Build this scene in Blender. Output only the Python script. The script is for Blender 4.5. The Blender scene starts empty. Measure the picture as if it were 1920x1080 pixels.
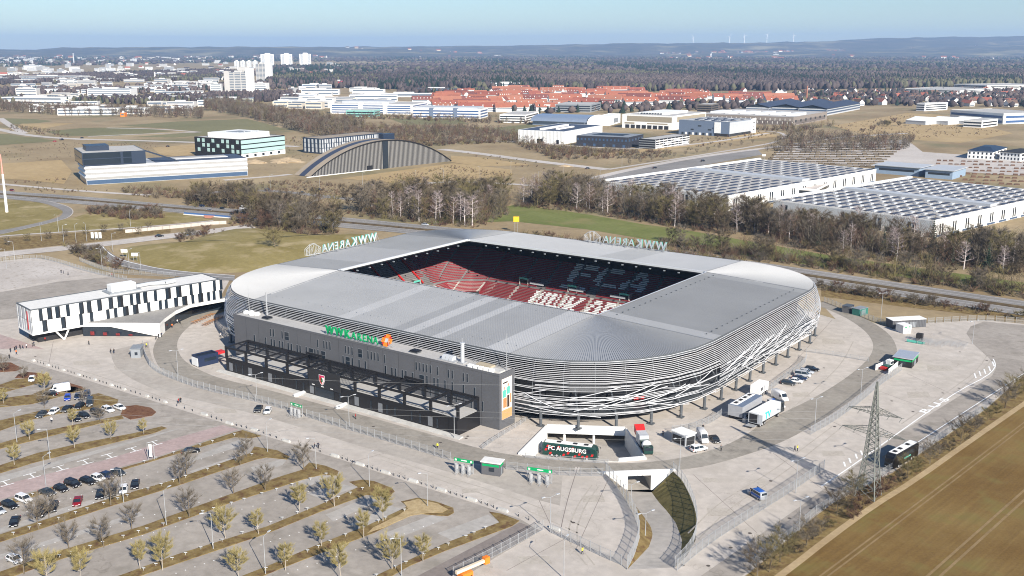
import bpy, math, random
import numpy as np
from mathutils import Vector, Matrix, geometry

# ---------------------------------------------------------------- camera, sky, sun
sc = bpy.context.scene
COL = sc.collection
R = math.radians
CAM = (212.76, -298.89, 100.0)
FOC = 1917.0
PITCH = math.atan2(450.0, FOC)
YAW = R(36.0)
cam = bpy.data.cameras.new('camera'); camo = bpy.data.objects.new('camera', cam); COL.objects.link(camo)
cam.lens = 36.0 * FOC / 1920.0; cam.sensor_width = 36.0
cam.clip_start = 1.0; cam.clip_end = 60000.0
camo.location = CAM; camo.rotation_euler = (math.pi / 2 - PITCH, 0, YAW)
sc.camera = camo
SUN_EL = R(29.0); SUN_AZ = R(-27.5)          # direction towards the sun, seen from the ground
wd = bpy.data.worlds.new('World'); sc.world = wd; wd.use_nodes = True
nt = wd.node_tree; nt.nodes.clear()
sky = nt.nodes.new('ShaderNodeTexSky'); sky.sky_type = 'NISHITA'; sky.sun_disc = False
sky.sun_elevation = SUN_EL; sky.sun_rotation = math.pi / 2 - SUN_AZ
sky.altitude = 0; sky.air_density = 1.0; sky.dust_density = 0.2; sky.ozone_density = 3.0
tint = nt.nodes.new('ShaderNodeMix'); tint.data_type = 'RGBA'; tint.blend_type = 'MULTIPLY'
tint.inputs['Factor'].default_value = 1.0; tint.inputs['B'].default_value = (0.84, 0.97, 1.12, 1)
bg = nt.nodes.new('ShaderNodeBackground'); bg.inputs['Strength'].default_value = 0.062
wo = nt.nodes.new('ShaderNodeOutputWorld')
nt.links.new(sky.outputs[0], tint.inputs['A']); nt.links.new(tint.outputs['Result'], bg.inputs['Color'])
nt.links.new(bg.outputs[0], wo.inputs['Surface'])
sl = bpy.data.lights.new('sun', 'SUN'); sl.energy = 5.0; sl.angle = R(0.5); sl.color = (1.0, 0.93, 0.83)
so = bpy.data.objects.new('sun', sl); COL.objects.link(so)
sdir = Vector((math.cos(SUN_EL) * math.cos(SUN_AZ), math.cos(SUN_EL) * math.sin(SUN_AZ), math.sin(SUN_EL)))
so.rotation_euler = sdir.to_track_quat('Z', 'Y').to_euler(); so.location = (300, -200, 400)
sc.view_settings.view_transform = 'Standard'; sc.view_settings.look = 'None'
sc.view_settings.exposure = 0.80; sc.view_settings.gamma = 1.0; sc.view_settings.use_curve_mapping = False
sc.render.engine = 'CYCLES'
try:
    sc.cycles.volume_step_rate = 1.0; sc.cycles.max_bounces = 6; sc.cycles.transparent_max_bounces = 12
    sc.cycles.diffuse_bounces = 2; sc.cycles.filter_width = 1.05; sc.cycles.glossy_bounces = 2; sc.cycles.volume_bounces = 1
except Exception: pass

# ---------------------------------------------------------------- survey: photo pixel of a ground point -> metres
CP, SP, CYW, SYW = math.cos(PITCH), math.sin(PITCH), math.cos(YAW), math.sin(YAW)
def ray(px, py):
    u, v = px - 960.0, py - 540.0
    dn = v * CP + FOC * SP; fw = FOC * CP - v * SP
    return (u * CYW - fw * SYW, u * SYW + fw * CYW, -dn)
def W(px, py, z=0.0):
    d = ray(px, py); t = (z - CAM[2]) / d[2]
    return Vector((CAM[0] + d[0] * t, CAM[1] + d[1] * t, z))
def WY(px, py, y):                      # point on the plane Y = y
    d = ray(px, py); t = (y - CAM[1]) / d[1]
    return Vector((CAM[0] + d[0] * t, y, CAM[2] + d[2] * t))
def WX(px, py, x):
    d = ray(px, py); t = (x - CAM[0]) / d[0]
    return Vector((x, CAM[1] + d[1] * t, CAM[2] + d[2] * t))
def ppm(py):                            # pixels per metre at ground row py
    return ((py - 540.0) * CP + FOC * SP) / 100.0
def L(pts, z=0.0): return [W(p[0], p[1], z) if len(p) == 2 else Vector((p[1], p[2], z)) for p in pts]

# ---------------------------------------------------------------- materials
MATS = {}
def M(name, col, rough=0.8, metal=0.0, var=0.12, scale=0.3, col2=None, bump=0.0, spec=0.3, scale2=None, emit=0, detail=4):
    if name in MATS: return MATS[name]
    m = bpy.data.materials.new(name); m.use_nodes = True; MATS[name] = m
    t = m.node_tree; b = t.nodes['Principled BSDF']
    b.inputs['Roughness'].default_value = rough; b.inputs['Metallic'].default_value = metal
    b.inputs['Specular IOR Level'].default_value = spec
    if var <= 0 and col2 is None:
        b.inputs['Base Color'].default_value = (*col, 1)
    else:
        g = t.nodes.new('ShaderNodeNewGeometry')
        n = t.nodes.new('ShaderNodeTexNoise'); n.inputs['Scale'].default_value = scale; n.inputs['Detail'].default_value = detail
        n.inputs['Roughness'].default_value = 0.62
        t.links.new(g.outputs['Position'], n.inputs['Vector'])
        src = n.outputs['Fac']
        if scale2:
            n2 = t.nodes.new('ShaderNodeTexNoise'); n2.inputs['Scale'].default_value = scale2; n2.inputs['Detail'].default_value = 3
            t.links.new(g.outputs['Position'], n2.inputs['Vector'])
            ad = t.nodes.new('ShaderNodeMath'); ad.operation = 'MULTIPLY_ADD'; ad.inputs[1].default_value = 0.5
            t.links.new(n2.outputs['Fac'], ad.inputs[0])
            hf = t.nodes.new('ShaderNodeMath'); hf.operation = 'MULTIPLY'; hf.inputs[1].default_value = 0.5
            t.links.new(src, hf.inputs[0]); t.links.new(hf.outputs[0], ad.inputs[2]); src = ad.outputs[0]
        r = t.nodes.new('ShaderNodeValToRGB'); r.color_ramp.elements[0].position = 0.32; r.color_ramp.elements[1].position = 0.68
        c2 = col2 if col2 else tuple(min(1, c * (1 + var)) for c in col)
        c1 = col if col2 else tuple(c * (1 - var) for c in col)
        r.color_ramp.elements[0].color = (*c1, 1); r.color_ramp.elements[1].color = (*c2, 1)
        t.links.new(src, r.inputs['Fac']); t.links.new(r.outputs['Color'], b.inputs['Base Color'])
        if bump > 0:
            bp = t.nodes.new('ShaderNodeBump'); bp.inputs['Strength'].default_value = bump; bp.inputs['Distance'].default_value = 0.1
            t.links.new(src, bp.inputs['Height']); t.links.new(bp.outputs['Normal'], b.inputs['Normal'])
    return m
def P(name, col, rough=0.5, metal=0.0, spec=0.4):
    return M(name, col, rough, metal, var=0.06, scale=0.8, spec=spec)

white = P('white_paint', (0.78, 0.78, 0.76), 0.6)
whitew = M('white_render', (0.70, 0.70, 0.68), 0.85, var=0.06, scale=0.15)
offwhite = M('off_white_wall', (0.60, 0.58, 0.54), 0.85, var=0.08, scale=0.2)
concrete = M('concrete', (0.50, 0.49, 0.46), 0.9, var=0.12, scale=0.5)
concrete_l = M('light_concrete', (0.66, 0.65, 0.62), 0.9, var=0.06, scale=0.6)
darkgrey = M('dark_grey_cladding', (0.10, 0.102, 0.11), 0.7, var=0.10, scale=0.25, scale2=3.0)
black = P('black_steel', (0.012, 0.012, 0.014), 0.45)
blackm = P('black_matt', (0.02, 0.02, 0.022), 0.8)
rubber = P('rubber', (0.015, 0.015, 0.015), 0.9)
glass = P('dark_glass', (0.018, 0.026, 0.036), 0.12, spec=0.6)
glassb = P('blue_glass', (0.05, 0.09, 0.16), 0.15, spec=0.6)
glassg = P('green_glass', (0.36, 0.52, 0.50), 0.25, spec=0.5)
alu = P('aluminium', (0.62, 0.63, 0.65), 0.38, 0.55)
steel = P('galvanised_steel', (0.42, 0.43, 0.44), 0.5, 0.35)
steel_d = P('dark_steel', (0.10, 0.11, 0.12), 0.5, 0.2)
green_s = P('sign_green', (0.0, 0.30, 0.10), 0.5)
teal_s = P('sign_teal', (0.10, 0.42, 0.34), 0.5)
orange = P('orange_panel', (0.75, 0.20, 0.02), 0.5)
redp = P('red_paint', (0.50, 0.02, 0.02), 0.5)
lightgrey = M('light_grey_metal', (0.50, 0.52, 0.54), 0.55, 0.2, var=0.05, scale=0.2)
grey = P('grey_metal', (0.25, 0.27, 0.29), 0.6, 0.1)
bluegrey = P('blue_grey_cladding', (0.13, 0.17, 0.24), 0.6)
solar = P('solar_panel', (0.045, 0.055, 0.085), 0.5, spec=0.25)
wood = M('wood', (0.42, 0.20, 0.08), 0.8, var=0.2, scale=2)
flatroof = M('flat_roof', (0.42, 0.41, 0.39), 0.9, var=0.12, scale=0.12, scale2=1.5)
gravelroof = M('gravel_roof', (0.50, 0.45, 0.41), 0.95, var=0.10, scale=0.2, scale2=2)
bark = M('bark', (0.15, 0.12, 0.085), 0.9, var=0.2, scale=2)
bark_l = M('pale_bark', (0.34, 0.30, 0.25), 0.9, var=0.15, scale=2)
birchbark = M('birch_bark', (0.58, 0.52, 0.50), 0.85, var=0.15, scale=2)
tw_brown = M('brown_twigs', (0.092, 0.072, 0.047), 0.95, var=0.35, scale=0.08)
tw_grey = M('grey_twigs', (0.142, 0.120, 0.092), 0.95, var=0.25, scale=0.08)
tw_red = M('red_brown_twigs', (0.109, 0.064, 0.044), 0.95, var=0.3, scale=0.08)
tw_olive = M('olive_twigs', (0.142, 0.118, 0.052), 0.95, var=0.3, scale=0.08)
tw_yellow = M('budding_twigs', (0.30, 0.25, 0.105), 0.95, var=0.2, scale=0.4)
tw_birch = M('birch_twigs', (0.32, 0.26, 0.25), 0.95, var=0.15, scale=0.2)
needles = M('needles', (0.022, 0.040, 0.022), 0.9, var=0.35, scale=0.3)
skin = P('skin', (0.45, 0.26, 0.18), 0.6)
hair = P('hair', (0.04, 0.025, 0.015), 0.7)

# ---------------------------------------------------------------- mesh helpers
class MB:
    def __init__(s): s.v = []; s.f = []; s.m = []; s.mats = []
    def mi(s, mat):
        if mat not in s.mats: s.mats.append(mat)
        return s.mats.index(mat)
    def quad(s, a, b, c, d, mat=None):
        n = len(s.v); s.v += [tuple(a), tuple(b), tuple(c), tuple(d)]; s.f.append((n, n + 1, n + 2, n + 3)); s.m.append(s.mi(mat))
    def poly(s, pts, mat=None):
        n = len(s.v); s.v += [tuple(p) for p in pts]; s.f.append(tuple(range(n, n + len(pts)))); s.m.append(s.mi(mat))
    def box(s, x0, x1, y0, y1, z0, z1, mat=None, rz=0, o=(0, 0), tx=0.0, ty=0.0):
        c, q = math.cos(rz), math.sin(rz); n = len(s.v)
        for (x, y, z) in ((x0, y0, z0), (x1, y0, z0), (x1, y1, z0), (x0, y1, z0), (x0 + tx, y0 + ty, z1), (x1 - tx, y0 + ty, z1), (x1 - tx, y1 - ty, z1), (x0 + tx, y1 - ty, z1)):
            s.v.append((o[0] + x * c - y * q, o[1] + x * q + y * c, z))
        k = s.mi(mat)
        for f in ((3, 2, 1, 0), (4, 5, 6, 7), (0, 1, 5, 4), (1, 2, 6, 5), (2, 3, 7, 6), (3, 0, 4, 7)):
            s.f.append(tuple(n + i for i in f)); s.m.append(k)
    def prism(s, pts, z0, z1, mat=None, top=True, bot=False, topmat=None):
        n = len(pts); k = s.mi(mat); b = len(s.v)
        s.v += [(p[0], p[1], z0) for p in pts] + [(p[0], p[1], z1) for p in pts]
        for i in range(n):
            j = (i + 1) % n; s.f.append((b + i, b + j, b + n + j, b + n + i)); s.m.append(k)
        if top:
            for t in geometry.tessellate_polygon([[Vector((p[0], p[1], 0)) for p in pts]]):
                s.f.append(tuple(b + n + i for i in t)); s.m.append(s.mi(topmat or mat))
        if bot: s.f.append(tuple(b + i for i in reversed(range(n)))); s.m.append(k)
    def tube(s, a, b, r0, r1=None, n=4, mat=None, cap=False):
        a = Vector(a); b = Vector(b); d = b - a
        if d.length < 1e-6: return
        r1 = r0 if r1 is None else r1
        d.normalize(); u = d.orthogonal().normalized() if abs(d.z) > 0.99 else d.cross(Vector((0, 0, 1))).normalized(); w = d.cross(u)
        k = len(s.v); mi = s.mi(mat)
        for (p, r) in ((a, r0), (b, r1)):
            for i in range(n):
                t = 2 * math.pi * (i + .5) / n; q = p + (u * math.cos(t) + w * math.sin(t)) * r; s.v.append((q.x, q.y, q.z))
        for i in range(n):
            j = (i + 1) % n; s.f.append((k + i, k + j, k + n + j, k + n + i)); s.m.append(mi)
        if cap: s.f.append(tuple(k + n + i for i in range(n))); s.m.append(mi); s.f.append(tuple(k + i for i in reversed(range(n)))); s.m.append(mi)
    def path(s, pts, r, n=4, mat=None):
        for a, b in zip(pts[:-1], pts[1:]): s.tube(a, b, r, r, n, mat)
    def ribbon(s, a, b, w, mat=None, rnd=random):
        a = Vector(a); b = Vector(b); d = b - a; u = d.cross(Vector((rnd.uniform(-1, 1), rnd.uniform(-1, 1), rnd.uniform(-1, 1))))
        if u.length < 1e-6: return
        u = u.normalized() * w * 0.5; s.quad(a - u, a + u, b + u * .4, b - u * .4, mat)
    def sphere(s, c, r, n=8, m=5, mat=None, sz=1.0):
        k = len(s.v); mi = s.mi(mat)
        for i in range(m + 1):
            t = math.pi * i / m
            for j in range(n):
                f = 2 * math.pi * j / n; s.v.append((c[0] + r * math.sin(t) * math.cos(f), c[1] + r * math.sin(t) * math.sin(f), c[2] + r * sz * math.cos(t)))
        for i in range(m):
            for j in range(n):
                q = (j + 1) % n; s.f.append((k + i * n + j, k + (i + 1) * n + j, k + (i + 1) * n + q, k + i * n + q)); s.m.append(mi)
    def mesh(s, name, mat=None, smooth=False):
        me = bpy.data.meshes.new(name); me.from_pydata(s.v, [], s.f)
        ms = [m if m else mat for m in s.mats] or [mat]
        for m in ms: me.materials.append(m)
        if len(ms) > 1: me.polygons.foreach_set('material_index', s.m)
        if smooth: me.polygons.foreach_set('use_smooth', [True] * len(s.f))
        me.update(); return me
    def build(s, name, mat=None, parent=None, loc=None, rz=0, smooth=False):
        return obj(name, s.mesh(name, mat, smooth), parent, loc, rz)
def obj(name, me, parent=None, loc=None, rz=0):
    o = bpy.data.objects.new(name, me); COL.objects.link(o)
    if parent is not None: o.parent = parent
    if loc is not None: o.location = loc
    if rz: o.rotation_euler = (0, 0, rz)
    return o
def tag(o, label=None, cat=None, group=None, kind=None):
    if label: o['label'] = label
    if cat: o['category'] = cat
    if group: o['group'] = group
    if kind: o['kind'] = kind
    return o
def thing(name, label, cat, loc=(0, 0, 0), rz=0, group=None):
    return tag(obj(name, None, None, (loc[0], loc[1], loc[2] if len(loc) > 2 else 0), rz), label, cat, group)
CH = {}
def copy_tree(o, parent=None, loc=None, rz=None, label=None, group=None, scale=None):
    c = o.copy(); COL.objects.link(c)
    if parent is not None: c.parent = parent
    if loc is not None: c.location = loc
    if rz is not None: c.rotation_euler = (0, 0, rz)
    if scale is not None: c.scale = scale if hasattr(scale, '__len__') else (scale,) * 3
    if label: c['label'] = label
    if group: c['group'] = group
    if o.name not in CH: CH[o.name] = list(o.children)
    kids = CH[o.name]
    for k in kids: copy_tree(k, c)
    return c
UC = {}
def cube(name, mat, parent, x0, x1, y0, y1, z0, z1, rz=0):          # a box-shaped part; alike parts share one mesh
    k = mat.name
    if k not in UC:
        b = MB(); b.box(-.5, .5, -.5, .5, -.5, .5, mat); UC[k] = b.mesh('box_' + k, mat)
    o = bpy.data.objects.new(name, UC[k]); COL.objects.link(o)
    if parent is not None: o.parent = parent
    o.location = ((x0 + x1) / 2, (y0 + y1) / 2, (z0 + z1) / 2); o.scale = (abs(x1 - x0), abs(y1 - y0), abs(z1 - z0))
    if rz: o.rotation_euler = (0, 0, rz)
    return o
def sheet(name, pts, z, mat, holes=(), kind='structure', label=None):
    loops = [[Vector((p[0], p[1], 0)) for p in pts]] + [[Vector((p[0], p[1], 0)) for p in h] for h in holes]
    flat = [p for l in loops for p in l]; b = MB(); b.v = [(p.x, p.y, z) for p in flat]
    for t in geometry.tessellate_polygon(loops):
        a, bb, c = (flat[i] for i in t)
        if (bb - a).cross(c - a).z < 0: t = tuple(reversed(t))
        b.f.append(tuple(t)); b.m.append(0)
    b.mats = [mat]; o = b.build(name, mat); tag(o, label, None, None, kind); return o
def resample(pts, n):
    ds = [0]
    for a, b in zip(pts[:-1], pts[1:]): ds.append(ds[-1] + (b - a).length)
    out = []; j = 0
    for i in range(n + 1):
        t = ds[-1] * i / n
        while j < len(ds) - 2 and ds[j + 1] < t: j += 1
        f = (t - ds[j]) / max(1e-9, ds[j + 1] - ds[j]); out.append(pts[j].lerp(pts[j + 1], min(1, max(0, f))))
    return out
def smooth(pts, it=2):
    for _ in range(it):
        o = [pts[0]]
        for a, b in zip(pts[:-1], pts[1:]): o += [a.lerp(b, .25), a.lerp(b, .75)]
        pts = o + [pts[-1]]
    return pts
def band(name, A, B, z, mat, kind='structure', n=60, label=None):    # strip of ground between two lines
    a = resample(smooth(L(A)), n); b = resample(smooth(L(B)), n); m = MB()
    m.v = [(p.x, p.y, z) for p in a + b]
    for i in range(n):
        f = (i, i + 1, n + 2 + i, n + 1 + i)
        if (Vector(m.v[f[1]]) - Vector(m.v[f[0]])).cross(Vector(m.v[f[2]]) - Vector(m.v[f[0]])).z < 0: f = f[::-1]
        m.f.append(f); m.m.append(0)
    m.mats = [mat]; return tag(m.build(name, mat), label, None, None, kind)
def line(name, pts, w, z, mat, kind='structure', sm=2, parent=None, world=False):
    p = smooth(pts if world else L(pts), sm); m = MB(); prev = None
    for i, q in enumerate(p):
        d = (p[min(i + 1, len(p) - 1)] - p[max(i - 1, 0)]); d.z = 0; d.normalize(); nrm = Vector((-d.y, d.x, 0)) * w / 2
        cur = ((q.x + nrm.x, q.y + nrm.y, z), (q.x - nrm.x, q.y - nrm.y, z))
        if prev: m.quad(prev[0], prev[1], cur[1], cur[0], mat)
        prev = cur
    o = m.build(name, mat, parent)
    if parent is None: tag(o, kind=kind)
    return o
def text_mesh(s, size, depth, mat, name='lettering', bold=0.0, align='LEFT'):
    cu = bpy.data.curves.new(name, 'FONT'); cu.body = s; cu.size = size; cu.extrude = depth / 2; cu.offset = bold; cu.align_x = align
    cu.resolution_u = 3
    o = bpy.data.objects.new(name, cu); COL.objects.link(o)
    me = bpy.data.meshes.new_from_object(o.evaluated_get(bpy.context.evaluated_depsgraph_get()))
    bpy.data.objects.remove(o); bpy.data.curves.remove(cu)
    me.materials.clear(); me.materials.append(mat); return me
rnd = random.Random(7)
def ordw(n):
    a = ['first', 'second', 'third', 'fourth', 'fifth', 'sixth', 'seventh', 'eighth', 'ninth', 'tenth', 'eleventh', 'twelfth', 'thirteenth', 'fourteenth', 'fifteenth', 'sixteenth', 'seventeenth', 'eighteenth', 'nineteenth']
    if n < 19: return a[n]
    t = {2: ('twentieth', 'twenty-'), 3: ('thirtieth', 'thirty-'), 4: ('fortieth', 'forty-'), 5: ('fiftieth', 'fifty-'), 6: ('sixtieth', 'sixty-')}[(n + 1) // 10]
    return t[0] if (n + 1) % 10 == 0 else t[1] + a[(n + 1) % 10 - 1]
def rank(pts, i): return sum(1 for j, p in enumerate(pts) if (p[0], j) < (pts[i][0], i))
def in_poly(p, poly):
    c = False; j = len(poly) - 1
    for i in range(len(poly)):
        a, b = poly[i], poly[j]
        if (a[1] > p[1]) != (b[1] > p[1]) and p[0] < (b[0] - a[0]) * (p[1] - a[1]) / (b[1] - a[1]) + a[0]: c = not c
        j = i
    return c
# ---------------------------------------------------------------- ground
def gmat(name, c1, c2, s1, s2, rough=0.95, c3=None, cracks=False, sc3=0.5):
    m = bpy.data.materials.new(name); m.use_nodes = True; MATS[name] = m; t = m.node_tree; b = t.nodes['Principled BSDF']
    b.inputs['Roughness'].default_value = rough; b.inputs['Specular IOR Level'].default_value = 0.15
    g = t.nodes.new('ShaderNodeNewGeometry')
    def noise(s, d=5):
        n = t.nodes.new('ShaderNodeTexNoise'); n.inputs['Scale'].default_value = s; n.inputs['Detail'].default_value = d; n.inputs['Roughness'].default_value = .6
        t.links.new(g.outputs['Position'], n.inputs['Vector']); return n.outputs['Fac']
    def ramp(src, a, bb, p0=.35, p1=.65):
        r = t.nodes.new('ShaderNodeValToRGB'); r.color_ramp.elements[0].position = p0; r.color_ramp.elements[1].position = p1
        r.color_ramp.elements[0].color = (*a, 1); r.color_ramp.elements[1].color = (*bb, 1); t.links.new(src, r.inputs['Fac']); return r.outputs['Color']
    col = ramp(noise(s1), c1, c2)
    fine = ramp(noise(s2, 3), (.88, .88, .88), (1.1, 1.1, 1.1), .3, .7)
    mx = t.nodes.new('ShaderNodeMix'); mx.data_type = 'RGBA'; mx.blend_type = 'MULTIPLY'; mx.inputs['Factor'].default_value = 1
    t.links.new(col, mx.inputs['A']); t.links.new(fine, mx.inputs['B']); out = mx.outputs['Result']
    if c3:
        m3 = t.nodes.new('ShaderNodeMix'); m3.data_type = 'RGBA'
        f3 = ramp(noise(sc3, 4), (0, 0, 0), (1, 1, 1), .52, .70)
        t.links.new(f3, m3.inputs['Factor']); t.links.new(out, m3.inputs['A']); m3.inputs['B'].default_value = (*c3, 1); out = m3.outputs['Result']
    if cracks:
        vo = t.nodes.new('ShaderNodeTexVoronoi'); vo.feature = 'DISTANCE_TO_EDGE'; vo.inputs['Scale'].default_value = 0.045
        nz = t.nodes.new('ShaderNodeTexNoise'); nz.inputs['Scale'].default_value = 0.12; nz.inputs['Detail'].default_value = 4
        t.links.new(g.outputs['Position'], nz.inputs['Vector'])
        va = t.nodes.new('ShaderNodeVectorMath'); va.operation = 'MULTIPLY_ADD'; va.inputs[1].default_value = (22, 22, 0)
        t.links.new(nz.outputs['Color'], va.inputs[0]); t.links.new(g.outputs['Position'], va.inputs[2]); t.links.new(va.outputs[0], vo.inputs['Vector'])
        cr = ramp(vo.outputs['Distance'], (.55, .53, .5), (1, 1, 1), 0.0, 0.006)
        m4 = t.nodes.new('ShaderNodeMix'); m4.data_type = 'RGBA'; m4.blend_type = 'MULTIPLY'; m4.inputs['Factor'].default_value = .38
        t.links.new(out, m4.inputs['A']); t.links.new(cr, m4.inputs['B']); out = m4.outputs['Result']
    t.links.new(out, b.inputs['Base Color']); return m
g_base = gmat('dry_ground', (0.24, 0.178, 0.10), (0.37, 0.29, 0.175), 0.010, 0.25, c3=(0.175, 0.16, 0.085), sc3=0.011)
g_plaza = gmat('plaza_paving', (0.445, 0.402, 0.355), (0.50, 0.455, 0.405), 0.03, 0.35, c3=(0.41, 0.37, 0.322), cracks=True, sc3=0.10)
g_ring = gmat('ring_asphalt', (0.26, 0.235, 0.20), (0.315, 0.29, 0.25), 0.05, 0.6, c3=(0.22, 0.20, 0.17), cracks=True, sc3=0.2)
g_beige = gmat('beige_paving', (0.355, 0.32, 0.28), (0.41, 0.375, 0.33), 0.05, 0.5)
g_park = gmat('parking_asphalt', (0.295, 0.265, 0.232), (0.36, 0.325, 0.285), 0.06, 0.5, c3=(0.25, 0.225, 0.192), cracks=True, sc3=0.15)
g_bay = gmat('parking_bay_paving', (0.35, 0.33, 0.30), (0.41, 0.385, 0.355), 0.08, 0.7)
g_pink = gmat('pink_paving', (0.36, 0.27, 0.25), (0.42, 0.33, 0.31), 0.06, 0.9, c3=(0.31, 0.25, 0.235), sc3=0.25)
g_mauve = gmat('dark_path', (0.20, 0.17, 0.155), (0.24, 0.21, 0.19), 0.08, 0.9)
g_turf = gmat('winter_turf', (0.145, 0.098, 0.038), (0.25, 0.185, 0.08), 0.45, 1.6, c3=(0.105, 0.055, 0.032), sc3=0.5)
g_mulch = gmat('bark_mulch', (0.115, 0.05, 0.03), (0.19, 0.10, 0.055), 0.5, 2.0)
g_meadow = gmat('meadow', (0.20, 0.16, 0.055), (0.275, 0.225, 0.095), 0.03, 0.5, c3=(0.36, 0.29, 0.16), sc3=0.07)
g_green = gmat('green_meadow', (0.125, 0.145, 0.04), (0.175, 0.19, 0.065), 0.03, 0.4, c3=(0.21, 0.19, 0.08), sc3=0.04)
g_crop = gmat('green_crop', (0.165, 0.155, 0.075), (0.20, 0.185, 0.095), 0.01, 0.2)
g_tan = gmat('stubble', (0.36, 0.26, 0.13), (0.42, 0.31, 0.165), 0.02, 0.2)
g_road = gmat('road_asphalt', (0.20, 0.19, 0.18), (0.27, 0.255, 0.24), 0.02, 0.4)
g_road_l = gmat('pale_road', (0.44, 0.40, 0.36), (0.52, 0.48, 0.44), 0.02, 0.4)
g_gravel = gmat('gravel_lot', (0.42, 0.38, 0.34), (0.52, 0.48, 0.44), 0.05, 0.5, c3=(0.27, 0.235, 0.19), sc3=0.5)
g_slope = gmat('rough_grass', (0.14, 0.12, 0.045), (0.20, 0.165, 0.07), 0.3, 1.5, c3=(0.09, 0.078, 0.032), sc3=0.8)
m_line = P('road_paint', (0.78, 0.78, 0.76), 0.7)

DEP = -4.6
BOWL = []
for (cx, cy, a0) in ((60, 42, 0), (-60, 42, 90), (-60, -42, 180), (60, -42, 270)):
    for i in range(7):
        a = R(a0 + 15 * i); BOWL.append((cx + 14 * math.cos(a), cy + 14 * math.sin(a)))
PIT = [W(*p) for p in ((1026, 801), (1172, 806), (1209, 862), (1160, 866), (1070, 862), (975, 853))]
RAMP_L = L([(1136, 889), (1160, 918), (1180, 950), (1194, 978), (1200, 1007), (1190, 1040), (1176, 1068)])
RAMP_R = L([(1262, 884), (1279, 900), (1297, 935), (1308, 973), (1304, 1013), (1288, 1042), (1265, 1064)])
RAMP = RAMP_L + RAMP_R[::-1]
HOLES = [BOWL, PIT, RAMP]
S = 22000
sheet('ground', [(-S, -S / 8), (S, -S / 8), (S, S), (-S, S)], 0.0, g_base, HOLES)
plaza = L([(-900, 640), (-120, 522), (0, 490), (65, 483), (97, 488), (170, 508), (240, 526), (330, 522), (430, 526)]) + [Vector(p) for p in ((-104, -60, 0), (-108, 20, 0), (-98, 78, 0), (-40, 90, 0), (60, 90, 0), (92, 76, 0))] + \
    L([(1540, 570), (1592, 588), (1640, 606), (1668, 614), (1738, 606), (1845, 600), (1920, 607), (2150, 625), (2150, 560 + 60), (2060, 640), (1920, 703), (1847, 768), (1787, 808), (1673, 886), (1547, 950), (1477, 1012), (1420, 1062), (1330, 1130), (1300, 1300), (-1500, 1300)])
sheet('plaza_pavement', plaza, 0.012, g_plaza, HOLES)
RING_I = [(425, 578), (365, 603), (340, 625), (330, 645), (337, 667), (353, 683), (393, 703), (430, 714), (500, 730), (620, 763), (700, 784), (827, 820), (900, 842), (980, 857), (1080, 866), (1160, 870), (1250, 864), (1317, 850), (1380, 828), (1440, 787), (1540, 740), (1613, 690), (1640, 657), (1633, 630), (1600, 603), (1557, 582), (1525, 570)]
RING_O = [(405, 560), (330, 600), (300, 625), (287, 650), (287, 667), (300, 693), (333, 710), (383, 728), (480, 749), (633, 797), (767, 837), (853, 863), (947, 877), (1067, 884), (1133, 886), (1262, 882), (1317, 877), (1400, 853), (1467, 830), (1533, 793), (1593, 753), (1643, 713), (1680, 670), (1683, 653), (1670, 627), (1630, 600), (1580, 580), (1545, 566)]
band('ring_road', RING_I, RING_O, 0.024, g_ring, n=120)
band('promenade', [(278, 640), (283, 668), (297, 697), (333, 713), (383, 731), (480, 752), (633, 800), (767, 840), (853, 866), (947, 880), (1055, 891)],
     [(207, 658), (213, 685), (240, 708), (300, 735), (400, 757), (530, 790), (700, 845), (850, 887), (960, 922), (1010, 938), (1050, 948)], 0.020, g_beige, n=80)
sheet('car_park', L([(-900, 700), (-100, 640), (0, 662), (63, 682), (148, 708), (233, 735), (310, 759), (383, 782), (477, 811), (640, 862), (775, 907), (885, 942), (975, 973), (1013, 996), (905, 1060), (700, 1190), (-1200, 1190)]), 0.022, g_park)
line('drain_channel', [(1083, 876), (1078, 893), (1068, 930), (1058, 970), (1054, 990)], 1.1, 0.03, g_plaza, sm=1)
line('drain_channel', [(1083, 876), (1078, 893), (1066, 930), (1056, 970), (1052, 990)], 0.18, 0.034, g_mauve, sm=1)
# parking bays, slightly lighter paving along the planted strips
for q in ([(0, 893), (60, 877), (300, 812), (350, 800), (0, 905)], [(455, 822), (470, 830), (330, 876), (330, 868)], [(355, 884), (372, 892), (452, 866), (440, 856)],
          [(470, 876), (540, 858), (530, 872), (480, 888)], [(545, 895), (620, 892), (580, 912), (560, 905)], [(575, 925), (640, 908), (670, 914), (600, 935)],
          [(610, 965), (700, 928), (714, 938), (625, 978)], [(650, 985), (730, 948), (770, 958), (700, 985)], [(720, 1000), (810, 966), (840, 972), (740, 1012)], [(820, 1000), (915, 965), (937, 980), (850, 1014)],
          [(0, 990), (100, 958), (230, 920), (240, 925), (110, 965), (0, 1000)], [(0, 1040), (150, 995), (260, 960), (270, 966), (150, 1003), (0, 1050)]):
    sheet('parking_bay', L(q), 0.028, g_bay)
sheet('pink_path', L([(-60, 926), (0, 911), (50, 898), (200, 862), (300, 830), (417, 797), (447, 805), (283, 860), (108, 908), (0, 937), (-60, 952)]), 0.028, g_pink)
sheet('dark_path', L([(975, 980), (1014, 995), (930, 1042), (830, 1095), (745, 1100)]), 0.028, g_mauve)
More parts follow.
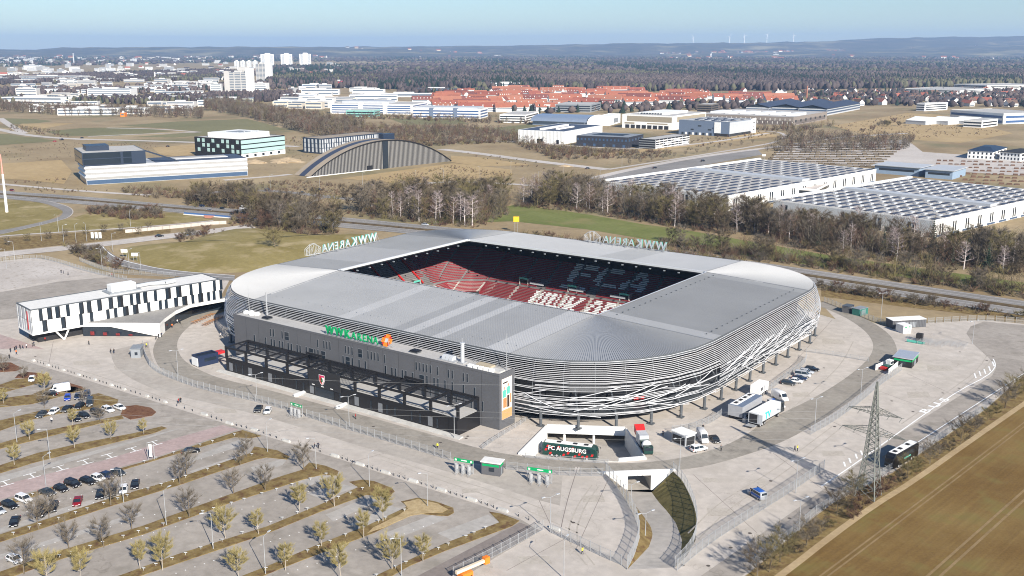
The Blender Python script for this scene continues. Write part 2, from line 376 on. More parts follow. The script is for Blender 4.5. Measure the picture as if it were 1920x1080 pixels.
STRIPS = [
    ('mulch_island', g_mulch, [(-40, 684), (0, 681), (20, 680), (42, 691), (30, 696), (0, 698), (-40, 702)]),
    ('planted_strip', g_turf, [(-60, 750), (0, 722), (28, 712), (60, 709), (93, 707), (97, 712), (60, 722), (0, 738), (-60, 762)]),
    ('mulch_island', g_mulch, [(28, 709), (35, 702), (50, 698), (75, 700), (92, 706), (60, 710)]),
    ('planted_strip', g_turf, [(-60, 785), (0, 748), (60, 740), (85, 730), (108, 722), (140, 726), (157, 731), (128, 740), (60, 758), (0, 764), (-60, 800)]),
    ('mulch_island', g_mulch, [(100, 722), (110, 718), (125, 717), (155, 726), (158, 731), (130, 737), (118, 734)]),
    ('planted_strip', g_turf, [(-60, 812), (0, 789), (70, 772), (120, 762), (165, 755), (172, 740), (185, 738), (205, 744), (222, 750), (220, 756), (200, 763), (170, 767), (110, 776), (60, 787), (0, 808), (-60, 832)]),
    ('planted_strip', g_turf, [(-60, 855), (0, 832), (60, 814), (130, 799), (190, 787), (228, 779), (232, 785), (190, 794), (130, 809), (60, 827), (0, 842), (-60, 862)]),
    ('mulch_island', g_mulch, [(226, 778), (233, 763), (255, 760), (283, 765), (293, 773), (285, 780), (245, 787)]),
    ('planted_strip', g_turf, [(-60, 895), (0, 873), (70, 850), (160, 830), (250, 813), (303, 800), (313, 803), (290, 812), (220, 829), (130, 851), (60, 869), (0, 888), (-60, 908)]),
    ('planted_strip', g_turf, [(-60, 960), (0, 942), (108, 911), (283, 863), (440, 811), (455, 807), (490, 818), (470, 822), (440, 820), (330, 852), (215, 886), (120, 913), (40, 939), (0, 953), (-60, 972)]),
    ('planted_strip', g_turf, [(-60, 1022), (0, 1003), (200, 937), (317, 903), (400, 874), (470, 850), (477, 838), (520, 845), (543, 857), (538, 862), (500, 858), (480, 862), (400, 888), (333, 911), (200, 952), (0, 1017), (-60, 1037)]),
    ('planted_strip', g_turf, [(-60, 1094), (0, 1073), (117, 1032), (267, 987), (433, 927), (520, 896), (565, 882), (580, 868), (610, 874), (635, 884), (632, 892), (605, 890), (567, 900), (433, 943), (267, 1003), (117, 1048), (0, 1090), (-60, 1112)]),
    ('planted_strip', g_turf, [(180, 1094), (233, 1077), (333, 1040), (500, 988), (600, 947), (672, 914), (655, 904), (680, 900), (702, 903), (735, 916), (740, 922), (730, 931), (712, 931), (687, 928), (600, 960), (500, 1001), (333, 1057), (250, 1085), (200, 1105)]),
    ('planted_strip', g_turf, [(440, 1086), (500, 1063), (600, 1020), (687, 987), (765, 950), (752, 941), (783, 934), (820, 942), (850, 953), (851, 962), (840, 968), (820, 967), (777, 963), (700, 1000), (600, 1038), (533, 1064), (465, 1092)]),
    ('planted_strip', g_turf, [(680, 1092), (733, 1067), (833, 1020), (937, 980), (917, 960), (940, 964), (974, 977), (960, 987), (833, 1034), (767, 1062), (715, 1092)]),
]
for n, m, p in STRIPS:
    b = MB(); b.prism(L(p), 0.0, 0.13, m); tag(b.build(n, m), kind='structure')
straw = gmat('straw_mulch', (0.34, 0.25, 0.13), (0.45, 0.35, 0.2), 0.6, 2.0)
b = MB(); b.prism(L([(757, 943), (783, 937), (820, 945), (840, 956), (830, 962), (800, 963), (770, 968), (720, 990), (690, 1000), (700, 990), (745, 968), (765, 955)]), 0.1, 0.16, straw); tag(b.build('straw_bed', straw), kind='structure')
# white bay marks
for (x, y) in ((10, 906), (60, 892), (113, 878), (160, 866), (205, 855), (250, 843), (290, 831)):
    c = W(x, y); d = (W(x + 40, y - 11) - c).normalized(); n = Vector((-d.y, d.x, 0)); b = MB()
    for (a0, a1, b0, b1) in ((-1.5, 1.5, -1.6, -1.3), (-1.5, 1.5, 1.3, 1.6), (-.15, .15, -1.3, 1.3)):
        b.quad(c + n * b0 + d * a0, c + n * b0 + d * a1, c + n * b1 + d * a1, c + n * b1 + d * a0, m_line)
    tag(b.build('bay_mark', m_line, loc=(0, 0, 0.034)), kind='structure')
# tiny white studs marking bays
b = MB()
for (p0, p1, n) in (((30, 965), (480, 830), 22), ((60, 975), (520, 845), 20), ((20, 1040), (560, 890), 26), ((60, 1060), (640, 905), 28), ((330, 1075), (720, 945), 22), ((540, 1075), (830, 975), 16), ((0, 880), (300, 805), 9)):
    for i in range(n):
        q = W(p0[0] + (p1[0] - p0[0]) * i / n, p0[1] + (p1[1] - p0[1]) * i / n); b.box(q.x - .13, q.x + .13, q.y - .09, q.y + .09, 0.02, 0.045, m_line)
tag(b.build('bay_studs', m_line), kind='stuff')

# sunken yard for the team coach
def wall_strip(pts, z0, z1, mat, name, parent=None, th=0.0):
    b = MB()
    for a, c in zip(pts[:-1], pts[1:]): b.quad((a[0], a[1], z0), (c[0], c[1], z0), (c[0], c[1], z1), (a[0], a[1], z1), mat)
    o = b.build(name, mat, parent); return o
yard_f = gmat('yard_floor', (0.36, 0.335, 0.30), (0.42, 0.39, 0.355), 0.1, 0.6)
bk = (PIT[1] - PIT[0]).normalized(); bn = Vector((-bk.y, bk.x, 0)); REC = [PIT[0] + bn * 9, PIT[1] + bn * 9]
sheet('yard_floor', [REC[0], REC[1], PIT[1], PIT[2], PIT[3], PIT[4], PIT[5], PIT[0]][::-1], DEP, yard_f)
yard = thing('sunken_yard', 'white walled sunken coach yard cut into the paving beside the stadium', 'yard', (0, 0, 0))
def thick(name, a, c, th, z0, z1, mat, parent):
    d = (c - a).normalized(); n = Vector((-d.y, d.x, 0)) * th; b = MB(); b.prism([a, c, c + n, a + n], z0, z1, mat, bot=True); return b.build(name, mat, parent)
wmat = M('white_concrete', (0.74, 0.74, 0.72), 0.85, var=0.05, scale=0.4)
thick('fascia', PIT[0], PIT[1], 0.5, -1.7, 0.75, wmat, yard)
thick('wall', PIT[5], PIT[0], 0.45, DEP, 0.55, wmat, yard)
thick('wall', PIT[1], PIT[2], 0.4, DEP, 0.6, concrete_l, yard)
thick('wall', PIT[2], PIT[3], -0.4, -0.6, 0.9, wmat, yard)
thick('wall', PIT[3], PIT[4], 0.3, DEP, 0.15, concrete, yard); thick('wall', PIT[4], PIT[5], 0.3, DEP, 0.15, concrete, yard)
wall_strip([PIT[0], REC[0], REC[1], PIT[1]], DEP, 0.0, concrete, 'recess_wall', yard)
b = MB(); b.poly([(p.x, p.y, -1.6) for p in (PIT[0], PIT[1], REC[1], REC[0])], concrete); b.build('recess_ceiling', concrete, yard)
for f in (0.22, 0.6):
    q = PIT[0].lerp(PIT[1], f) + bn * 1.2; b = MB(); b.tube((q.x, q.y, DEP), (q.x, q.y, -1.6), .35, .35, 12, wmat); b.build('column', wmat, yard)
# underpass: ramp, slopes and portal
n = 24
RL = resample(RAMP_L, n); RR = resample(RAMP_R, n)
FLP = [(1177, 921), (1190, 947), (1207, 968), (1220, 987), (1224, 1003), (1217, 1025), (1176, 1068)]
FRP = [(1222, 923), (1234, 940), (1252, 960), (1267, 980), (1279, 1013), (1276, 1040), (1265, 1064)]
def zz(i, k): return DEP * (1 - (i / (k - 1)) ** 1.0) if i < k - 1 else 0.012
FL = resample([W(p[0], p[1], zz(i, 7)) for i, p in enumerate(FLP)], n); FR = resample([W(p[0], p[1], zz(i, 7)) for i, p in enumerate(FRP)], n)
def loft(name, A, B, mat, kind='structure', parent=None):
    b = MB()
    for i in range(len(A) - 1): b.quad(A[i], A[i + 1], B[i + 1], B[i], mat)
    o = b.build(name, mat, parent)
    if parent is None: tag(o, kind=kind)
    return o
loft('underpass_ramp', FL, FR, yard_f)
loft('ramp_bank', RL, FL, g_turf); loft('ramp_bank', FR, RR, g_slope)
portal = thing('underpass_portal', 'white concrete underpass portal below the ring road', 'underpass', (0, 0, 0))
pa, pc = RAMP_L[0], RAMP_R[0]; pd = (pc - pa).normalized(); pn = Vector((-pd.y, pd.x, 0)); wid = (pc - pa).length
e0 = (FL[0] - pa).dot(pd) - .05; e1 = (FR[0] - pa).dot(pd) + .05
b = MB()
for (s0, s1, z0, z1) in ((-0.6, e0, DEP, .5), (e1, wid + .6, DEP, .5), (e0, e1, -0.75, .5)):
    a = pa + pd * s0; c = pa + pd * s1; b.prism([a, c, c + pn * .6, a + pn * .6], z0, z1, wmat, bot=True)
b.build('front_wall', wmat, portal)
b = MB(); a = pa + pd * -2.0; c = pa + pd * (wid + .6); b.prism([a + pn * .6, c + pn * .6, c + pn * 1.6, a + pn * 1.6], .02, .06, concrete, bot=True); b.build('kerb', concrete, portal)
t0 = pa + pd * e0 + pn * .3; t1 = pa + pd * e1 + pn * .3; dd = PIT[3].lerp(PIT[2], .5) - t0.lerp(t1, .5)
b = MB(); u0 = PIT[3] ; u1 = PIT[2]
b.poly([(t0.x, t0.y, DEP + .01), (t1.x, t1.y, DEP + .01), (u1.x, u1.y, DEP + .01), (u0.x, u0.y, DEP + .01)], yard_f)
b.quad((t0.x, t0.y, DEP), (u0.x, u0.y, DEP), (u0.x, u0.y, -.6), (t0.x, t0.y, -.6), concrete); b.quad((t1.x, t1.y, DEP), (u1.x, u1.y, DEP), (u1.x, u1.y, -.6), (t1.x, t1.y, -.6), concrete)
b.poly([(t0.x, t0.y, -.6), (t1.x, t1.y, -.6), (u1.x, u1.y, -.6), (u0.x, u0.y, -.6)], concrete); b.build('tunnel', concrete, portal)

# field with tramlines, verge
fd = (W(1713, 902) - W(1480, 1067)).normalized(); FANG = math.atan2(fd.y, fd.x)
def field_mat():
    m = gmat('ploughed_field', (0.150, 0.090, 0.030), (0.205, 0.135, 0.050), 0.05, 1.8, c3=(0.17, 0.135, 0.045), sc3=0.10); t = m.node_tree; b = t.nodes['Principled BSDF']
    g = t.nodes.new('ShaderNodeNewGeometry'); mp = t.nodes.new('ShaderNodeMapping'); mp.vector_type = 'POINT'; mp.inputs['Rotation'].default_value = (0, 0, 0)
    m0 = t.nodes.new('ShaderNodeMapping'); m0.inputs['Rotation'].default_value = (0, 0, -FANG); t.links.new(g.outputs['Position'], m0.inputs['Vector']); t.links.new(m0.outputs[0], mp.inputs['Vector'])
    mp.inputs['Scale'].default_value = (.03, 1.0, 1.0); wv = t.nodes.new('ShaderNodeTexNoise'); wv.inputs['Scale'].default_value = 1.1; wv.inputs['Detail'].default_value = 4
    t.links.new(mp.outputs[0], wv.inputs['Vector'])
    r = t.nodes.new('ShaderNodeValToRGB'); r.color_ramp.elements[0].color = (.74, .74, .74, 1); r.color_ramp.elements[1].color = (1.24, 1.24, 1.2, 1); t.links.new(wv.outputs['Fac'], r.inputs['Fac'])
    mx = t.nodes.new('ShaderNodeMix'); mx.data_type = 'RGBA'; mx.blend_type = 'MULTIPLY'; mx.inputs['Factor'].default_value = 1
    src = b.inputs['Base Color'].links[0].from_socket; t.links.new(src, mx.inputs['A']); t.links.new(r.outputs['Color'], mx.inputs['B']); t.links.new(mx.outputs['Result'], b.inputs['Base Color'])
    bp = t.nodes.new('ShaderNodeBump'); bp.inputs['Strength'].default_value = .25; bp.inputs['Distance'].default_value = .15; t.links.new(wv.outputs['Fac'], bp.inputs['Height']); t.links.new(bp.outputs['Normal'], b.inputs['Normal'])
    return m
g_field = field_mat(); g_track = gmat('trodden_earth', (0.34, 0.25, 0.14), (0.42, 0.32, 0.19), 0.1, 1.0)
g_tram = gmat('tramline_earth', (0.21, 0.145, 0.07), (0.27, 0.19, 0.095), 0.2, 1.0)
fe = [(2150, 600), (2040, 675), (1920, 757), (1810, 833), (1713, 902), (1635, 950), (1555, 1008), (1480, 1067), (1380, 1140)]
sheet('field', L(fe + [(1380, 1400), (2900, 1400), (2900, 620)]), 0.02, g_field)
line('field_edge_track', fe, 1.6, 0.03, g_track, sm=1)
p0 = W(1480, 1067); pr = Vector((fd.y, -fd.x, 0))
for off in (5.5, 6.6, 20.5, 22.3, 36.0, 37.8, 52.0):
    a = p0 + pr * off - fd * 60; c = p0 + pr * off + fd * 260
    line('tramline', [a, a.lerp(c, .3) + pr * .3, a.lerp(c, .7) - pr * .2, c], .55 if off > 10 else .4, 0.032, g_tram, sm=1, world=True)
vg = [(2150, 632), (1920, 705), (1847, 770), (1787, 810), (1673, 888), (1547, 952), (1477, 1014), (1420, 1064), (1330, 1132)]
sheet('verge', L(vg + fe[::-1]), 0.016, g_turf)

# meadows, crops
MEADOW = L([(222, 470), (250, 460), (320, 461), (370, 446), (413, 434), (453, 427), (503, 430), (562, 437), (603, 445), (660, 437), (720, 445), (650, 480), (520, 503), (440, 513), (330, 510), (283, 500), (245, 487)])
b = MB(); NX = 46; xs = [p.x for p in MEADOW]; ys = [p.y for p in MEADOW]; cx, cy = sum(xs) / len(xs), sum(ys) / len(ys)
rim = smooth(MEADOW + [MEADOW[0]], 1)[:-1]; rings = 7; nv = len(rim)
for k in range(rings):
    f = k / (rings - 1.0); hz = 0.03 + 3.2 * (1 - (1 - f) ** 2) * (1 - .15 * f)
    for i, p in enumerate(rim): b.v.append((p.x + (cx - p.x) * f * .92, p.y + (cy - p.y) * f * .92, hz + (rnd.uniform(-.12, .12) if k else 0)))
for k in range(rings - 1):
    for i in range(nv):
        j = (i + 1) % nv; b.f.append((k * nv + i, k * nv + j, (k + 1) * nv + j, (k + 1) * nv + i)); b.m.append(0)
b.f.append(tuple((rings - 1) * nv + i for i in range(nv))); b.m.append(0); b.mats = [g_meadow]
tag(b.build('meadow', g_meadow, smooth=True), kind='structure')
sheet('meadow', L([(945, 388), (973, 383), (1007, 388), (1107, 403), (1213, 422), (1267, 428), (1345, 442), (1420, 455), (1560, 480), (1920, 530), (2200, 570), (2200, 585), (1920, 548), (1560, 503), (1400, 480), (1250, 455), (1100, 430), (960, 415), (800, 420), (850, 402)]), 0.06, g_green)
sheet('meadow', L([(1540, 556), (1700, 576), (1920, 601), (2200, 636), (2200, 614), (1920, 590), (1700, 560), (1540, 532)]), 0.03, g_turf)
sheet('meadow', L([(0, 372), (75, 380), (120, 397), (92, 413), (0, 433), (-200, 455), (-200, 380)]), 0.05, g_meadow)
sheet('meadow', L([(0, 437), (139, 408), (180, 395), (330, 400), (400, 412), (230, 428), (0, 441)]), 0.05, g_meadow)
sheet('meadow', L([(-100, 458), (0, 447), (320, 424), (320, 436), (160, 455), (0, 471), (-100, 480)]), 0.05, g_turf)
for q in ([(7, 222), (60, 223), (100, 227), (70, 231), (22, 233)], [(85, 247), (155, 240), (250, 239), (325, 246), (215, 255), (125, 255)],
          [(225, 236), (330, 228), (463, 223), (500, 232), (535, 243), (480, 247), (400, 252), (330, 258), (250, 257), (375, 247), (300, 240)], [(-60, 246), (0, 251), (108, 264), (60, 268), (0, 272), (-60, 275)],
          [(730, 222), (860, 224), (880, 233), (760, 234)], [(925, 240), (1000, 232), (1010, 246), (975, 252), (930, 251)]):
    sheet('crop_field', L(q), 0.10, g_crop)
for q in ([(-60, 315), (0, 307), (115, 300), (135, 322), (120, 345), (40, 337), (-60, 335)], [(285, 277), (395, 268), (402, 285), (330, 293), (300, 290)], [(845, 292), (900, 295), (1000, 310), (900, 312), (846, 304)],
          [(1040, 290), (1150, 292), (1400, 262), (1460, 256), (1430, 245), (1290, 272), (1180, 283)], [(1560, 236), (1700, 212), (1760, 215), (1900, 250), (1800, 268), (1640, 258)], [(640, 335), (850, 306), (960, 318), (960, 330), (760, 345)], [(40, 232), (140, 231), (70, 243), (30, 240)]):
    sheet('dry_field', L(q), 0.11, g_tan)
# roads
HW_U = [(-200, 340), (0, 358), (165, 369), (345, 386), (475, 394), (640, 407), (820, 425), (960, 437), (1200, 460), (1480, 500), (1920, 565), (2300, 618)]
HW_L = [(-200, 354), (0, 372), (165, 384), (370, 402), (480, 413), (640, 427), (820, 443), (960, 456), (1200, 482), (1530, 532), (1920, 593), (2300, 648)]
band('highway', HW_U, HW_L, 0.14, g_road, n=140)
HM = [((a[0] + b[0]) / 2, (a[1] + b[1]) / 2) for a, b in zip(HW_U, HW_L)]
g_med = gmat('median_scrub', (0.06, 0.045, 0.03), (0.12, 0.09, 0.05), 0.3, 1.0)
hm = smooth(L(HM)); b = MB()
for a, c in zip(hm[:-1], hm[1:]):
    d = (c - a); d.normalize(); nn = Vector((-d.y, d.x, 0)) * 1.6
    b.quad((a.x - nn.x, a.y - nn.y, .16), (c.x - nn.x, c.y - nn.y, .16), (c.x, c.y, .95), (a.x, a.y, .95), g_med); b.quad((a.x, a.y, .95), (c.x, c.y, .95), (c.x + nn.x, c.y + nn.y, .16), (a.x + nn.x, a.y + nn.y, .16), g_med)
tag(b.build('median_planting', g_med), kind='stuff')
for f in (.06, .25, .42, .58, .75, .94):
    q = [(a[0] * (1 - f) + b2[0] * f, a[1] * (1 - f) + b2[1] * f) for a, b2 in zip(HW_U, HW_L)]
    line('lane_line', q, .22 if f not in (.25, .75) else .16, 0.18, m_line)
band('slip_road', [(0, 372), (75, 379), (107, 389), (120, 397), (113, 407), (92, 413), (50, 423), (0, 433), (-150, 450)], [(0, 366), (75, 373), (107, 380), (130, 388), (139, 397), (130, 408), (107, 415), (58, 427), (0, 440), (-150, 460)], 0.15, g_road, n=50)
line('kerb_line', [(0, 367), (75, 374), (107, 381), (130, 388), (139, 397), (130, 408), (107, 415), (58, 427), (0, 440)], .6, 0.19, g_road_l)
line('footpath', [(-100, 452), (0, 443), (120, 435), (240, 428), (330, 421), (400, 414)], 3.0, 0.12, g_road_l)
band('street', [(-150, 485), (0, 473), (100, 463), (183, 455), (320, 438), (420, 427), (470, 420)], [(-150, 498), (0, 482), (100, 472), (183, 464), (320, 447), (420, 435), (480, 428)], 0.13, g_road_l, n=40)
band('branch_road', [(185, 458), (197, 465), (217, 482), (250, 493), (317, 507), (440, 517)], [(150, 462), (175, 473), (192, 487), (222, 500), (317, 518), (440, 527)], 0.135, g_road, n=40)
line('kerb_line', [(192, 462), (203, 475), (222, 486), (250, 494), (317, 508), (440, 517)], .5, 0.17, m_line)
line('lane_line', [(165, 465), (185, 478), (208, 492), (240, 502), (317, 512), (440, 522)], .3, 0.17, m_line)
line('side_road', [(-60, 232), (0, 243), (50, 254), (133, 261), (233, 263), (397, 268), (560, 275)], 12, 0.14, g_road_l)
line('side_road', [(165, 256), (250, 252), (375, 248)], 7, 0.15, g_road_l); line('side_road', [(200, 240), (300, 242), (375, 248)], 7, 0.15, g_road_l)
line('side_road', [(0, 222), (20, 236), (45, 250)], 10, 0.15, g_road_l)
line('side_road', [(0, 345), (110, 355), (220, 363), (280, 366)], 6, 0.14, g_road_l); line('side_road', [(420, 338), (520, 330), (545, 327)], 7, 0.14, g_road_l)
line('side_road', [(360, 368), (420, 358), (487, 357), (560, 362), (620, 370), (700, 377)], 9, 0.14, g_road); line('side_road', [(555, 392), (580, 380), (605, 371)], 4, 0.15, g_road_l)
line('side_road', [(827, 280), (900, 288), (1000, 302), (1140, 318)], 13, 0.14, g_road_l); line('side_road', [(1140, 318), (1250, 301), (1400, 277), (1460, 266), (1475, 255), (1460, 247), (1420, 246)], 5, 0.15, g_road_l)
line('side_road', [(1110, 335), (1180, 318), (1320, 292), (1500, 270), (1560, 258), (1700, 250)], 9, 0.14, g_road_l); line('side_road', [(880, 262), (1000, 268), (1180, 282), (1330, 268), (1440, 250)], 7, 0.13, g_road_l)
line('side_road', [(780, 345), (860, 340), (960, 345), (1050, 352)], 7, 0.13, g_road_l)
sheet('parking_lot', L([(1085, 348), (1150, 325), (1330, 293), (1420, 280), (1430, 290), (1250, 322), (1150, 345)]), 0.12, g_road)
sheet('parking_lot', L([(1440, 305), (1470, 272), (1700, 262), (1730, 285), (1920, 298), (2100, 305), (2100, 345), (1920, 330), (1640, 312)]), 0.12, g_road_l)
sheet('parking_lot', L([(-200, 515), (0, 495), (60, 486), (95, 490), (172, 515), (100, 525), (0, 545), (-200, 590)]), 0.03, g_gravel)
sheet('parking_lot', L([(-300, 620), (-200, 590), (0, 548), (110, 528), (200, 520), (330, 524), (400, 530), (330, 552), (100, 590), (0, 600), (-200, 640)]), 0.028, g_park)
sheet('entrance_paving', L([(-100, 640), (0, 627), (40, 640), (85, 655), (40, 652), (0, 655), (-100, 670)]), 0.03, g_pink)
sheet('bus_apron', L([(1845, 603), (1920, 610), (2150, 630), (2150, 640), (1920, 703), (1700, 850), (1600, 915), (1460, 1020), (1380, 1090), (1300, 1090), (1500, 950), (1690, 810), (1860, 705), (1868, 690), (1855, 672), (1825, 645), (1812, 625), (1820, 612)]), 0.026, g_park)
# road markings of the coach lane
line('lane_line', [(1540, 912), (1600, 872), (1670, 822), (1740, 772), (1800, 731), (1850, 706), (1866, 690), (1866, 680), (1862, 673)], .35, .04, m_line, sm=1)
line('lane_line', [(1660, 872), (1723, 828), (1800, 778), (1920, 700)], .3, .04, m_line, sm=0)
for (x, y) in ((1830, 709), (1839, 705), (1848, 701), (1857, 696), (1864, 687), (1585, 875), (1595, 868), (1607, 860), (1617, 854)):
    line('bay_mark', [(x, y), (x - 3, y - 9)], .45, .042, m_line, sm=0)
tm = text_mesh('B U S', 6.0, 0.0, m_line, bold=.12)
a = W(1736, 776); d = (W(1800, 738) - a); o = tag(obj('road_lettering', tm, None, (a.x, a.y, .045), math.atan2(d.y, d.x)), kind='structure'); o.scale = (1.25, .55, 1)
# hills on the horizon, outside town
def hill(name, dist, pts, mat, seed):
    r2 = random.Random(seed); b = MB(); N = 160; rows = 6
    az = lambda px: math.atan2(px - 960, FOC / CP) 
    ks = [p[0] for p in pts]; hs = [p[1] for p in pts]
    for i in range(N + 1):
        px = -450 + 2750 * i / N; top = float(np.interp(px, ks, hs)) + r2.uniform(-.5, .5)
        hgt = 100 + (90 - top) * dist / (FOC / CP) * 1.0
        th = math.atan((px - 960) / (FOC / CP)); fx = math.sin(th); fy = math.cos(th); dd = dist / math.cos(th) * .98
        for k in range(rows):
            f = k / (rows - 1); q = dd * (1 + .10 * (f - .5) * 2 * 2) ; zh = -3 + (hgt + 3) * math.sin(math.pi * min(1, f * 1.0)) ** .8 if 0 < k < rows - 1 else -3
            lx, ly = fx * q, fy * q
            b.v.append((CAM[0] + lx * CYW - ly * SYW, CAM[1] + lx * SYW + ly * CYW, zh + (r2.uniform(-6, 6) if 0 < k < rows - 1 else 0)))
    for i in range(N):
        for k in range(rows - 1):
            p = i * rows + k; b.f.append((p, p + rows, p + rows + 1, p + 1)); b.m.append(0)
    b.mats = [mat]; tag(b.build(name, mat, smooth=True), kind='structure')
g_hill = gmat('wooded_hill', (0.045, 0.048, 0.04), (0.11, 0.095, 0.07), 0.004, 0.02, c3=(0.30, 0.26, 0.15), sc3=0.0016)
HILL1 = [(-700, 92), (0, 92), (60, 93), (100, 89), (300, 88), (560, 87), (700, 90), (900, 98), (1100, 100), (1400, 97), (1700, 90), (1920, 84), (2600, 84)]
hill('hills', 14200, HILL1, g_hill, 3)
def hill_pt(px, f, dist=14200):
    hgt = 100 + (90 - float(np.interp(px, [p[0] for p in HILL1], [p[1] for p in HILL1]))) * dist / (FOC / CP); th = math.atan((px - 960) / (FOC / CP)); q = dist / math.cos(th) * .98 * (1 + .2 * (f - .5))
    zs = [-3] + [-3 + (hgt + 3) * math.sin(math.pi * k / 5) ** .8 for k in (1, 2, 3, 4)] + [-3]; u = f * 5; k = int(u); lx, ly = math.sin(th) * q, math.cos(th) * q
    return (CAM[0] + lx * CYW - ly * SYW, CAM[1] + lx * SYW + ly * CYW, zs[k] + (zs[k + 1] - zs[k]) * (u - k) - 2)
hill('hills', 16600, [(-700, 90), (0, 94), (200, 92), (560, 88), (900, 86), (1050, 84), (1200, 81), (1400, 80), (1550, 77), (1640, 72), (1920, 68), (2600, 66)], g_hill, 4)

far_f = gmat('far_field', (0.30, 0.25, 0.14), (0.40, 0.34, 0.2), 0.002, 0.02)
for q in ([(560, 110), (760, 108), (900, 106), (900, 108.5), (700, 111)], [(900, 104), (1240, 103), (1240, 105), (950, 106)], [(1700, 108), (1960, 106), (1960, 109), (1750, 110.5)], [(0, 113), (300, 109), (520, 108), (480, 111), (100, 116)], [(1500, 106), (1700, 104.5), (1680, 106.5)], [(300, 104), (600, 103), (600, 104.5), (320, 105.5)]): sheet('far_field', L(q), 1.5, far_f)

# worn spots: repaired asphalt, tyre marks, joints, manholes
g_patch = gmat('asphalt_patch', (0.40, 0.36, 0.31), (0.44, 0.40, 0.345), 0.2, 1.2); g_tyre = gmat('tyre_marks', (0.37, 0.335, 0.29), (0.43, 0.39, 0.335), 0.3, 1.5)
rg = random.Random(77)
for (x, y, w_, h_) in ((1110, 935, 40, 12), (1020, 960, 26, 8), (1350, 960, 50, 14), (1420, 905, 30, 10), (1330, 900, 26, 8), (1560, 850, 40, 9), (1600, 800, 36, 10), (1720, 740, 40, 10), (1760, 690, 46, 10), (700, 830, 50, 9), (420, 770, 40, 8), (160, 680, 46, 7), (480, 650, 0, 0), (1560, 640, 40, 9), (1500, 740, 30, 8), (1230, 850, 26, 6), (880, 920, 30, 7), (330, 640, 0, 0), (1000, 1050, 60, 14), (900, 1060, 40, 10), (230, 690, 34, 6), (1650, 770, 30, 8)):
    if w_: d = rg.uniform(-.4, .4); sheet('asphalt_patch', L([(x - w_ / 2, y - h_ / 2 + w_ * d * .1), (x + w_ / 2, y - h_ / 2 - w_ * d * .1), (x + w_ / 2 + 5, y + h_ / 2), (x - w_ / 2 + 3, y + h_ / 2 + 1)]), 0.0165 if y < 1000 else 0.017, g_patch)
for q in ([(1290, 1000), (1350, 940), (1440, 890), (1560, 800)], [(1310, 1010), (1370, 950), (1460, 895), (1580, 800)], [(700, 850), (820, 890), (960, 930), (1100, 990)], [(715, 862), (830, 902), (960, 944), (1085, 1000)], [(1700, 800), (1780, 745), (1850, 690), (1880, 640)], [(1690, 795), (1770, 740), (1842, 688), (1860, 640)], [(1480, 770), (1540, 720), (1580, 680), (1600, 640)], [(40, 668), (140, 690), (260, 730), (400, 775)], [(1100, 1060), (1060, 1010), (1080, 950), (1110, 910)], [(1115, 1060), (1075, 1010), (1095, 950), (1124, 910)]):
    line('tyre_mark', q, .35, .0185, g_tyre)
for (a, c) in (((1000, 915), (1040, 1000)), ((1140, 900), (1080, 1030)), ((1300, 890), (1420, 1000)), ((1450, 850), (1560, 930)), ((1560, 790), (1700, 860)), ((1640, 730), (1800, 790)), ((250, 700), (330, 690)), ((560, 800), (480, 820)), ((720, 850), (640, 872)), ((1700, 700), (1830, 760)), ((1560, 600), (1480, 690)), ((100, 640), (90, 690)), ((1250, 905), (1200, 890)), ((950, 1070), (1060, 1010))): line('joint', [a, c], .12, .019, g_mauve, sm=0)
mh = MB(); mh.v = [(.42 * math.cos(i * .524), .42 * math.sin(i * .524), 0) for i in range(12)]; mh.f = [tuple(range(12))]; mh.m = [0]; iron = P('cast_iron', (.09, .075, .065), .8); mh.mats = [iron]; mh = mh.mesh('manhole_cover', iron)
for (x, y) in ((877, 818), (874, 822), (827, 845), (826, 830), (1075, 980), (1280, 1060), (1445, 902), (1480, 972), (1520, 954), (1562, 919), (1406, 1000), (1370, 1027), (1328, 1061), (1565, 800), (1610, 705), (1672, 752), (1712, 772), (1768, 737), (1798, 728), (1850, 676), (1862, 668), (1800, 660), (1545, 690), (1330, 750), (1275, 770), (66, 669), (300, 690), (440, 735), (700, 800), (1190, 1030)): tag(obj('manhole_cover', mh, None, (*W(x, y)[:2], .04)), kind='structure')
heap = M('sand_heap', (.42, .32, .2), .95, var=.15, scale=.3)
for i, (x, y, s) in enumerate(((478, 305, 9), (540, 302, 11), (552, 304, 8), (525, 305, 6), (1060, 312, 5), (575, 262, 7))):
    q = W(x, y); b = MB(); n = 14
    for k in range(5):
        for j in range(n): a = j * 6.283 / n; rr = s * (1 - k / 4.2) * rg.uniform(.8, 1.2); b.v.append((q.x + rr * 1.6 * math.cos(a), q.y + rr * math.sin(a), s * .32 * (k / 4) ** .8 + rg.uniform(-.1, .1)))
    for k in range(4):
        for j in range(n): b.f.append((k * n + j, k * n + (j + 1) % n, (k + 1) * n + (j + 1) % n, (k + 1) * n + j)); b.m.append(0)
    b.f.append(tuple(4 * n + j for j in range(n))); b.m.append(0); b.mats = [heap]; tag(b.build('sand_heap', heap), kind='structure')
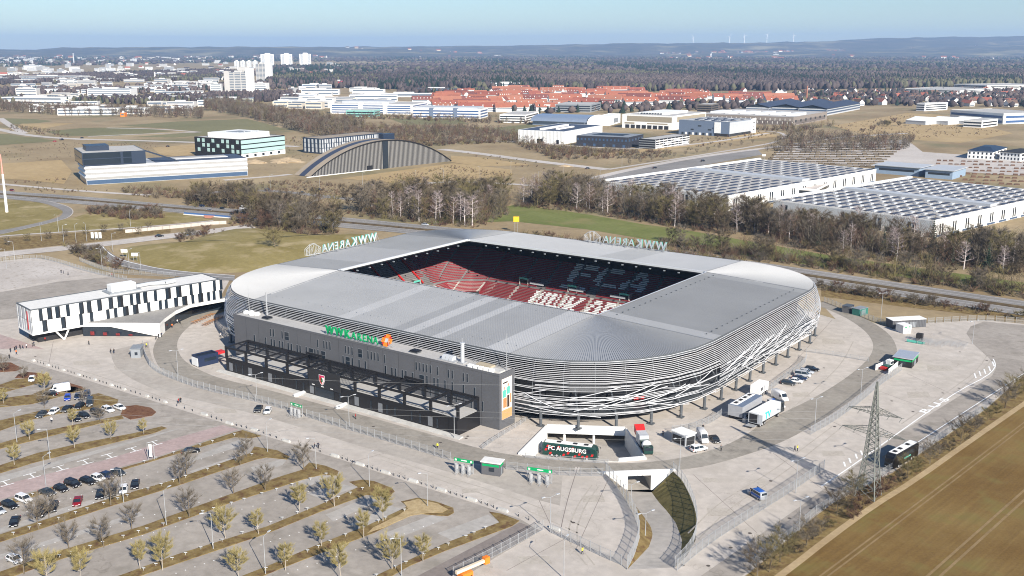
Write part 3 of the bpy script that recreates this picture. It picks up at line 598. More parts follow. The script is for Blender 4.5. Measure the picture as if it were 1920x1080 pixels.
# ---------------------------------------------------------------- stadium
st = thing('stadium', 'large oval football stadium with grey ribbed roof and white tube facade', 'stadium', (0, 0, 0))
IX, IY, OXX, OYF, OYB = 55.5, 38.3, 94.0, -82.5, 71.6
ZI, ZO = 20.2, 18.7
QC = {(1, -1): (55, -38, 39.0, 44.5), (1, 1): (55, 38, 39.0, 33.6), (-1, 1): (-55, 38, 37.0, 33.6), (-1, -1): (-50, -40, 37.5, 42.5)}     # corner ellipses of the roof edge
roof_a = M('roof_grey', (0.315, 0.322, 0.33), 0.45, 0.12, var=0.05, scale=0.06)
roof_b = M('roof_light', (0.365, 0.372, 0.382), 0.45, 0.12, var=0.04, scale=0.06)
roof_c = M('roof_mid', (0.268, 0.275, 0.284), 0.45, 0.12, var=0.05, scale=0.06)
roof_d = M('roof_dark', (0.24, 0.248, 0.262), 0.45, 0.12, var=0.05, scale=0.06)
roof_glare = M('roof_glare_tone', (0.44, 0.445, 0.45), 0.45, 0.12, var=0.04, scale=0.06)  # same roof metal, made paler to imitate sun glare on two corner fans
roof_t = M('roof_trim', (0.62, 0.63, 0.64), 0.5, 0.2, var=0.04, scale=0.1)
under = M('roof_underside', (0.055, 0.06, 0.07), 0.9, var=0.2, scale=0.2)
def ribbed(pin, pout, mat, name, amp=0.09):         # standing-seam sheet between two equally long lists of points
    b = MB(); n = len(pin)
    for i in range(n - 1):
        a0, c0, a1, c1 = Vector(pin[i]), Vector(pout[i]), Vector(pin[i + 1]), Vector(pout[i + 1]); e = .12; a2, c2 = a1.lerp(a0, e), c1.lerp(c0, e); u = Vector((0, 0, amp)); w = u * (.02 if amp > .12 else 1)
        b.quad(a0, c0, c2, a2, mat); b.quad(a2, c2, c2 + u, a2 + w, mat); b.quad(a2 + w, c2 + u, c1 + u, a1 + w, mat); b.quad(a1 + w, c1 + u, c1, a1, mat)
    return b.build(name, mat, st)
def span(a, b2, n): return [a + (b2 - a) * i / n for i in range(n + 1)]
def strip_roof(axis, s0, s1, side, mat):
    k = max(3, int(abs(s1 - s0) / .62)); t = span(s0, s1, k)
    if axis == 'x':
        yi, yo = (-IY, OYF) if side < 0 else (IY, OYB)
        ribbed([(x, yi, ZI) for x in t], [(x if side > 0 else -50 + (x + 55) * 105 / 110, yo, ZO) for x in t], mat, 'roof_panel')
    else:
        ribbed([(side * IX, y, ZI) for y in t], [(OXX, y, ZO) if side > 0 else (-87.5 - 4.5 * (y + 38) / 76, -40 + (y + 38) * 78 / 76, ZO) for y in t], mat, 'roof_panel')
for (a, c, m) in ((-55, -15, roof_a), (-15, -10, roof_b), (-10, 9, roof_a), (9, 13.5, roof_c), (13.5, 18, roof_b), (18, 25, roof_c), (25, 28.5, roof_b), (28.5, 45.5, roof_c), (45.5, 55, roof_b)): strip_roof('x', a, c, -1, m)
for (a, c, m) in ((-55, -20, roof_b), (-20, 8, roof_b), (8, 22, roof_a), (22, 49, roof_b), (49, 55, roof_b)): strip_roof('x', a, c, 1, m)
for (a, c, m) in ((-38, -32, roof_b), (-32, 33, roof_c), (33, 38, roof_a)): strip_roof('y', a, c, 1, m)
for (a, c, m) in ((-38, -22, roof_a), (-22, 6, roof_b), (6, 38, roof_a)): strip_roof('y', a, c, -1, m)
def ell(cx, cy, rx, ry, a): return (cx + rx * math.cos(a), cy + ry * math.sin(a))
def corner(qx, qy, n):
    cx, cy, rx, ry = QC[(qx, qy)]; out = []; inn = []
    for i in range(n + 1):
        a = math.pi / 2 * i / n; out.append((cx + qx * rx * math.cos(a), cy + qy * ry * math.sin(a), ZO)); inn.append((qx * (54.3 + 1.2 * math.cos(a)), qy * (37.1 + 1.2 * math.sin(a)), ZI))
    return inn, out
for (qx, qy, m) in ((1, 1, roof_glare), (-1, -1, roof_glare), (1, -1, roof_a), (-1, 1, roof_a)):
    i_, o_ = corner(qx, qy, 100); ribbed(i_, o_, m, 'roof_panel', .26 if m is roof_glare else .13)
# roof outline, facets
def outline(off=0.0, nseg=7):
    P_ = []
    for (qx, qy) in ((1, -1), (1, 1), (-1, 1), (-1, -1)):
        cx, cy, rx, ry = QC[(qx, qy)]; c = []
        for i in range(nseg + 1):
            a = math.pi / 2 * i / nseg; c.append(Vector((cx + qx * (rx + off) * math.cos(a), cy + qy * (ry + off) * math.sin(a), 0)))
        if qx * qy < 0: c = c[::-1]
        P_.append(c)
    return P_                     # four corner runs, counter-clockwise: front-right, back-right, back-left, front-left
def loop(off, nseg=7): return [p for c in outline(off, nseg) for p in c]
# eave, inner fascia, underside
lo = loop(.12, 14); b = MB()
for p, q in zip(lo, lo[1:] + lo[:1]): b.quad((p.x, p.y, ZO - 1.0), (q.x, q.y, ZO - 1.0), (q.x, q.y, ZO + .12), (p.x, p.y, ZO + .12), steel_d)
b.build('eave', steel_d, st)
inn = []
for (cx, cy, a0) in ((54.3, 37.1, 0), (-54.3, 37.1, 90), (-54.3, -37.1, 180), (54.3, -37.1, 270)):
    for i in range(5): a = R(a0 + 22.5 * i); inn.append(Vector((cx + 1.2 * math.cos(a), cy + 1.2 * math.sin(a), 0)))
b = MB()
for p, q in zip(inn, inn[1:] + inn[:1]):
    b.quad((p.x, p.y, ZI - .55), (q.x, q.y, ZI - .55), (q.x, q.y, ZI + .22), (p.x, p.y, ZI + .22), roof_t)
    po, qo = p * 1.012, q * 1.012; b.quad((p.x, p.y, ZI + .22), (q.x, q.y, ZI + .22), (qo.x, qo.y, ZI + .24), (po.x, po.y, ZI + .24), roof_t)
b.build('inner_gutter', roof_t, st)
b = MB(); l2 = loop(-.3, 4); n1 = len(inn); i2 = [p for c in [inn[15:20], inn[0:5], inn[5:10], inn[10:15]] for p in c]
for k in range(len(l2)):
    p, q = l2[k], l2[(k + 1) % len(l2)]; u, v = i2[k], i2[(k + 1) % len(l2)]
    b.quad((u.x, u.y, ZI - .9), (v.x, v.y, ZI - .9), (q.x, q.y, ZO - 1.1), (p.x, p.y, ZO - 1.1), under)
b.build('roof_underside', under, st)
for s in (-1, 1):                                    # roof seams
    for (x0, y0, x1, y1) in ((s * 55, -38, 55 if s > 0 else -50, OYF), (s * 55, 38, s * 55, OYB), (s * 55, 38, OXX if s > 0 else -92, 38), (s * 55, -38, OXX if s > 0 else -87.5, -38 if s > 0 else -40)):
        b = MB(); b.tube((x0, y0, ZI + .12), (x1, y1, ZO + .12), .16, .16, 4, roof_d); b.build('seam', roof_d, st)
b = MB()
for i in range(34):                                  # small roof hooks
    x = -50 + i * 3.1
    for y in (-44, -76): z = ZI + (ZO - ZI) * (-IY - y) / (-IY - OYF) + .12; b.box(x, x + .22, y, y + .22, z, z + .14, grey)
for i in range(20):
    y = -34 + i * 3.6
    for x in (60, 90): z = ZI + (ZO - ZI) * (x - IX) / (OXX - IX) + .12; b.box(x, x + .3, y, y + .3, z, z + .25, steel_d)
tag(b.build('roof_anchors', steel_d, st), kind='stuff')
# floodlights below the inner edge
for (x0, y0, x1, y1, n) in ((-45, 37.2, 45, 37.2, 16), (-54.2, -30, -54.2, 30, 10)):
    for i in range(n):
        x, y = x0 + (x1 - x0) * i / (n - 1), y0 + (y1 - y0) * i / (n - 1); cube('floodlight', grey, st, x - .35, x + .35, y - .25, y + .25, ZI - 1.5, ZI - 1.15)

# ---- stands: seating bowl sunk below ground level
seat_r = M('red_seats', (0.23, 0.026, 0.034), 0.7, var=0.15, scale=0.5); seat_w = P('white_seats', (0.82, 0.82, 0.82), 0.5)
terr = M('terrace_concrete', (0.40, 0.38, 0.35), 0.9, var=0.12, scale=0.3); terr_shade = M('terrace_shade_tone', (0.16, 0.15, 0.15), 0.9, var=0.15, scale=0.5)  # upper tier: same concrete, darkened to imitate deep shade under the roof
ROWS = []
Z0, S0 = -8.2, -2.0
for k in range(18): ROWS.append((S0 + .82 * k, Z0 + .43 * k, 0))
for k in range(27): ROWS.append((S0 + 15.6 + .80 * k, .1 + .57 * k, 1))
def ringpt(s, n=5):
    out = []; rr = 5 + max(s, -2) + 2
    for (qx, qy, a0) in ((1, -1, 270), (1, 1, 0), (-1, 1, 90), (-1, -1, 180)):
        for i in range(n + 1):
            a = R(a0 + 90 * i / n); out.append((qx * 50 + rr * math.cos(a), qy * 32.8 + rr * math.sin(a)))
    return out
pitch_m = gmat('pitch_turf', (0.05, 0.12, 0.03), (0.08, 0.17, 0.04), 0.05, 0.5)
b = MB(); b.poly([(-70, -52, Z0 - .6), (70, -52, Z0 - .6), (70, 52, Z0 - .6), (-70, 52, Z0 - .6)], pitch_m); b.build('pitch', pitch_m, st)
b = MB(); prev = None
for (s, z, t) in ROWS:
    lo = ringpt(s); hi = ringpt(s + .80)
    zp = z - (.43 if t == 0 else .57)
    if (s, t) == (ROWS[18][0], 1): zp = ROWS[17][1]
    if prev is None: zp = Z0 - .6
    for i in range(len(lo)):
        j = (i + 1) % len(lo)
        b.quad((*lo[i], zp), (*lo[j], zp), (*lo[j], z), (*lo[i], z), terr if t == 0 else terr_shade); b.quad((*lo[i], z), (*lo[j], z), (*hi[j], z), (*hi[i], z), terr if t == 0 else terr_shade)
    prev = z
    if t == 0 and s == ROWS[17][0]:
        h2 = ringpt(ROWS[18][0])
        for i in range(len(lo)):
            j = (i + 1) % len(lo); b.quad((*hi[i], z), (*hi[j], z), (*h2[j], z), (*h2[i], z), terr)
b.build('terrace', terr, st)
# bitmaps for lettering in the seats
F5 = {'F': ('1111111', '1100000', '1111110', '1100000', '1100000'), 'C': ('0111111', '1100000', '1100000', '1100000', '0111111'), 'A': ('0001110', '0011011', '0110011', '1111111', '1100011'), 'W': ('1101011', '1101011', '1101011', '1111111', '0110110'),
      'K': ('1100110', '1101100', '1111000', '1101100', '1100110'), 'R': ('1111110', '1100011', '1111110', '1101100', '1100110'), 'E': ('1111111', '1100000', '1111110', '1100000', '1111111'), 'N': ('1100011', '1110011', '1101111', '1100111', '1100011')}
def letter_at(txt, u0, cw, u, vrow, nrow):           # u metres along the stand, vrow 0 = top
    k = (u - u0) / cw
    i = int(math.floor(k))
    if i < 0 or i >= len(txt) or txt[i] == ' ': return False
    fx = (k - i) * 7.8
    if fx >= 7: return False
    fy = int(vrow / nrow * 5)
    if fy > 4 or vrow < 0: return False
    return F5[txt[i]][fy][int(fx)] == '1'
seats = {('r', 0): MB(), ('w', 0): MB()}
def add_seat(mb, x, y, z, dx, dy, w):                # low box with a back
    px_, py_ = -dy, dx
    def bx(a0, a1, c0, c1, z0, z1):
        n = len(mb.v)
        for zz2 in (z0, z1):
            for (a, c) in ((a0, c0), (a1, c0), (a1, c1), (a0, c1)): mb.v.append((x + dx * a + px_ * c, y + dy * a + py_ * c, zz2))
        for f in ((4, 5, 6, 7), (0, 1, 5, 4), (1, 2, 6, 5), (2, 3, 7, 6), (3, 0, 4, 7)): mb.f.append(tuple(n + i for i in f)); mb.m.append(0)
    bx(0, w, .1, .5, z + .05, z + .42); 
for ri, (s, z, t) in enumerate(ROWS):
    row = ri if t == 0 else ri - 18
    rr = 5 + max(s, -2) + 2 + .35
    runs = [((50, -32.8), (0, 1), 65.6, 1, 'R'), ((50, 32.8), (-1, 0), 100, 0, 'B'), ((-50, 32.8), (0, -1), 65.6, 1, 'L'), ((-50, -32.8), (1, 0), 100, 0, 'F')]
    for (c, d, ln, ax, side) in runs:
        if side in 'RF' : continue
        nx, ny = d[1], -d[0]
        ext = (s + 4) * .55
        u = -ext
        while u < ln + ext - .9:
            x, y = c[0] + nx * rr + d[0] * u, c[1] + ny * rr + d[1] * u
            seg = (u + 100) % 12.5
            if seg < 1.3: u += 1.0; continue
            if side == 'L' and 5 < u < 72: u += 1; continue                    # standing terrace
            if t == 1 and row < 5 and (u + 100) % 25 < 5.0: u += 1; continue     # stair mouths
            key = 'r'
            if side == 'B':
                um = ln - u
                if t == 1 and letter_at('FCA', 32.5, 12.7, um, 16 - row, 11): key = 'w'
                if t == 0 and letter_at('WWKARENA', 22.0, 8.8, um, 16 - row, 12): key = 'w'
                if t == 1 and row in (2, 3) and 31 < um < 44: key = 'w'
            add_seat(seats[(key, 0)], x, y, z, d[0] * 1.0, d[1] * 1.0, .92); u += 1.0
    # corner back-left seats
    for i in range(int(rr * math.pi / 2)):
        a = R(90) + (i + .5) / rr
        if i % 12 == 5: continue
        x, y = -50 + rr * math.cos(a), 32.8 + rr * math.sin(a); add_seat(seats[('r', 0)], x, y, z, -math.sin(a), math.cos(a), .92)
tag(seats[('r', 0)].build('red_seats', seat_r, st), kind='stuff'); tag(seats[('w', 0)].build('white_seats', seat_w, st), kind='stuff')
# red stair rails of the standing terrace, stair mouths
for y in (27, 18, 8, -2, -14):
    b = MB()
    for (a, c) in ((ROWS[1], ROWS[17]), (ROWS[19], ROWS[43])): b.tube((-57 - a[0], y, a[1] + .5), (-57 - c[0], y, c[1] + .5), .35, .35, 4, redp)
    b.build('stair_rail', redp, st)
def mouth(x, y, rz):
    r0 = obj('stair_mouth', None, st, (x, y, .4), rz)
    cube('side_wall', terr, r0, -2.3, -2.0, -.5, 4, -.5, 2.6); cube('side_wall', terr, r0, 2.0, 2.3, -.5, 4, -.5, 2.6); cube('opening', blackm, r0, -2, 2, -.2, 3.6, 0, 2.1); cube('sign', teal_s, r0, -2.2, 2.2, -.62, -.5, 2.15, 2.95)
for x in (-37, -12, 13, 38): mouth(x, 32.8 + 7 + 14.0, 0)
for y in (22, -2): mouth(-50 - 7 - 14.0, y, R(90))
b = MB()
for i in range(9):                                  # media desks at the tier break
    x = -40 + i * 10
    if i % 2: cube('media_desk', lightgrey, st, x - 3.5, x + 3.5, 32.8 + 7 + 13.3, 32.8 + 7 + 13.7, 1.0, 1.9)
sc_ = thing('video_screen', 'small video screen showing players in the seating corner', 'screen', (-56.5, 38.0, -3.2), R(36)) if False else obj('advert_panel', None, st, (-52.5, 36.2, -5.4), R(40))
cube('panel', blackm, sc_, -3.4, 3.4, -.1, .1, 0, 3.6)
for i in range(9): cube('print_patch', [green_s, white, teal_s, blackm][i % 4], sc_, -3.1 + i * .69, -2.5 + i * .69, -.16, -.12, .4 + (i * 7 % 5) * .25, 1.6 + (i * 5 % 4) * .4)

# ---- back wall of the stands and concourse behind the tube facade
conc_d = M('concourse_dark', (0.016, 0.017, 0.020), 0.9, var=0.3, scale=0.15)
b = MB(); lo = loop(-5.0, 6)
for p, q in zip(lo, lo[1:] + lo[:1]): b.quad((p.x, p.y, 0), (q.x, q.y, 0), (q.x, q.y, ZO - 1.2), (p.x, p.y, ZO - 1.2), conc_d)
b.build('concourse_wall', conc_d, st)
b = MB(); la = loop(-5.0, 6); lb = loop(.6, 6)
for z in (4.0,):
    for k in range(len(la)):
        p, q, u, v = la[k], la[(k + 1) % len(la)], lb[k], lb[(k + 1) % len(la)]
        b.quad((p.x, p.y, z), (q.x, q.y, z), (v.x, v.y, z), (u.x, u.y, z), steel_d); b.quad((u.x, u.y, z - .5), (v.x, v.y, z - .5), (v.x, v.y, z), (u.x, u.y, z), steel_d)
b.build('concourse_slab', steel_d, st)
# doors and adverts seen between the tubes
for k in range(26):
    lo = la; p = lo[(k * 1) % len(lo)]; q = lo[(k + 1) % len(lo)]
    if (q - p).length < 3: continue
    d = (q - p).normalized(); nn = Vector((d.y, -d.x, 0))
    for f in ((.3, .7) if k % 3 == 0 else ()):
        c = p.lerp(q, f) + nn * .2; rz = math.atan2(d.y, d.x); mt = [redp, white, green_s, grey][rnd.randrange(4)]
        o = cube('banner', mt, st, c.x - 1.6, c.x + 1.6, c.y - .05, c.y + .05, 5.0, 5.8); o.rotation_euler = (0, 0, rz)
# steel columns under the tubes
col_l = loop(1.2, 7)
def along(off, spacing):
    l = [p for c in outline(off, 10) for p in c]; l.append(l[0]); tot = sum((b2 - a).length for a, b2 in zip(l[:-1], l[1:])); return resample(l, int(tot / spacing))
COLP = along(1.6, 10.3)[:-1]
for p in COLP:
    if -52 < p.x < 60 and p.y < -70: continue
    ln = math.hypot(p.x, p.y); dx, dy = p.x / ln, p.y / ln
    b = MB(); b.tube((p.x, p.y, 0), (p.x + dx * .1, p.y + dy * .1, 3.9), .42, .42, 8, steel_d); b.tube((p.x, p.y, 3.2), (p.x - dx * 5.5, p.y - dy * 5.5, 9.5), .3, .25, 6, steel_d)
    b.box(p.x - .8, p.x + .8, p.y - .8, p.y + .8, 0.02, .35, steel_d); b.build('column', steel_d, st)
# ---- white tube facade: rings of tubes, the lower ones tilted and crossed
rod_m = M('white_tubes', (0.66, 0.67, 0.69), 0.4, 0.15, var=0.03, scale=0.3)
def prof(z): return float(np.interp(z, [3.4, 5, 9, 14, 17, 18.6], [1.5, 2.2, 2.9, 2.5, 1.5, .5]))
r3 = random.Random(11)
def run_pts(sec):
    c = outline(0, 7)
    if sec % 2 == 0: return c[sec // 2]
    a = c[sec // 2][-1]; b2 = c[(sec // 2 + 1) % 4][0]; return [a.lerp(b2, i / 8) for i in range(9)]
def nrm(p):
    qx = 1 if p.x > 0 else -1; qy = 1 if p.y > 0 else -1
    cx, cy, rx, ry = QC[(qx, qy)]; ax, ay = max(0, abs(p.x) - abs(cx)), max(0, abs(p.y) - abs(cy))
    v = Vector((qx * ax / rx, qy * ay / ry, 0)); return v.normalized() if v.length > .01 else Vector((0, qy, 0))
NL = 33
for sec in range(8):
    base = run_pts(sec); NN = [nrm(p) for p in base]
    for k in range(NL):
        z = 3.5 + (18.45 - 3.5) * k / (NL - 1)
        low = max(0, min(1, ((14.2 if sec in (0, 7) else 12.2) - z) / 4.5))
        if sec == 7 and z < 15.2: continue
        if low > .15 and r3.random() < .06 + .14 * low: continue
        j0 = r3.uniform(-1, 1) * .7 * low; j1 = r3.uniform(-1, 1) * .7 * low
        i0, i1 = 0, len(base) - 1
        if low > .3 and r3.random() < .45:
            if r3.random() < .5: i1 = r3.randint(3, len(base) - 2)
            else: i0 = r3.randint(1, 4)
        pts = []
        for i in range(i0, i1 + 1):
            f = i / (len(base) - 1); zk = max(3.3, z + j0 + (j1 - j0) * f); off = prof(zk) + low * r3.uniform(0, .25); p = base[i] + NN[i] * off; pts.append((p.x, p.y, zk))
        b = MB(); b.path(pts, .078, 4, rod_m); b.build('tube', rod_m, st)
for k in range(54):                                  # crossing tubes
    sec = r3.choice([0, 0, 0, 1, 1, 1, 1, 2, 6]); base = run_pts(sec); ln = len(base) - 1; f0 = r3.uniform(0, .85); f1 = min(1, f0 + r3.uniform(.10, .35)); z0 = r3.uniform(3.4, 11); z1 = min(13.2, max(3.4, z0 + r3.choice([-1, 1]) * r3.uniform(2.5, 6)))
    pts = []
    for i in range(5):
        f = f0 + (f1 - f0) * i / 4; u = f * ln; q = base[int(u)].lerp(base[min(ln, int(u) + 1)], u - int(u)); z = z0 + (z1 - z0) * i / 4; p = q + nrm(q) * (prof(z) + .35); pts.append((p.x, p.y, z))
    b = MB(); b.path(pts, .105, 4, rod_m); b.build('brace_tube', rod_m, st)
for p in along(.3, 8.0)[:-1]:                        # posts behind the tubes
    nv2 = nrm(p); b = MB(); zs = [15.3, 17, 18.6] if (p.y < -80 and abs(p.x) < 56) else [3.6, 9, 14, 17, 18.6]
    b.path([(p.x + nv2.x * (prof(z) - .5), p.y + nv2.y * (prof(z) - .5), z) for z in zs], .10, 4, steel_d); b.build('facade_post', steel_d, st)

# ---- roof signs
def logo(root, s, mp, mw, parts=4):
    # square logo of four bars round an open middle
    for (x0, x1, z0, z1) in ((0, .32, .3, .7), (.68, 1, .3, .7), (.3, .7, 0, .32), (.3, .7, .68, 1)): cube('logo_bar', mp, root, x0 * s, x1 * s, -.2, .2, z0 * s, z1 * s)
def roof_sign(name, label, p0, rz, h, mirrored, mat, back):
    r_ = thing(name, label, 'sign', p0, rz)
    x = 0
    for (tx, sz, bold) in (('WWK', h * 1.42, .088), ('ARENA', h * 1.30, .01)):
        for ch in tx:
            me = text_mesh(ch, sz, .35, mat, bold=bold * h * .6); o = obj('letter', me, r_, (x, 0, .5)); o.rotation_euler = (math.pi / 2, 0, 0)
            wdt = max(v.co.x for v in me.vertices); 
            if back:
                me2 = text_mesh(ch, sz, .08, back, bold=bold * h * .4); o2 = obj('letter_back', me2, r_, (x, .3, .5)); o2.rotation_euler = (math.pi / 2, 0, 0)
            x += wdt + h * .16
    b = MB(); b.box(-.3, x + h * 1.6, .05, .25, .1, .3, steel); 
    for i in range(7):
        u = (x + h * 1.6) * i / 6; b.tube((u, .1, .2), (u, 2.6, .1), .1, .1, 4, steel); b.tube((u, .1, h), (u, 2.2, .1), .06, .06, 4, steel); b.tube((u, .1, .1), (u, .1, h), .06, .06, 4, steel)
    b.build('frame', steel, r_)
    return r_, x
# the sign above the main entrance, facing the car park
s0 = WY(608, 626, -91.3)
r_, x = roof_sign('roof_sign', 'green stadium name letters with orange logo on the front building roof', (s0.x, -90.6, 15.55), 0, 2.3, False, green_s, None)
lg = obj('logo', None, r_, (x + .3, .2, .3)); lg.rotation_euler = (R(-28), 0, 0); logo(lg, 3.6, orange, white); cube('logo_core', lightgrey, lg, 1.2, 2.4, -.1, .1, 1.2, 2.4)
for (x0, z0) in ((.45, .45), (2.5, .45), (.45, 2.5), (2.5, 2.5)): cube('logo_corner', redp, lg, x0, x0 + .6, -.15, .15, z0, z0 + .6)
# signs on the far edges, seen from behind
aa, bb = WX(616, 466, -88.5), WX(706, 456, -88.5)
r_, x = roof_sign('roof_sign', 'stadium name letters seen from behind on the left roof edge', (-88.6, bb.y, ZO + .3), R(-90), 3.4, True, teal_s, lightgrey)
def hexframe(root, x0, h):
    b = MB(); pts = [(0, .0), (0, .55), (.7, 1), (1.15, .95), (1.75, .6), (1.75, .05), (1.2, .0), (.6, .0)]
    for yy in (0, .9):
        P3 = [(x0 + a * h, yy, .4 + c * h) for a, c in pts]
        for a, c in zip(P3, P3[1:] + P3[:1]): b.tube(a, c, .08, .08, 4, lightgrey)
        for (u, v) in ((2, 7), (3, 6), (1, 7), (4, 6)): b.tube(P3[u], P3[v], .07, .07, 4, lightgrey)
        for f in (.3, 1.0, 1.45): b.tube((x0 + f * h, yy, .4), (x0 + f * h, yy, .4 + .72 * h), .05, .05, 4, lightgrey)
    b.build('logo_frame', lightgrey, root)
hexframe(r_, x + .8, 4.4)
aa, bb = WY(1139, 457, 70), WY(1249, 468, 70)
r_, x = roof_sign('roof_sign', 'stadium name letters seen from behind on the far roof edge', (bb.x, 70.2, ZO + .3), R(180), 3.2, True, teal_s, lightgrey)
hexframe(r_, x + .8, 4.4)

# ---- main building with terrace
hb = thing('entrance_building', 'long dark grey entrance building with slit windows in front of the stadium', 'building', (0, 0, 0))
BX0, BX1, BYF, BYB, BH = -50.0, 58.0, -91.6, -84.6, 15.4
b = MB(); b.box(BX0, BX1, BYF, BYB, 0, BH, darkgrey); b.build('wall', darkgrey, hb)
b = MB(); b.box(BX0 + .4, BX1 - .4, BYF + .4, BYB - .05, BH - .1, BH + .04, flatroof); b.build('roof', flatroof, hb)
b = MB()
for (x0, x1, y0, y1) in ((BX0 - .05, BX1 + .05, BYF - .06, BYF + .3), (BX0 - .05, BX0 + .3, BYF + .3, BYB), (BX1 - .3, BX1 + .05, BYF + .3, BYB)): b.box(x0, x1, y0, y1, BH - .25, BH + .3, darkgrey)
b.build('parapet', darkgrey, hb)
for i in range(1, 18):                               # cladding joints
    x = BX0 + (BX1 - BX0) * i / 18; cube('cladding_joint', blackm, hb, x - .03, x + .03, BYF - .012, BYF + .02, 0.2, BH - .3)
winf = M('window_reveal', (0.19, 0.20, 0.215), 0.5, 0.2, var=.05)
def fwin(zx, zy0, zy1, wpx, ox, oy, s=6.0):
    a = WY(ox + zx / s, oy + zy0 / s, BYF); c = WY(ox + zx / s, oy + zy1 / s, BYF); a2 = WY(ox + (zx + wpx) / s, oy + zy0 / s, BYF); w = abs(a2.x - a.x)
    o = obj('window', None, hb, (a.x, BYF, c.z)); h = a.z - c.z
    cube('frame', winf, o, -.05, w + .05, -.05, .05, -.08, h + .08); cube('pane', glass, o, .08 if w > .5 else .04, w - .04, -.07, -.04, .05, h - .05)
    if w > 1.0: cube('glazing_bar', winf, o, -.02, w + .02, -.09, -.06, h * .45, h * .45 + .1)
SL1 = [(334, 400, 485), (460, 432, 515), (515, 335, 420), (548, 340, 425), (525, 450, 535), (557, 455, 540), (618, 470, 555), (652, 478, 562), (645, 362, 448), (715, 495, 580), (750, 502, 588), (815, 515, 600), (848, 523, 610), (918, 540, 625), (1015, 565, 648), (1050, 573, 655),
       (1045, 455, 545), (1115, 470, 560), (1148, 478, 568), (1183, 485, 575), (1332, 640, 730), (1360, 528, 615), (1395, 535, 625), (1432, 545, 632), (1437, 665, 755), (1512, 682, 772), (1583, 700, 790), (1612, 585, 675), (1650, 593, 685), (1688, 602, 695), (1725, 610, 702), (1800, 628, 722), (1808, 755, 850), (1882, 772, 865), (470, 548, 632), (345, 515, 600), (1625, 830, 900), (1700, 848, 915)]
for (x, y0, y1) in SL1: fwin(x, y0, y1, 16, 420, 560)
for (x, y0, y1) in [(680, 370, 460), (955, 552, 640), (1092, 585, 670), (1368, 648, 740), (1507, 560, 655)]: fwin(x, y0, y1, 48, 420, 560)
SL2 = [(248, 512, 605), (320, 532, 625), (362, 540, 632), (440, 560, 652), (478, 568, 660), (555, 588, 682), (594, 470, 560), (634, 478, 570), (673, 487, 580), (712, 497, 590), (754, 505, 600), (835, 525, 620), (715, 625, 718), (795, 645, 740), (838, 655, 748), (918, 675, 770), (957, 553, 648), (1000, 563, 658), (1000, 695, 790), (1125, 593, 690), (1168, 602, 698), (1125, 725, 820), (1252, 755, 855), (1130, 858, 965), (1215, 880, 990), (1342, 912, 1025), (757, 765, 850), (920, 805, 880), (1003, 825, 900), (1045, 835, 920), (1215, 1040, 1110)]
for (x, y0, y1) in SL2: fwin(x, y0, y1, 18, 680, 600)
for (x, y0, y1) in [(636, 610, 702), (805, 775, 870)]: fwin(x, y0, y1, 55, 680, 600)
for x in (-49.5, -44): pass
# end wall poster
ps = obj('poster', None, hb, (BX1 + .02, BYF + 1.0, 2.6), R(90))
PW, PH = 4.6, 11.4
posterw = M('poster_paper', (0.72, 0.62, 0.55), 0.7, var=0.12, scale=0.4)
cube('sheet', posterw, ps, 0, PW, -.06, 0, 0, PH); cube('print_patch', P('poster_orange', (0.62, 0.28, 0.12), .7), ps, .05, PW - .05, -.08, -.07, .05, 2.6); cube('print_patch', blackm, ps, .5, 2.6, -.08, -.07, 10.0, 10.4)
for (x, z, m) in ((1.1, 7.3, teal_s), (2.9, 7.9, teal_s)):
    b = MB(); b.poly([(x - .7, -.085, z - 1.2), (x + .7, -.085, z - 1.2), (x + .85, -.085, z + .6), (x + .3, -.085, z + .95), (x - .3, -.085, z + .95), (x - .85, -.085, z + .6)], m); b.build('print_shirt', m, ps)
    b = MB(); b.poly([(x + .35 * math.cos(i * .785), -.086, z + 1.4 + .45 * math.sin(i * .785)) for i in range(8)], skin); b.build('print_head', skin, ps)
for (x0, x1, z0, z1) in ((.6, 2.2, 3.2, 5.9), (2.4, 3.4, 3.0, 6.4), (3.7, 4.3, 4.0, 6.6)): cube('print_patch', [wood, blackm, hair][int(x0) % 3], ps, x0, x1, -.084, -.078, z0, z1)
b = MB(); b.box(BX1 - 6, BX1 - 1, BYF + 1.5, BYF + 4, BH + .04, BH + .4, concrete); b.build('roof_slab', concrete, hb)
for (x, ) in ((-37,), (26,)):                          # dark roof hatches
    r_ = thing('roof_hatch', 'black roof hatch on the front building, ' + ('left' if x < 0 else 'right') + ' of the green letters', 'hatch', (x, -88.6, BH + .04)); cube('kerb', steel_d, r_, -1.3, 1.3, -1, 1, 0, .5); b = MB(); b.box(-1.5, 1.5, -1.2, 1.2, .5, .8, black, tx=.3, ty=.3); b.build('lid', black, r_)
# plant well on the right roof: ducts, chimney
pl = thing('ventilation_unit', 'pale silver ventilation drum with curved ducts on the front building roof', 'ventilation', (36.5, -88.5, BH + .04))
for i in range(3):
    b = MB(); n = 10
    for k in range(n): a0, a1 = math.pi * k / n, math.pi * (k + 1) / n; b.quad((i * 1.3, 1.3 * math.cos(a0), 1.5 * math.sin(a0)), (i * 1.3 + 1.1, 1.3 * math.cos(a0), 1.5 * math.sin(a0)), (i * 1.3 + 1.1, 1.3 * math.cos(a1), 1.5 * math.sin(a1)), (i * 1.3, 1.3 * math.cos(a1), 1.5 * math.sin(a1)), lightgrey)
    for sx in (0, 1.1): b.poly([(i * 1.3 + sx, 1.3 * math.cos(math.pi * k / n), 1.5 * math.sin(math.pi * k / n)) for k in range(n + 1)], lightgrey)
    b.build('duct', lightgrey, pl)
cube('base', steel, pl, -1, 5, -1.6, 1.6, 0, .25)
ch = thing('exhaust_stack', 'pale blue exhaust pipe standing on the front building roof', 'chimney', (43.2, -88.7, BH))
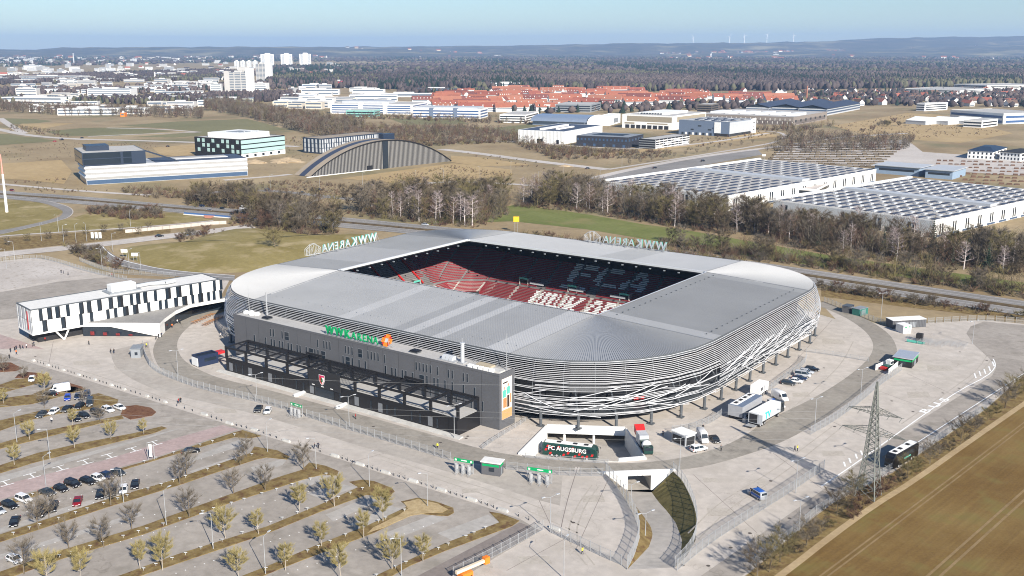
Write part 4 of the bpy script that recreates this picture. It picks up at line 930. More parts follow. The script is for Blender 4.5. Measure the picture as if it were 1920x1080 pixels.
b = MB(); b.tube((0, 0, 0), (0, 0, 5.6), .55, .55, 12, lightgrey); b.tube((0, 0, 5.6), (0, 0, 5.9), .7, .7, 12, lightgrey, True); b.build('pipe', lightgrey, ch); b = MB(); b.tube((0, 0, 5.9), (0, 0, 7.2), .05, .05, 4, steel); b.build('rod', steel, ch); cube('base', steel, ch, -1, 1, -1, 1, 0, .4)
tk = thing('plant_deck', 'roof plant deck of white and tan boxes near the poster end', 'plant', (50, -88.5, BH + .04))
for i in range(5): cube('box', white, tk, -3.5 + i * 1.8, -2.1 + i * 1.8, -2.2, -1.2, 0, .8)
cube('tray', P('tan_tray', (.42, .36, .26), .8), tk, -2, 3, -.4, 1.8, .3, .8)
b = MB()
for i in range(9): b.tube((-5 + i * 1.4, 2.6, 0), (-5 + i * 1.4, 2.6, 1.6), .06, .06, 4, steel_d)
b.tube((-5, 2.6, 1.6), (6.2, 2.6, 1.6), .06, .06, 4, steel_d); b.tube((-5, 2.6, .9), (6.2, 2.6, .9), .05, .05, 4, steel_d); b.build('railing', steel_d, tk)
wh = thing('rooftop_membrane', 'white folded roof covers at the left end of the front building', 'cover', (-46, -88, BH + .04))
for i in range(4): b = MB(); b.sphere((-2 + i * 1.5, rnd.uniform(-1, 1), .3), 1.1, 9, 5, white, .7); b.build('cover', white, wh)
for (px, py, hgt, lab) in ((468, 590, 9, 'thin white mast at the left end of the front building roof'), (501, 592, 8, 'thick grey mast rising beside the left roof covers'), (950, 706, 9.5, 'thin white mast at the poster end of the roof')):
    q = WY(px, py, -86.5); r_ = thing('mast', lab, 'mast', (q.x, -86.5, BH)); b = MB(); b.tube((0, 0, 0), (0, 0, hgt), .12 if 'thick' not in lab else .25, .06 if 'thick' not in lab else .25, 6, steel); b.build('pole', steel, r_); b = MB(); b.tube((0, 0, hgt), (0, 0, hgt + .8), .03, .03, 4, steel); b.build('tip', steel, r_)
# terrace block with black pergola
tp = thing('terrace_pergola', 'black steel pergola over the terrace along the dark entrance front', 'pergola', (0, 0, 0))
TX0, TX1, TYF, TYB, TH = -42.5, 51.5, -101.5, -91.75, 4.3
b = MB(); b.box(TX0, TX1, TYF, TYB, 0, TH, black); b.build('plinth', black, tp)
b = MB(); b.box(TX0 + .3, TX1 - .3, TYF + .3, TYB - .02, TH - .05, TH + .05, flatroof); b.build('terrace_floor', flatroof, tp)
NC = 11; PZ = 8.4
for i in range(NC):
    x = TX0 + (TX1 - TX0) * i / (NC - 1)
    cube('column', black, tp, x - .38, x + .38, TYF + .05, TYF + .6, TH, PZ); cube('column', black, tp, x - .2, x + .2, TYB - .9, TYB - .5, TH, PZ)
    cube('cross_beam', black, tp, x - .25, x + .25, TYF + .55, TYB - .9, PZ - .45, PZ - .05)
    if i < NC - 1:
        b = MB(); x2 = TX0 + (TX1 - TX0) * (i + 1) / (NC - 1); b.tube((x, TYF + .2, TH + .3), ((x + x2) / 2, TYF + .2, TH + .3), .05, .05, 4, black)
        b.tube((x, TYF + .2, TH + 1.1), (x2, TYF + .2, TH + 1.1), .07, .07, 4, black); b.tube((x, TYF + 5, PZ - .35), (x2, TYF + 5, PZ - .35), .16, .16, 4, black); b.build('rail', black, tp)
for (y0, y1) in ((TYF, TYF + .5), (TYB - 1, TYB - .5)): cube('edge_beam', black, tp, TX0 - .2, TX1 + .2, y0, y1, PZ - .55, PZ)
cube('parapet', black, tp, TX0, TX1, TYF - .05, TYF + .2, TH, TH + .6)
for (i0, i1) in ((4, 6),):
    for k in range(26):
        x = TX0 + (TX1 - TX0) * i0 / (NC - 1) + ((TX1 - TX0) * (i1 - i0) / (NC - 1)) * k / 25; cube('louvre', black, tp, x - .1, x + .1, TYF + .5, TYB - 1, PZ - .1, PZ - .02)
for x in (-13.5, 26.5):                              # two raised portals
    cube('portal_beam', black, tp, x - .25, x + 6.4, TYB - 2.4, TYB - 2, PZ + .9, PZ + 1.5); cube('portal_beam', black, tp, x - .25, x + .2, TYF + .5, TYB - 2, PZ + .2, PZ + .7); cube('portal_beam', black, tp, x + 6, x + 6.4, TYF + .5, TYB - 2, PZ + .2, PZ + .7)
for i in range(30):                                  # glazing on the plinth
    x = TX0 + 1.5 + i * 3.05
    if -3 < x < 6 or (i % 5 == 4): continue
    cube('window', glass if i % 3 else winf, tp, x, x + (.5 if i % 3 else 1.6), TYF - .08, TYF - .02, .8, 3.4)
cube('door', glass, tp, -2.2, 5.5, TYF - .1, TYF - .03, .1, 3.2)
cube('gate_panel', blackm, tp, -4.5, 8.5, TYF - .35, TYF - .12, 3.3, 8.6)
cr = obj('crest', None, tp, (1.2, TYF - .42, 6.0)); 
shield = [(-1.2, 1.4), (1.2, 1.4), (1.2, -.3), (.7, -1.3), (0, -1.8), (-.7, -1.3), (-1.2, -.3)]
for (sc2, m, dy) in ((1.0, white, 0), (.88, redp, -.02)): b = MB(); b.poly([(x * sc2, dy, z * sc2) for x, z in shield][::-1], m); b.build('shield', m, cr)
b = MB(); b.poly([(0, -.04, .7), (.95, -.04, .7), (.95, -.04, -.3), (.5, -.04, -1.0), (0, -.04, -1.4)][::-1], white); b.build('field', white, cr); cone = P('cone_green', (.01, .10, .03), .6); b = MB(); b.poly([(0 + .45 * math.cos(i * .628), -.06, -.2 + .7 * math.sin(i * .628)) for i in range(10)], cone); b.build('cone', cone, cr)
cube('band', P('crest_band', (.55, .02, .12), .5), cr, -1.0, 1.0, -.05, -.03, .8, 1.25)
for x in (-2.6, 1.2, 5.0): cube('lettering_strip', white, tp, x - .5, x + .6, TYF - .38, TYF - .36, 3.7, 3.95)
# steps in front
b = MB()
for k in range(3): b.box(TX0 - 4, TX1 + 3, TYF - 1.2 - .5 * k, TYF - .01 - (.0 if k == 0 else .0), 0.0, .36 - .12 * k, concrete_l) if False else None
for k in range(3): b.box(TX0 - 3, TX1 + 2, TYF - 1.0 - .45 * k, TYF - .6 - .45 * k if k else TYF - .02, .02, .42 - .13 * k, concrete)
b.build('entrance_steps', concrete, tp)
for (x0, x1) in ((-7.2, -6.4), (10.2, 11)): b = MB(); b.prism([(x0, TYF - .1), (x1, TYF - .1), (x1, TYF - 4), (x0, TYF - 4)], .02, .9, wmat); b.build('side_wall', wmat, tp)
# ---------------------------------------------------------------- buildings: A left, B near, C right corner of the footprint
def bframe(A, B, C, z=0.0):
    a, b2, c = W(*A, z), W(*B, z), W(*C, z); ex = c - b2; ex.z = 0; lx = ex.length; ex.normalize(); ey = Vector((-ex.y, ex.x, 0)); ly = (a - b2).dot(ey)
    if ly < 3: ly = max(3.0, (a - b2).length)
    return b2, ex, ey, lx, ly
def bld(name, label, cat, A, B, C, h, wall, roof=None, z=0.0, group=None, z0=0.0, parapet=True):
    b2, ex, ey, lx, ly = bframe(A, B, C, z)
    r_ = thing(name, label, cat, (b2.x, b2.y, 0), math.atan2(ex.y, ex.x), group)
    b = MB(); b.box(0, lx, 0, ly, z0, h, wall); b.build('wall', wall, r_)
    if roof: 
        cube('roof', roof, r_, .35, lx - .35, .35, ly - .35, h - .2, h + .06)
        if parapet:
            b = MB()
            for (x0, x1, y0, y1) in ((-.06, lx + .06, -.06, .3), (-.06, lx + .06, ly - .3, ly + .06), (-.06, .3, .3, ly - .3), (lx - .3, lx + .06, .3, ly - .3)): b.box(x0, x1, y0, y1, h - .35, h + .35, wall)
            b.build('parapet', wall, r_)
    return r_, lx, ly
def wx(r_, s0, s1, z0, z1, mat=None, name='window', d=.06): return cube(name, mat or glass, r_, s0, s1, -d, .02, z0, z1)      # on the right-hand face
def wy(r_, s0, s1, z0, z1, mat=None, name='window', d=.06): return cube(name, mat or glass, r_, -d, .02, s0, s1, z0, z1)      # on the left-hand face
# -- dark and white research block with cantilevered top
r_, lx, ly = bld('office_block', 'white banded office block with dark overhanging upper floors left of the highway', 'building', (131, 338), (163, 347), (465, 329), 14, lightgrey, None)
foldm = P('fold_cladding', (.52, .53, .54), .5, .2)
for k in range(3):
    z = 3.6 + k * 3.5
    for (a0, a1, z0, z1) in ((0, 1.1, z, z + 1.9), (1.1, 0, z + 1.9, z + 3.4)):
        b = MB(); b.quad((-a0, -a0, z0), (lx, -a0, z0), (lx, -a1, z1), (-a1, -a1, z1), foldm); b.quad((-a0, ly, z0), (-a0, -a0, z0), (-a1, -a1, z1), (-a1, ly, z1), foldm); b.build('cladding_band', foldm, r_)
wx(r_, .3, lx - .3, .2, 3.3, glassb, 'glazed_base'); wy(r_, .3, ly - .3, .2, 3.3, glassb, 'glazed_base')
navy = P('navy_cladding', (0.018, 0.03, 0.055), .4)
cube('roof', solar, r_, lx * .42, lx - .5, 1, ly - 1, 14, 14.4); cube('courtyard_wall', lightgrey, r_, lx * .55, lx * .9, ly * .35, ly * .7, 14.3, 15.0); cube('courtyard', flatroof, r_, lx * .56, lx * .89, ly * .38, ly * .67, 15.0, 15.06)
cube('upper_floor', navy, r_, -1.5, lx * .36, -.6, ly + 9, 14.05, 24)
for (x0, x1) in ((-1, lx * .21), (lx * .225, lx * .275)):
    for z in (15.0, 19.6): cube('glazing', glass, r_, x0, x1, -.75, -.55, z, z + 4)
for z in (15.0, 19.6): cube('glazing', glass, r_, -1.65, -1.45, 0, ly + 8.5, z, z + 4)
cube('roof', flatroof, r_, -1, lx * .35, 0, ly + 8, 24, 24.15); cube('plant_room', navy, r_, 3, lx * .16, ly * .3, ly * .8, 24.1, 28)
b = MB(); b.quad((lx * .36, -.4, 23.5), (lx * .55, 1, 14.4), (lx * .55, 5, 14.4), (lx * .36, 5, 23.5), lightgrey); b.tube((lx * .36, 0, 23.6), (lx * .56, .5, 14.4), .8, .8, 4, navy); b.build('slanted_stair', lightgrey, r_)
# -- green glass cube
r_, lx, ly = bld('glass_office', 'square office with green glass bands and white penthouse beside the arched hall', 'building', (397, 288), (453, 298), (535, 288), 17.5, black, flatroof)
for k in range(3): wx(r_, .2, lx - .2, 4.6 + k * 4.4, 8.0 + k * 4.4, glassg, 'glass_band', .3)
wx(r_, .0, lx, .1, 4.2, whitew, 'ground_floor', .15)
for i in range(5): wx(r_, lx * (.1 + .18 * i), lx * (.1 + .18 * i) + 3, 1, 3.4, glass, 'window', .3)
for k in range(3):
    for i in range(9):
        if (i * 7 + k * 3) % 5 < 3: wy(r_, ly * (.04 + .105 * i), ly * (.04 + .105 * i) + ly * .055, 4.7 + k * 4.4, 8 + k * 4.4, glassg, 'window', .2)
cube('penthouse', white, r_, lx * .1, lx * .78, ly * .12, ly * .8, 17.6, 22.3); cube('roof_well', grey, r_, lx * .3, lx * .6, ly * .3, ly * .6, 22.3, 22.45)
for i in range(4): cube('vent', lightgrey, r_, lx * (.15 + .15 * i), lx * (.15 + .15 * i) + 1, ly * .2, ly * .2 + 1, 22.4, 23.6)
# -- arched hall
a, c, d0 = W(580, 332), W(846, 302), W(548, 329); ex = (c - a); CW = ex.length; ex.normalize(); ey = Vector((-ex.y, ex.x, 0)); DW = max(20, (d0 - a).dot(ey))
ar = thing('arched_hall', 'curved arch building with vertical black and white fins and solar roof', 'building', (a.x, a.y, 0), math.atan2(ex.y, ex.x))
AH = 24.0
def az_(x): 
    Rr = (CW * CW / 4 + AH * AH) / (2 * AH); return math.sqrt(max(0, Rr * Rr - (x - CW / 2) ** 2)) - (Rr - AH)
b = MB(); N = 40; xs_ = [CW * i / N for i in range(N + 1)]
for i in range(N): b.quad((xs_[i], 0, 0), (xs_[i + 1], 0, 0), (xs_[i + 1], 0, az_(xs_[i + 1])), (xs_[i], 0, az_(xs_[i])), blackm)
b.build('end_wall', blackm, ar)
tanr = M('tan_roof', (0.30, 0.25, 0.19), .9, var=.1, scale=.1)
for (y0, y1, m, nm) in ((0, .32, tanr, 'roof_strip'), (.32, .68, solar, 'solar_strip'), (.68, 1, tanr, 'roof_strip')):
    b = MB()
    for i in range(N): b.quad((xs_[i], y0 * DW - (1 if y0 == 0 else 0), az_(xs_[i]) + .3), (xs_[i + 1], y0 * DW - (1 if y0 == 0 else 0), az_(xs_[i + 1]) + .3), (xs_[i + 1], y1 * DW, az_(xs_[i + 1]) + .3), (xs_[i], y1 * DW, az_(xs_[i]) + .3), m)
    b.build(nm, m, ar)
b = MB()
for i in range(N): b.quad((xs_[i], -1.05, az_(xs_[i]) - .6), (xs_[i + 1], -1.05, az_(xs_[i + 1]) - .6), (xs_[i + 1], -1.05, az_(xs_[i + 1]) + .3), (xs_[i], -1.05, az_(xs_[i]) + .3), black)
b.build('roof_edge', black, ar)
finm = P('pale_fin', (.27, .26, .245), .7)
for i in range(105):
    x = 2.5 + (CW - 5) * i / 104
    if .485 < x / CW < .52: continue
    cube('fin', finm, ar, x - .30, x + .16, -.40, -.05, 0, az_(x) - .3)
cube('glazed_slot', glass, ar, CW * .485, CW * .52, -.7, -.1, 0, AH - .4); cube('doorway', black, ar, CW * .37, CW * .41, -1.2, -.6, 0, 4); cube('plinth', white, ar, -4, CW * .45, -2.4, -1.3, 0, .5)
cube('stair_tower', navy, ar, CW * .55, CW * .63, DW * .5, DW * .8, AH - 1, AH + 4)
# -- striped office behind it
r_, lx, ly = bld('striped_office', 'office with vertical pale and dark panels behind the arched hall', 'building', (597, 283), (604, 289), (718, 276), 14.5, navy, tanr)
for k in range(3):
    for i in range(26): wx(r_, lx * (i + .15) / 26, lx * (i + .15 + (.45 if (i + k) % 3 else .7)) / 26, 1.4 + k * 4.3, 5.2 + k * 4.3, lightgrey, 'panel', .25)
    for i in range(5): wy(r_, ly * (i + .2) / 5, ly * (i + .6) / 5, 1.4 + k * 4.3, 5.2 + k * 4.3, lightgrey, 'panel', .25)
# -- white slatted workshop, black courtyard block, car-park deck
r_, lx, ly = bld('slatted_workshop', 'white vertically slatted workshop hall with blue solar roof', 'building', (977, 266), (1058, 271), (1129, 257), 13.5, lightgrey, solar)
for i in range(34): wy(r_, ly * (i + .1) / 34, ly * (i + .62) / 34, .2, 13.4, white, 'slat', .5)
for i in range(40): wx(r_, lx * (i + .1) / 40, lx * (i + .62) / 40, .2, 13.4, white, 'slat', .5)
wy(r_, ly * .47, ly * .58, 0, 5, black, 'gate', .7); wy(r_, ly * .12, ly * .16, 0, 4.5, black, 'gate', .7)
cube('roof_duct', white, r_, lx * .1, lx * .75, ly * .55, ly * .62, 13.6, 15.4); cube('roof_duct', white, r_, lx * .2, lx * .6, ly * .3, ly * .36, 13.6, 15)
r_, lx, ly = bld('courtyard_block', 'black two-storey block with square windows and an open courtyard', 'building', (1088, 272), (1177, 278), (1206, 271), 11, P('anthracite', (.03, .032, .042), .6), None)
cube('roof', grey, r_, .4, lx - .4, .4, ly - .4, 10.9, 11.1); cube('courtyard', black, r_, lx * .3, lx * .8, ly * .2, ly * .8, 11.1, 11.2)
for i in range(14): wy(r_, ly * (i + .3) / 14, ly * (i + .72) / 14, 6.4, 8.6, glassb)
for i in range(5): wy(r_, ly * (i * .19 + .05), ly * (i * .19 + .1), .4, 3.2, glassb)
for i in range(5): wx(r_, lx * (i + .3) / 5, lx * (i + .7) / 5, 6.4, 8.6, glassb)
r_, lx, ly = bld('parking_deck', 'open multi-storey car park with slanted pale ramps', 'building', (1204, 277), (1228, 280), (1292, 270), 9.5, black, flatroof)
for k in range(4):
    wy(r_, .2, ly - .2, .6 + k * 2.3, 1.4 + k * 2.3, grey, 'deck_edge', .3); wx(r_, .2, lx - .2, .6 + k * 2.3, 1.5 + k * 2.3, white, 'deck_edge', .3)
for i in range(9): wx(r_, lx * i / 9 + .2, lx * i / 9 + .8, 0, 9.4, lightgrey, 'post', .5)
for i in range(4): wx(r_, lx * (i + .1) / 4, lx * (i + .8) / 4, 1.6 + (i % 3) * 2.3, 2.6 + (i % 3) * 2.3, lightgrey, 'panel', .4)
# -- sheds and halls further back
r_, lx, ly = bld('grey_shed', 'blue-grey industrial hall with pale gable and solar roof', 'building', (1267, 252), (1367, 256.5), (1416, 249), 16.5, bluegrey, flatroof)
wx(r_, 0, lx * .82, 3.2, 16.3, lightgrey, 'gable_cladding', .3); wx(r_, lx * .82, lx, 0, 17.5, white, 'stair_tower', .5); wx(r_, .5, lx * .8, .2, 3.0, glass, 'window_band')
for i in range(3): wx(r_, lx * .87, lx * .95, 4 + i * 4, 5 + i * 4, glass, 'window', .6)
wy(r_, ly * .17, ly * .29, 3.5, 16, white, 'lift_tower', .6); wy(r_, .4, ly * .28, .2, 3, blackm, 'loading_bay', .5)
for (a0, a1, z0) in ((.35, .42, 6), (.55, .62, 10), (.7, .76, 5.5), (.31, .33, 8)): wy(r_, ly * a0, ly * a1, z0, z0 + 1.6, glass)
for i in range(9): wy(r_, ly * (.34 + i * .07), ly * (.38 + i * .07), .2, 3, white if i % 2 else glass, 'gate', .2)
for i in range(5):
    for k in range(7): cube('solar_panel', solar if (i + k) % 3 else lightgrey, r_, lx * (.1 + .15 * i), lx * (.18 + .15 * i), ly * (.12 + .11 * k), ly * (.2 + .11 * k), 16.6, 17.1)
r_, lx, ly = bld('exhibition_hall', 'large beige banded hall with white frames and loading bays', 'building', (1169, 239), (1261, 244), (1323, 235), 17, white, flatroof)
beige = P('beige_cladding', (.30, .26, .19), .8)
wy(r_, ly * .02, ly * .9, 9, 15.6, beige, 'cladding', .2); wx(r_, lx * .12, lx * .98, 9, 15.6, beige, 'cladding', .2); wy(r_, ly * .1, ly * .5, 6, 7.5, beige, 'window_band'); wy(r_, ly * .75, ly * .95, 5.5, 7.5, beige, 'window_band')
for i in range(8): wy(r_, ly * (.08 + i * .11), ly * (.16 + i * .11), .3, 4.6, blackm, 'loading_bay', .3)
cube('roof_light', white, r_, lx * .2, lx * .9, ly * .3, ly * .8, 17, 19.5)
for i in range(8): cube('window', glass, r_, lx * .19, lx * .2, ly * (.35 + i * .055), ly * (.38 + i * .055), 17.6, 18.8)
# barrel hall
b2, ex, ey, lx, ly = bframe((1019, 231), (1102, 238), (1130, 233))
r_ = thing('barrel_hall', 'long silver barrel-roofed sports hall with white end', 'building', (b2.x, b2.y, 0), math.atan2(ex.y, ex.x)); silver = M('silver_roof', (.33, .40, .50), .35, .5, var=.05)
b = MB(); n = 12; pr_ = [(lx * .5 - lx * .58 * math.cos(math.pi * k / n), 13.5 * math.sin(math.pi * (.08 + .84 * k / n)) ** .6) for k in range(n + 1)]
for k in range(n): b.quad((pr_[k][0], 0, pr_[k][1]), (pr_[k + 1][0], 0, pr_[k + 1][1]), (pr_[k + 1][0], ly, pr_[k + 1][1]), (pr_[k][0], ly, pr_[k][1]), silver)
b.build('roof', silver, r_, smooth=True); b = MB(); b.box(1, lx - 1, 0.5, ly, 0, 8, silver); b.build('wall', silver, r_)
b = MB(); b.poly([(lx * .5 - lx * .62 * math.cos(math.pi * k / n), -1.5, 14 * math.sin(math.pi * (.0 + 1.0 * k / n)) ** .5) for k in range(n + 1)], white); b.build('end_wall', white, r_); cube('entrance', lightgrey, r_, lx * .4, lx * .7, -2, -1.4, 0, 6)
r2_, lx2, ly2 = bld('white_annex', 'white annex with curved edge at the end of the barrel hall', 'building', (1128, 233), (1142, 236), (1163, 230), 12, white, white); wx(r2_, lx2 * .4, lx2 * .8, 2, 8, grey, 'grille')
# campus slabs
def slab(label, A, B, C, h, floors, wm, bm, name='campus_building'):
    r_, lx, ly = bld(name, label, 'building', A, B, C, h, wm, flatroof)
    fh = (h - 1.5) / floors
    for k in range(floors): wy(r_, ly * .02, ly * .98, 1.6 + k * fh, 1.6 + k * fh + fh * .5, bm, 'window_band', .15); wx(r_, lx * .06, lx * .94, 1.6 + k * fh, 1.6 + k * fh + fh * .5, bm, 'window_band', .15)
    return r_, lx, ly
bandb = P('blue_band', (.05, .10, .22), .3)
r_, lx, ly = slab('white and blue banded campus slab left of the running track', (650, 208), (773, 215), (803, 209), 15, 4, whitew, bandb)
for f in (.3, .6): cube('stair_tower', white, r_, -.8, 6, ly * f, ly * f + 7, 0, 18)
cube('penthouse', lightgrey, r_, lx * .2, lx * .7, ly * .35, ly * .9, 15, 19)
r_, lx, ly = slab('blue glazed campus slab with stair towers behind the running track', (787, 218), (900, 223), (915, 219), 13.5, 3, whitew, bandb)
for f in (.33, .68): cube('stair_tower', bluegrey, r_, -1, 5, ly * f, ly * f + 6, 0, 15)
cube('roof', lightgrey, r_, lx * .1, lx * .9, ly * .05, ly * .95, 13.6, 16)
slab('turquoise low campus building in front of the white slab', (661, 216), (702, 219), (713, 216.5), 9, 2, P('turquoise', (.22, .46, .42), .7), glass)
slab('three-storey white institute with dark roof near the track', (945, 228), (985, 231), (1010, 224), 11, 3, whitew, glass)
slab('grey brick institute block behind the barrel hall', (1070, 203), (1108, 211), (1126, 206), 12, 3, grey, glass)
slab('white long institute wing behind red roofs', (1018, 204), (1030, 208), (1065, 198), 10, 2, whitew, grey)
slab('white flat school block beside the tents', (1694, 209), (1733, 208.5), (1776, 206), 12, 3, white, glass)
slab('pale blue sports hall at the right edge', (1862, 222), (1880, 233), (1960, 230), 14, 2, whitew, bandb)
slab('white terraced apartment block at the forest edge', (1770, 172), (1800, 180), (1860, 176), 12, 4, whitew, glass)
slab('long white row with red roof at the forest edge', (1842, 166), (1850, 170), (1960, 168), 12, 3, whitew, glass)
slab('dark cubic pavilion with a grid of windows', (1317, 212), (1334, 215), (1347, 212), 15, 4, P('taupe', (.12, .10, .085), .8), black)
slab('white low wing beside the blue pavilion', (1823, 236), (1840, 240), (1870, 236), 9, 2, white, glass)
r_, lx, ly = slab('long grey-brown institute with slit windows', (1345, 223), (1487, 236), (1550, 224), 11, 1, P('greybrown', (.22, .19, .165), .85), P('greybrown_d', (.13, .11, .10), .8))
for i in range(40): wy(r_, ly * (i + .2) / 40, ly * (i + .5) / 40, 2 + (i % 2) * 4, 5 + (i % 2) * 4, offwhite, 'panel', .3)
for i in range(7): wx(r_, lx * (i + .3) / 7, lx * (i + .6) / 7, 4, 7, glass, 'window', .3)
for i in range(6): cube('rooftop_box', white, r_, lx * .2, lx * .5, ly * (.05 + .16 * i), ly * (.15 + .16 * i), 11.1, 13.5)
for i, (A, B, C) in enumerate((((1418, 209), (1441, 214), (1500, 202)), ((1470, 209), (1500, 215), (1562, 203)), ((1520, 211), (1550, 217), (1612, 205)))):
    r_, lx, ly = bld('sawtooth_hall', 'blue solar-roofed factory hall, ' + ('left', 'middle', 'right')[i] + ' one of the three', 'building', A, B, C, 10, lightgrey, None, group='solar factory halls')
    b = MB(); b.quad((-2, -2, 10.5), (lx + 2, -2, 10.5), (lx + 2, ly * .5, 15.5), (-2, ly * .5, 15.5), solar); b.quad((-2, ly * .5, 15.5), (lx + 2, ly * .5, 15.5), (lx + 2, ly + 2, 10.5), (-2, ly + 2, 10.5), lightgrey); b.poly([(0, 0, 10), (0, ly, 10), (0, ly * .5, 15.2)], glass); b.build('roof', solar, r_)
    for z in (2, 6): wx(r_, .5, lx - .5, z, z + 2.2, glassb, 'window_band'); wy(r_, .5, ly - .5, z, z + 2.2, glassb, 'window_band')
for i in range(3):
    x = 1735 + i * 42; A, B, C = (x - 8, 230), (x, 234.5), (x + 36, 232)
    r_, lx, ly = bld('marquee', 'white pitched marquee tent, ' + ('left', 'middle', 'right')[i] + ' of the three beside the dry field', 'tent', A, B, C, 5, lightgrey, None)
    b = MB(); b.quad((-.5, -.5, 5), (lx / 2, -.5, 9.5), (lx / 2, ly, 9.5), (-.5, ly, 5), white); b.quad((lx / 2, -.5, 9.5), (lx + .5, -.5, 5), (lx + .5, ly, 5), (lx / 2, ly, 9.5), white); b.poly([(0, 0, 5), (lx, 0, 5), (lx / 2, 0, 9.4)], white); b.build('canopy', white, r_)
# chimneys and masts
def chimney(label, px, py, h, r0, mat, ring=None, name='chimney'):
    q = W(px, py); r_ = thing(name, label, 'chimney', (q.x, q.y, 0)); b = MB(); b.tube((0, 0, 0), (0, 0, h), r0, r0 * .7, 12, mat, True); b.build('shaft', mat, r_)
    b = MB(); b.tube((0, 0, h * .93), (0, 0, h + .02), r0 * .8, r0 * .78, 12, ring or mat, True); b.build('rim', ring or mat, r_)
brick = P('brick', (.34, .15, .10), .9)
chimney('slim red brick chimney behind the solar halls', 1512, 191, 30, 1.6, brick); chimney('grey concrete chimney left of the solar halls', 1414, 211, 17, 1.2, lightgrey); chimney('white chimney among the left factory roofs', 291, 149, 24, 2.4, white); chimney('white chimney nearer the university blocks', 322, 168, 22, 2.0, white); chimney('tall pale stack near the left horizon', 139, 122, 70, 4.0, lightgrey)
r_ = thing('signal_mast', 'tall white mast with a red top at the left edge', 'mast', W(13, 398)); b = MB(); b.tube((0, 0, 0), (0, 0, 24), .9, .6, 10, white); b.build('shaft', white, r_); b = MB(); b.tube((0, 0, 24), (0, 0, 36), .6, .3, 10, P('faded_red', (.6, .28, .22), .6)); b.build('top', MATS['faded_red'], r_)
# -- two white halls with solar roofs
for (nm, lab, A, B, C, nu, nv3, gap) in (('solar_hall', 'white warehouse with rows of solar panels, nearer the arched hall', (1140, 339), (1366, 367.5), (1643, 318), 15, 13, .50), ('solar_hall', 'white warehouse with rows of solar panels and skylights at right edge', (1437, 377), (1753, 414), (1990, 362), 14, 13, .46)):
    H = 9.6; r_, lx, ly = bld(nm, lab, 'building', A, B, C, H, white, M('hall_roof', (.40, .385, .365), .9, var=.10, scale=.1, scale2=1.2), z=H)
    wy(r_, 0, ly, 3.2, H - .4, P('pale_grey_cladding', (.50, .53, .55), .7), 'cladding', .12)
    n = max(5, int(ly / 20))
    for i in range(n):
        s = ly * (i + .5) / n
        for k in (0, 3.0): wy(r_, s + k, s + k + 1.7, .8, 7.4, glass, 'window', .25)
    for i in range(int(ly / 6)): wy(r_, i * 6 + 1, i * 6 + 4.5, .3, 2.9, glass, 'gate', .1)
    n = int(lx / 14)
    for i in range(n):
        s = lx * (i + .4) / n
        for k in (0, 2.6): wx(r_, s + k, s + k + 1.3, 1.6, 7.2, glass, 'window', .2)
        wx(r_, s - 3, s + 7, .2, 1.3, glassb, 'window_band', .15)
    for i in range(nu):
        for j in range(nv3):
            u0, v0 = lx * (i + .12 + .16 * ((j * 5 + i * 3) % 4) / 4) / nu, ly * (j + .2) / nv3
            if abs((i + .5) / nu - gap) < .06: continue
            cube('solar_panel', solar, r_, u0, u0 + lx * .6 / nu, v0, v0 + ly * .30 / nv3, H + .1, H + .5)
            if nu == 14: cube('skylight', lightgrey, r_, u0 + lx * .1 / nu, u0 + lx * .4 / nu, v0 + ly * .5 / nv3, v0 + ly * .66 / nv3, H + .1, H + .9)
            elif (i + j) % 2: cube('skylight', lightgrey, r_, u0 + lx * .1 / nu, u0 + lx * .5 / nu, v0 + ly * .55 / nv3, v0 + ly * .66 / nv3, H + .1, H + .4)
    cube('roof_duct', lightgrey, r_, lx * (gap - .025), lx * (gap + .025), 3, ly - 3, H + .1, H + 1.6); cube('roof_ridge', white, r_, 0, lx, ly * .985, ly + .4, H + .2, H + 1.5)
r_, lx, ly = bld('link_building', 'low white link between the two solar warehouses', 'building', (1500, 365), (1530, 372), (1570, 350), 6, white, gravelroof); wx(r_, 1, lx - 1, 3, 5, glass, 'window_band'); wy(r_, 1, ly - 1, 3, 5, glass, 'window_band')
for i, (A, B, C) in enumerate((((1650, 322), (1722, 331), (1745, 325)), ((1745, 330), (1785, 337), (1810, 329)))):
    r_, lx, ly = bld('pavilion', ('long', 'short')[i] + ' blue-grey pavilion behind the solar warehouses', 'building', A, B, C, 6.5, P('pale_blue_cladding', (.24, .32, .42), .6), lightgrey); cube('roof', lightgrey, r_, -1.5, lx + 1.5, -1.5, ly + 1.5, 6.6, 7.1); wy(r_, ly * .1, ly * .9, 3, 4.6, glass, 'window_band')
# villas at right
for i, (A, B, C, rm) in enumerate((((1826, 293), (1861, 300), (1886, 291), navy), ((1893, 297), (1912, 303), (1950, 297), blackm))):
    r_, lx, ly = bld('villa', ('white villa with dark hipped solar roof', 'white villa with black flat upper floor')[i] + ' at the right edge', 'house', A, B, C, 7.5, white, None)
    b = MB(); b.box(-1, lx + 1, -1, ly + 1, 7.5, 10.5 if i == 0 else 8, rm, tx=lx * .35 if i == 0 else .2, ty=ly * .35 if i == 0 else .2); b.build('roof', rm, r_)
    for k in (1, 4.4):
        for j in range(6): wy(r_, ly * (j + .3) / 6, ly * (j + .7) / 6, k, k + 2, glass)
        for j in range(4): wx(r_, lx * (j + .3) / 4, lx * (j + .7) / 4, k, k + 2, glass)
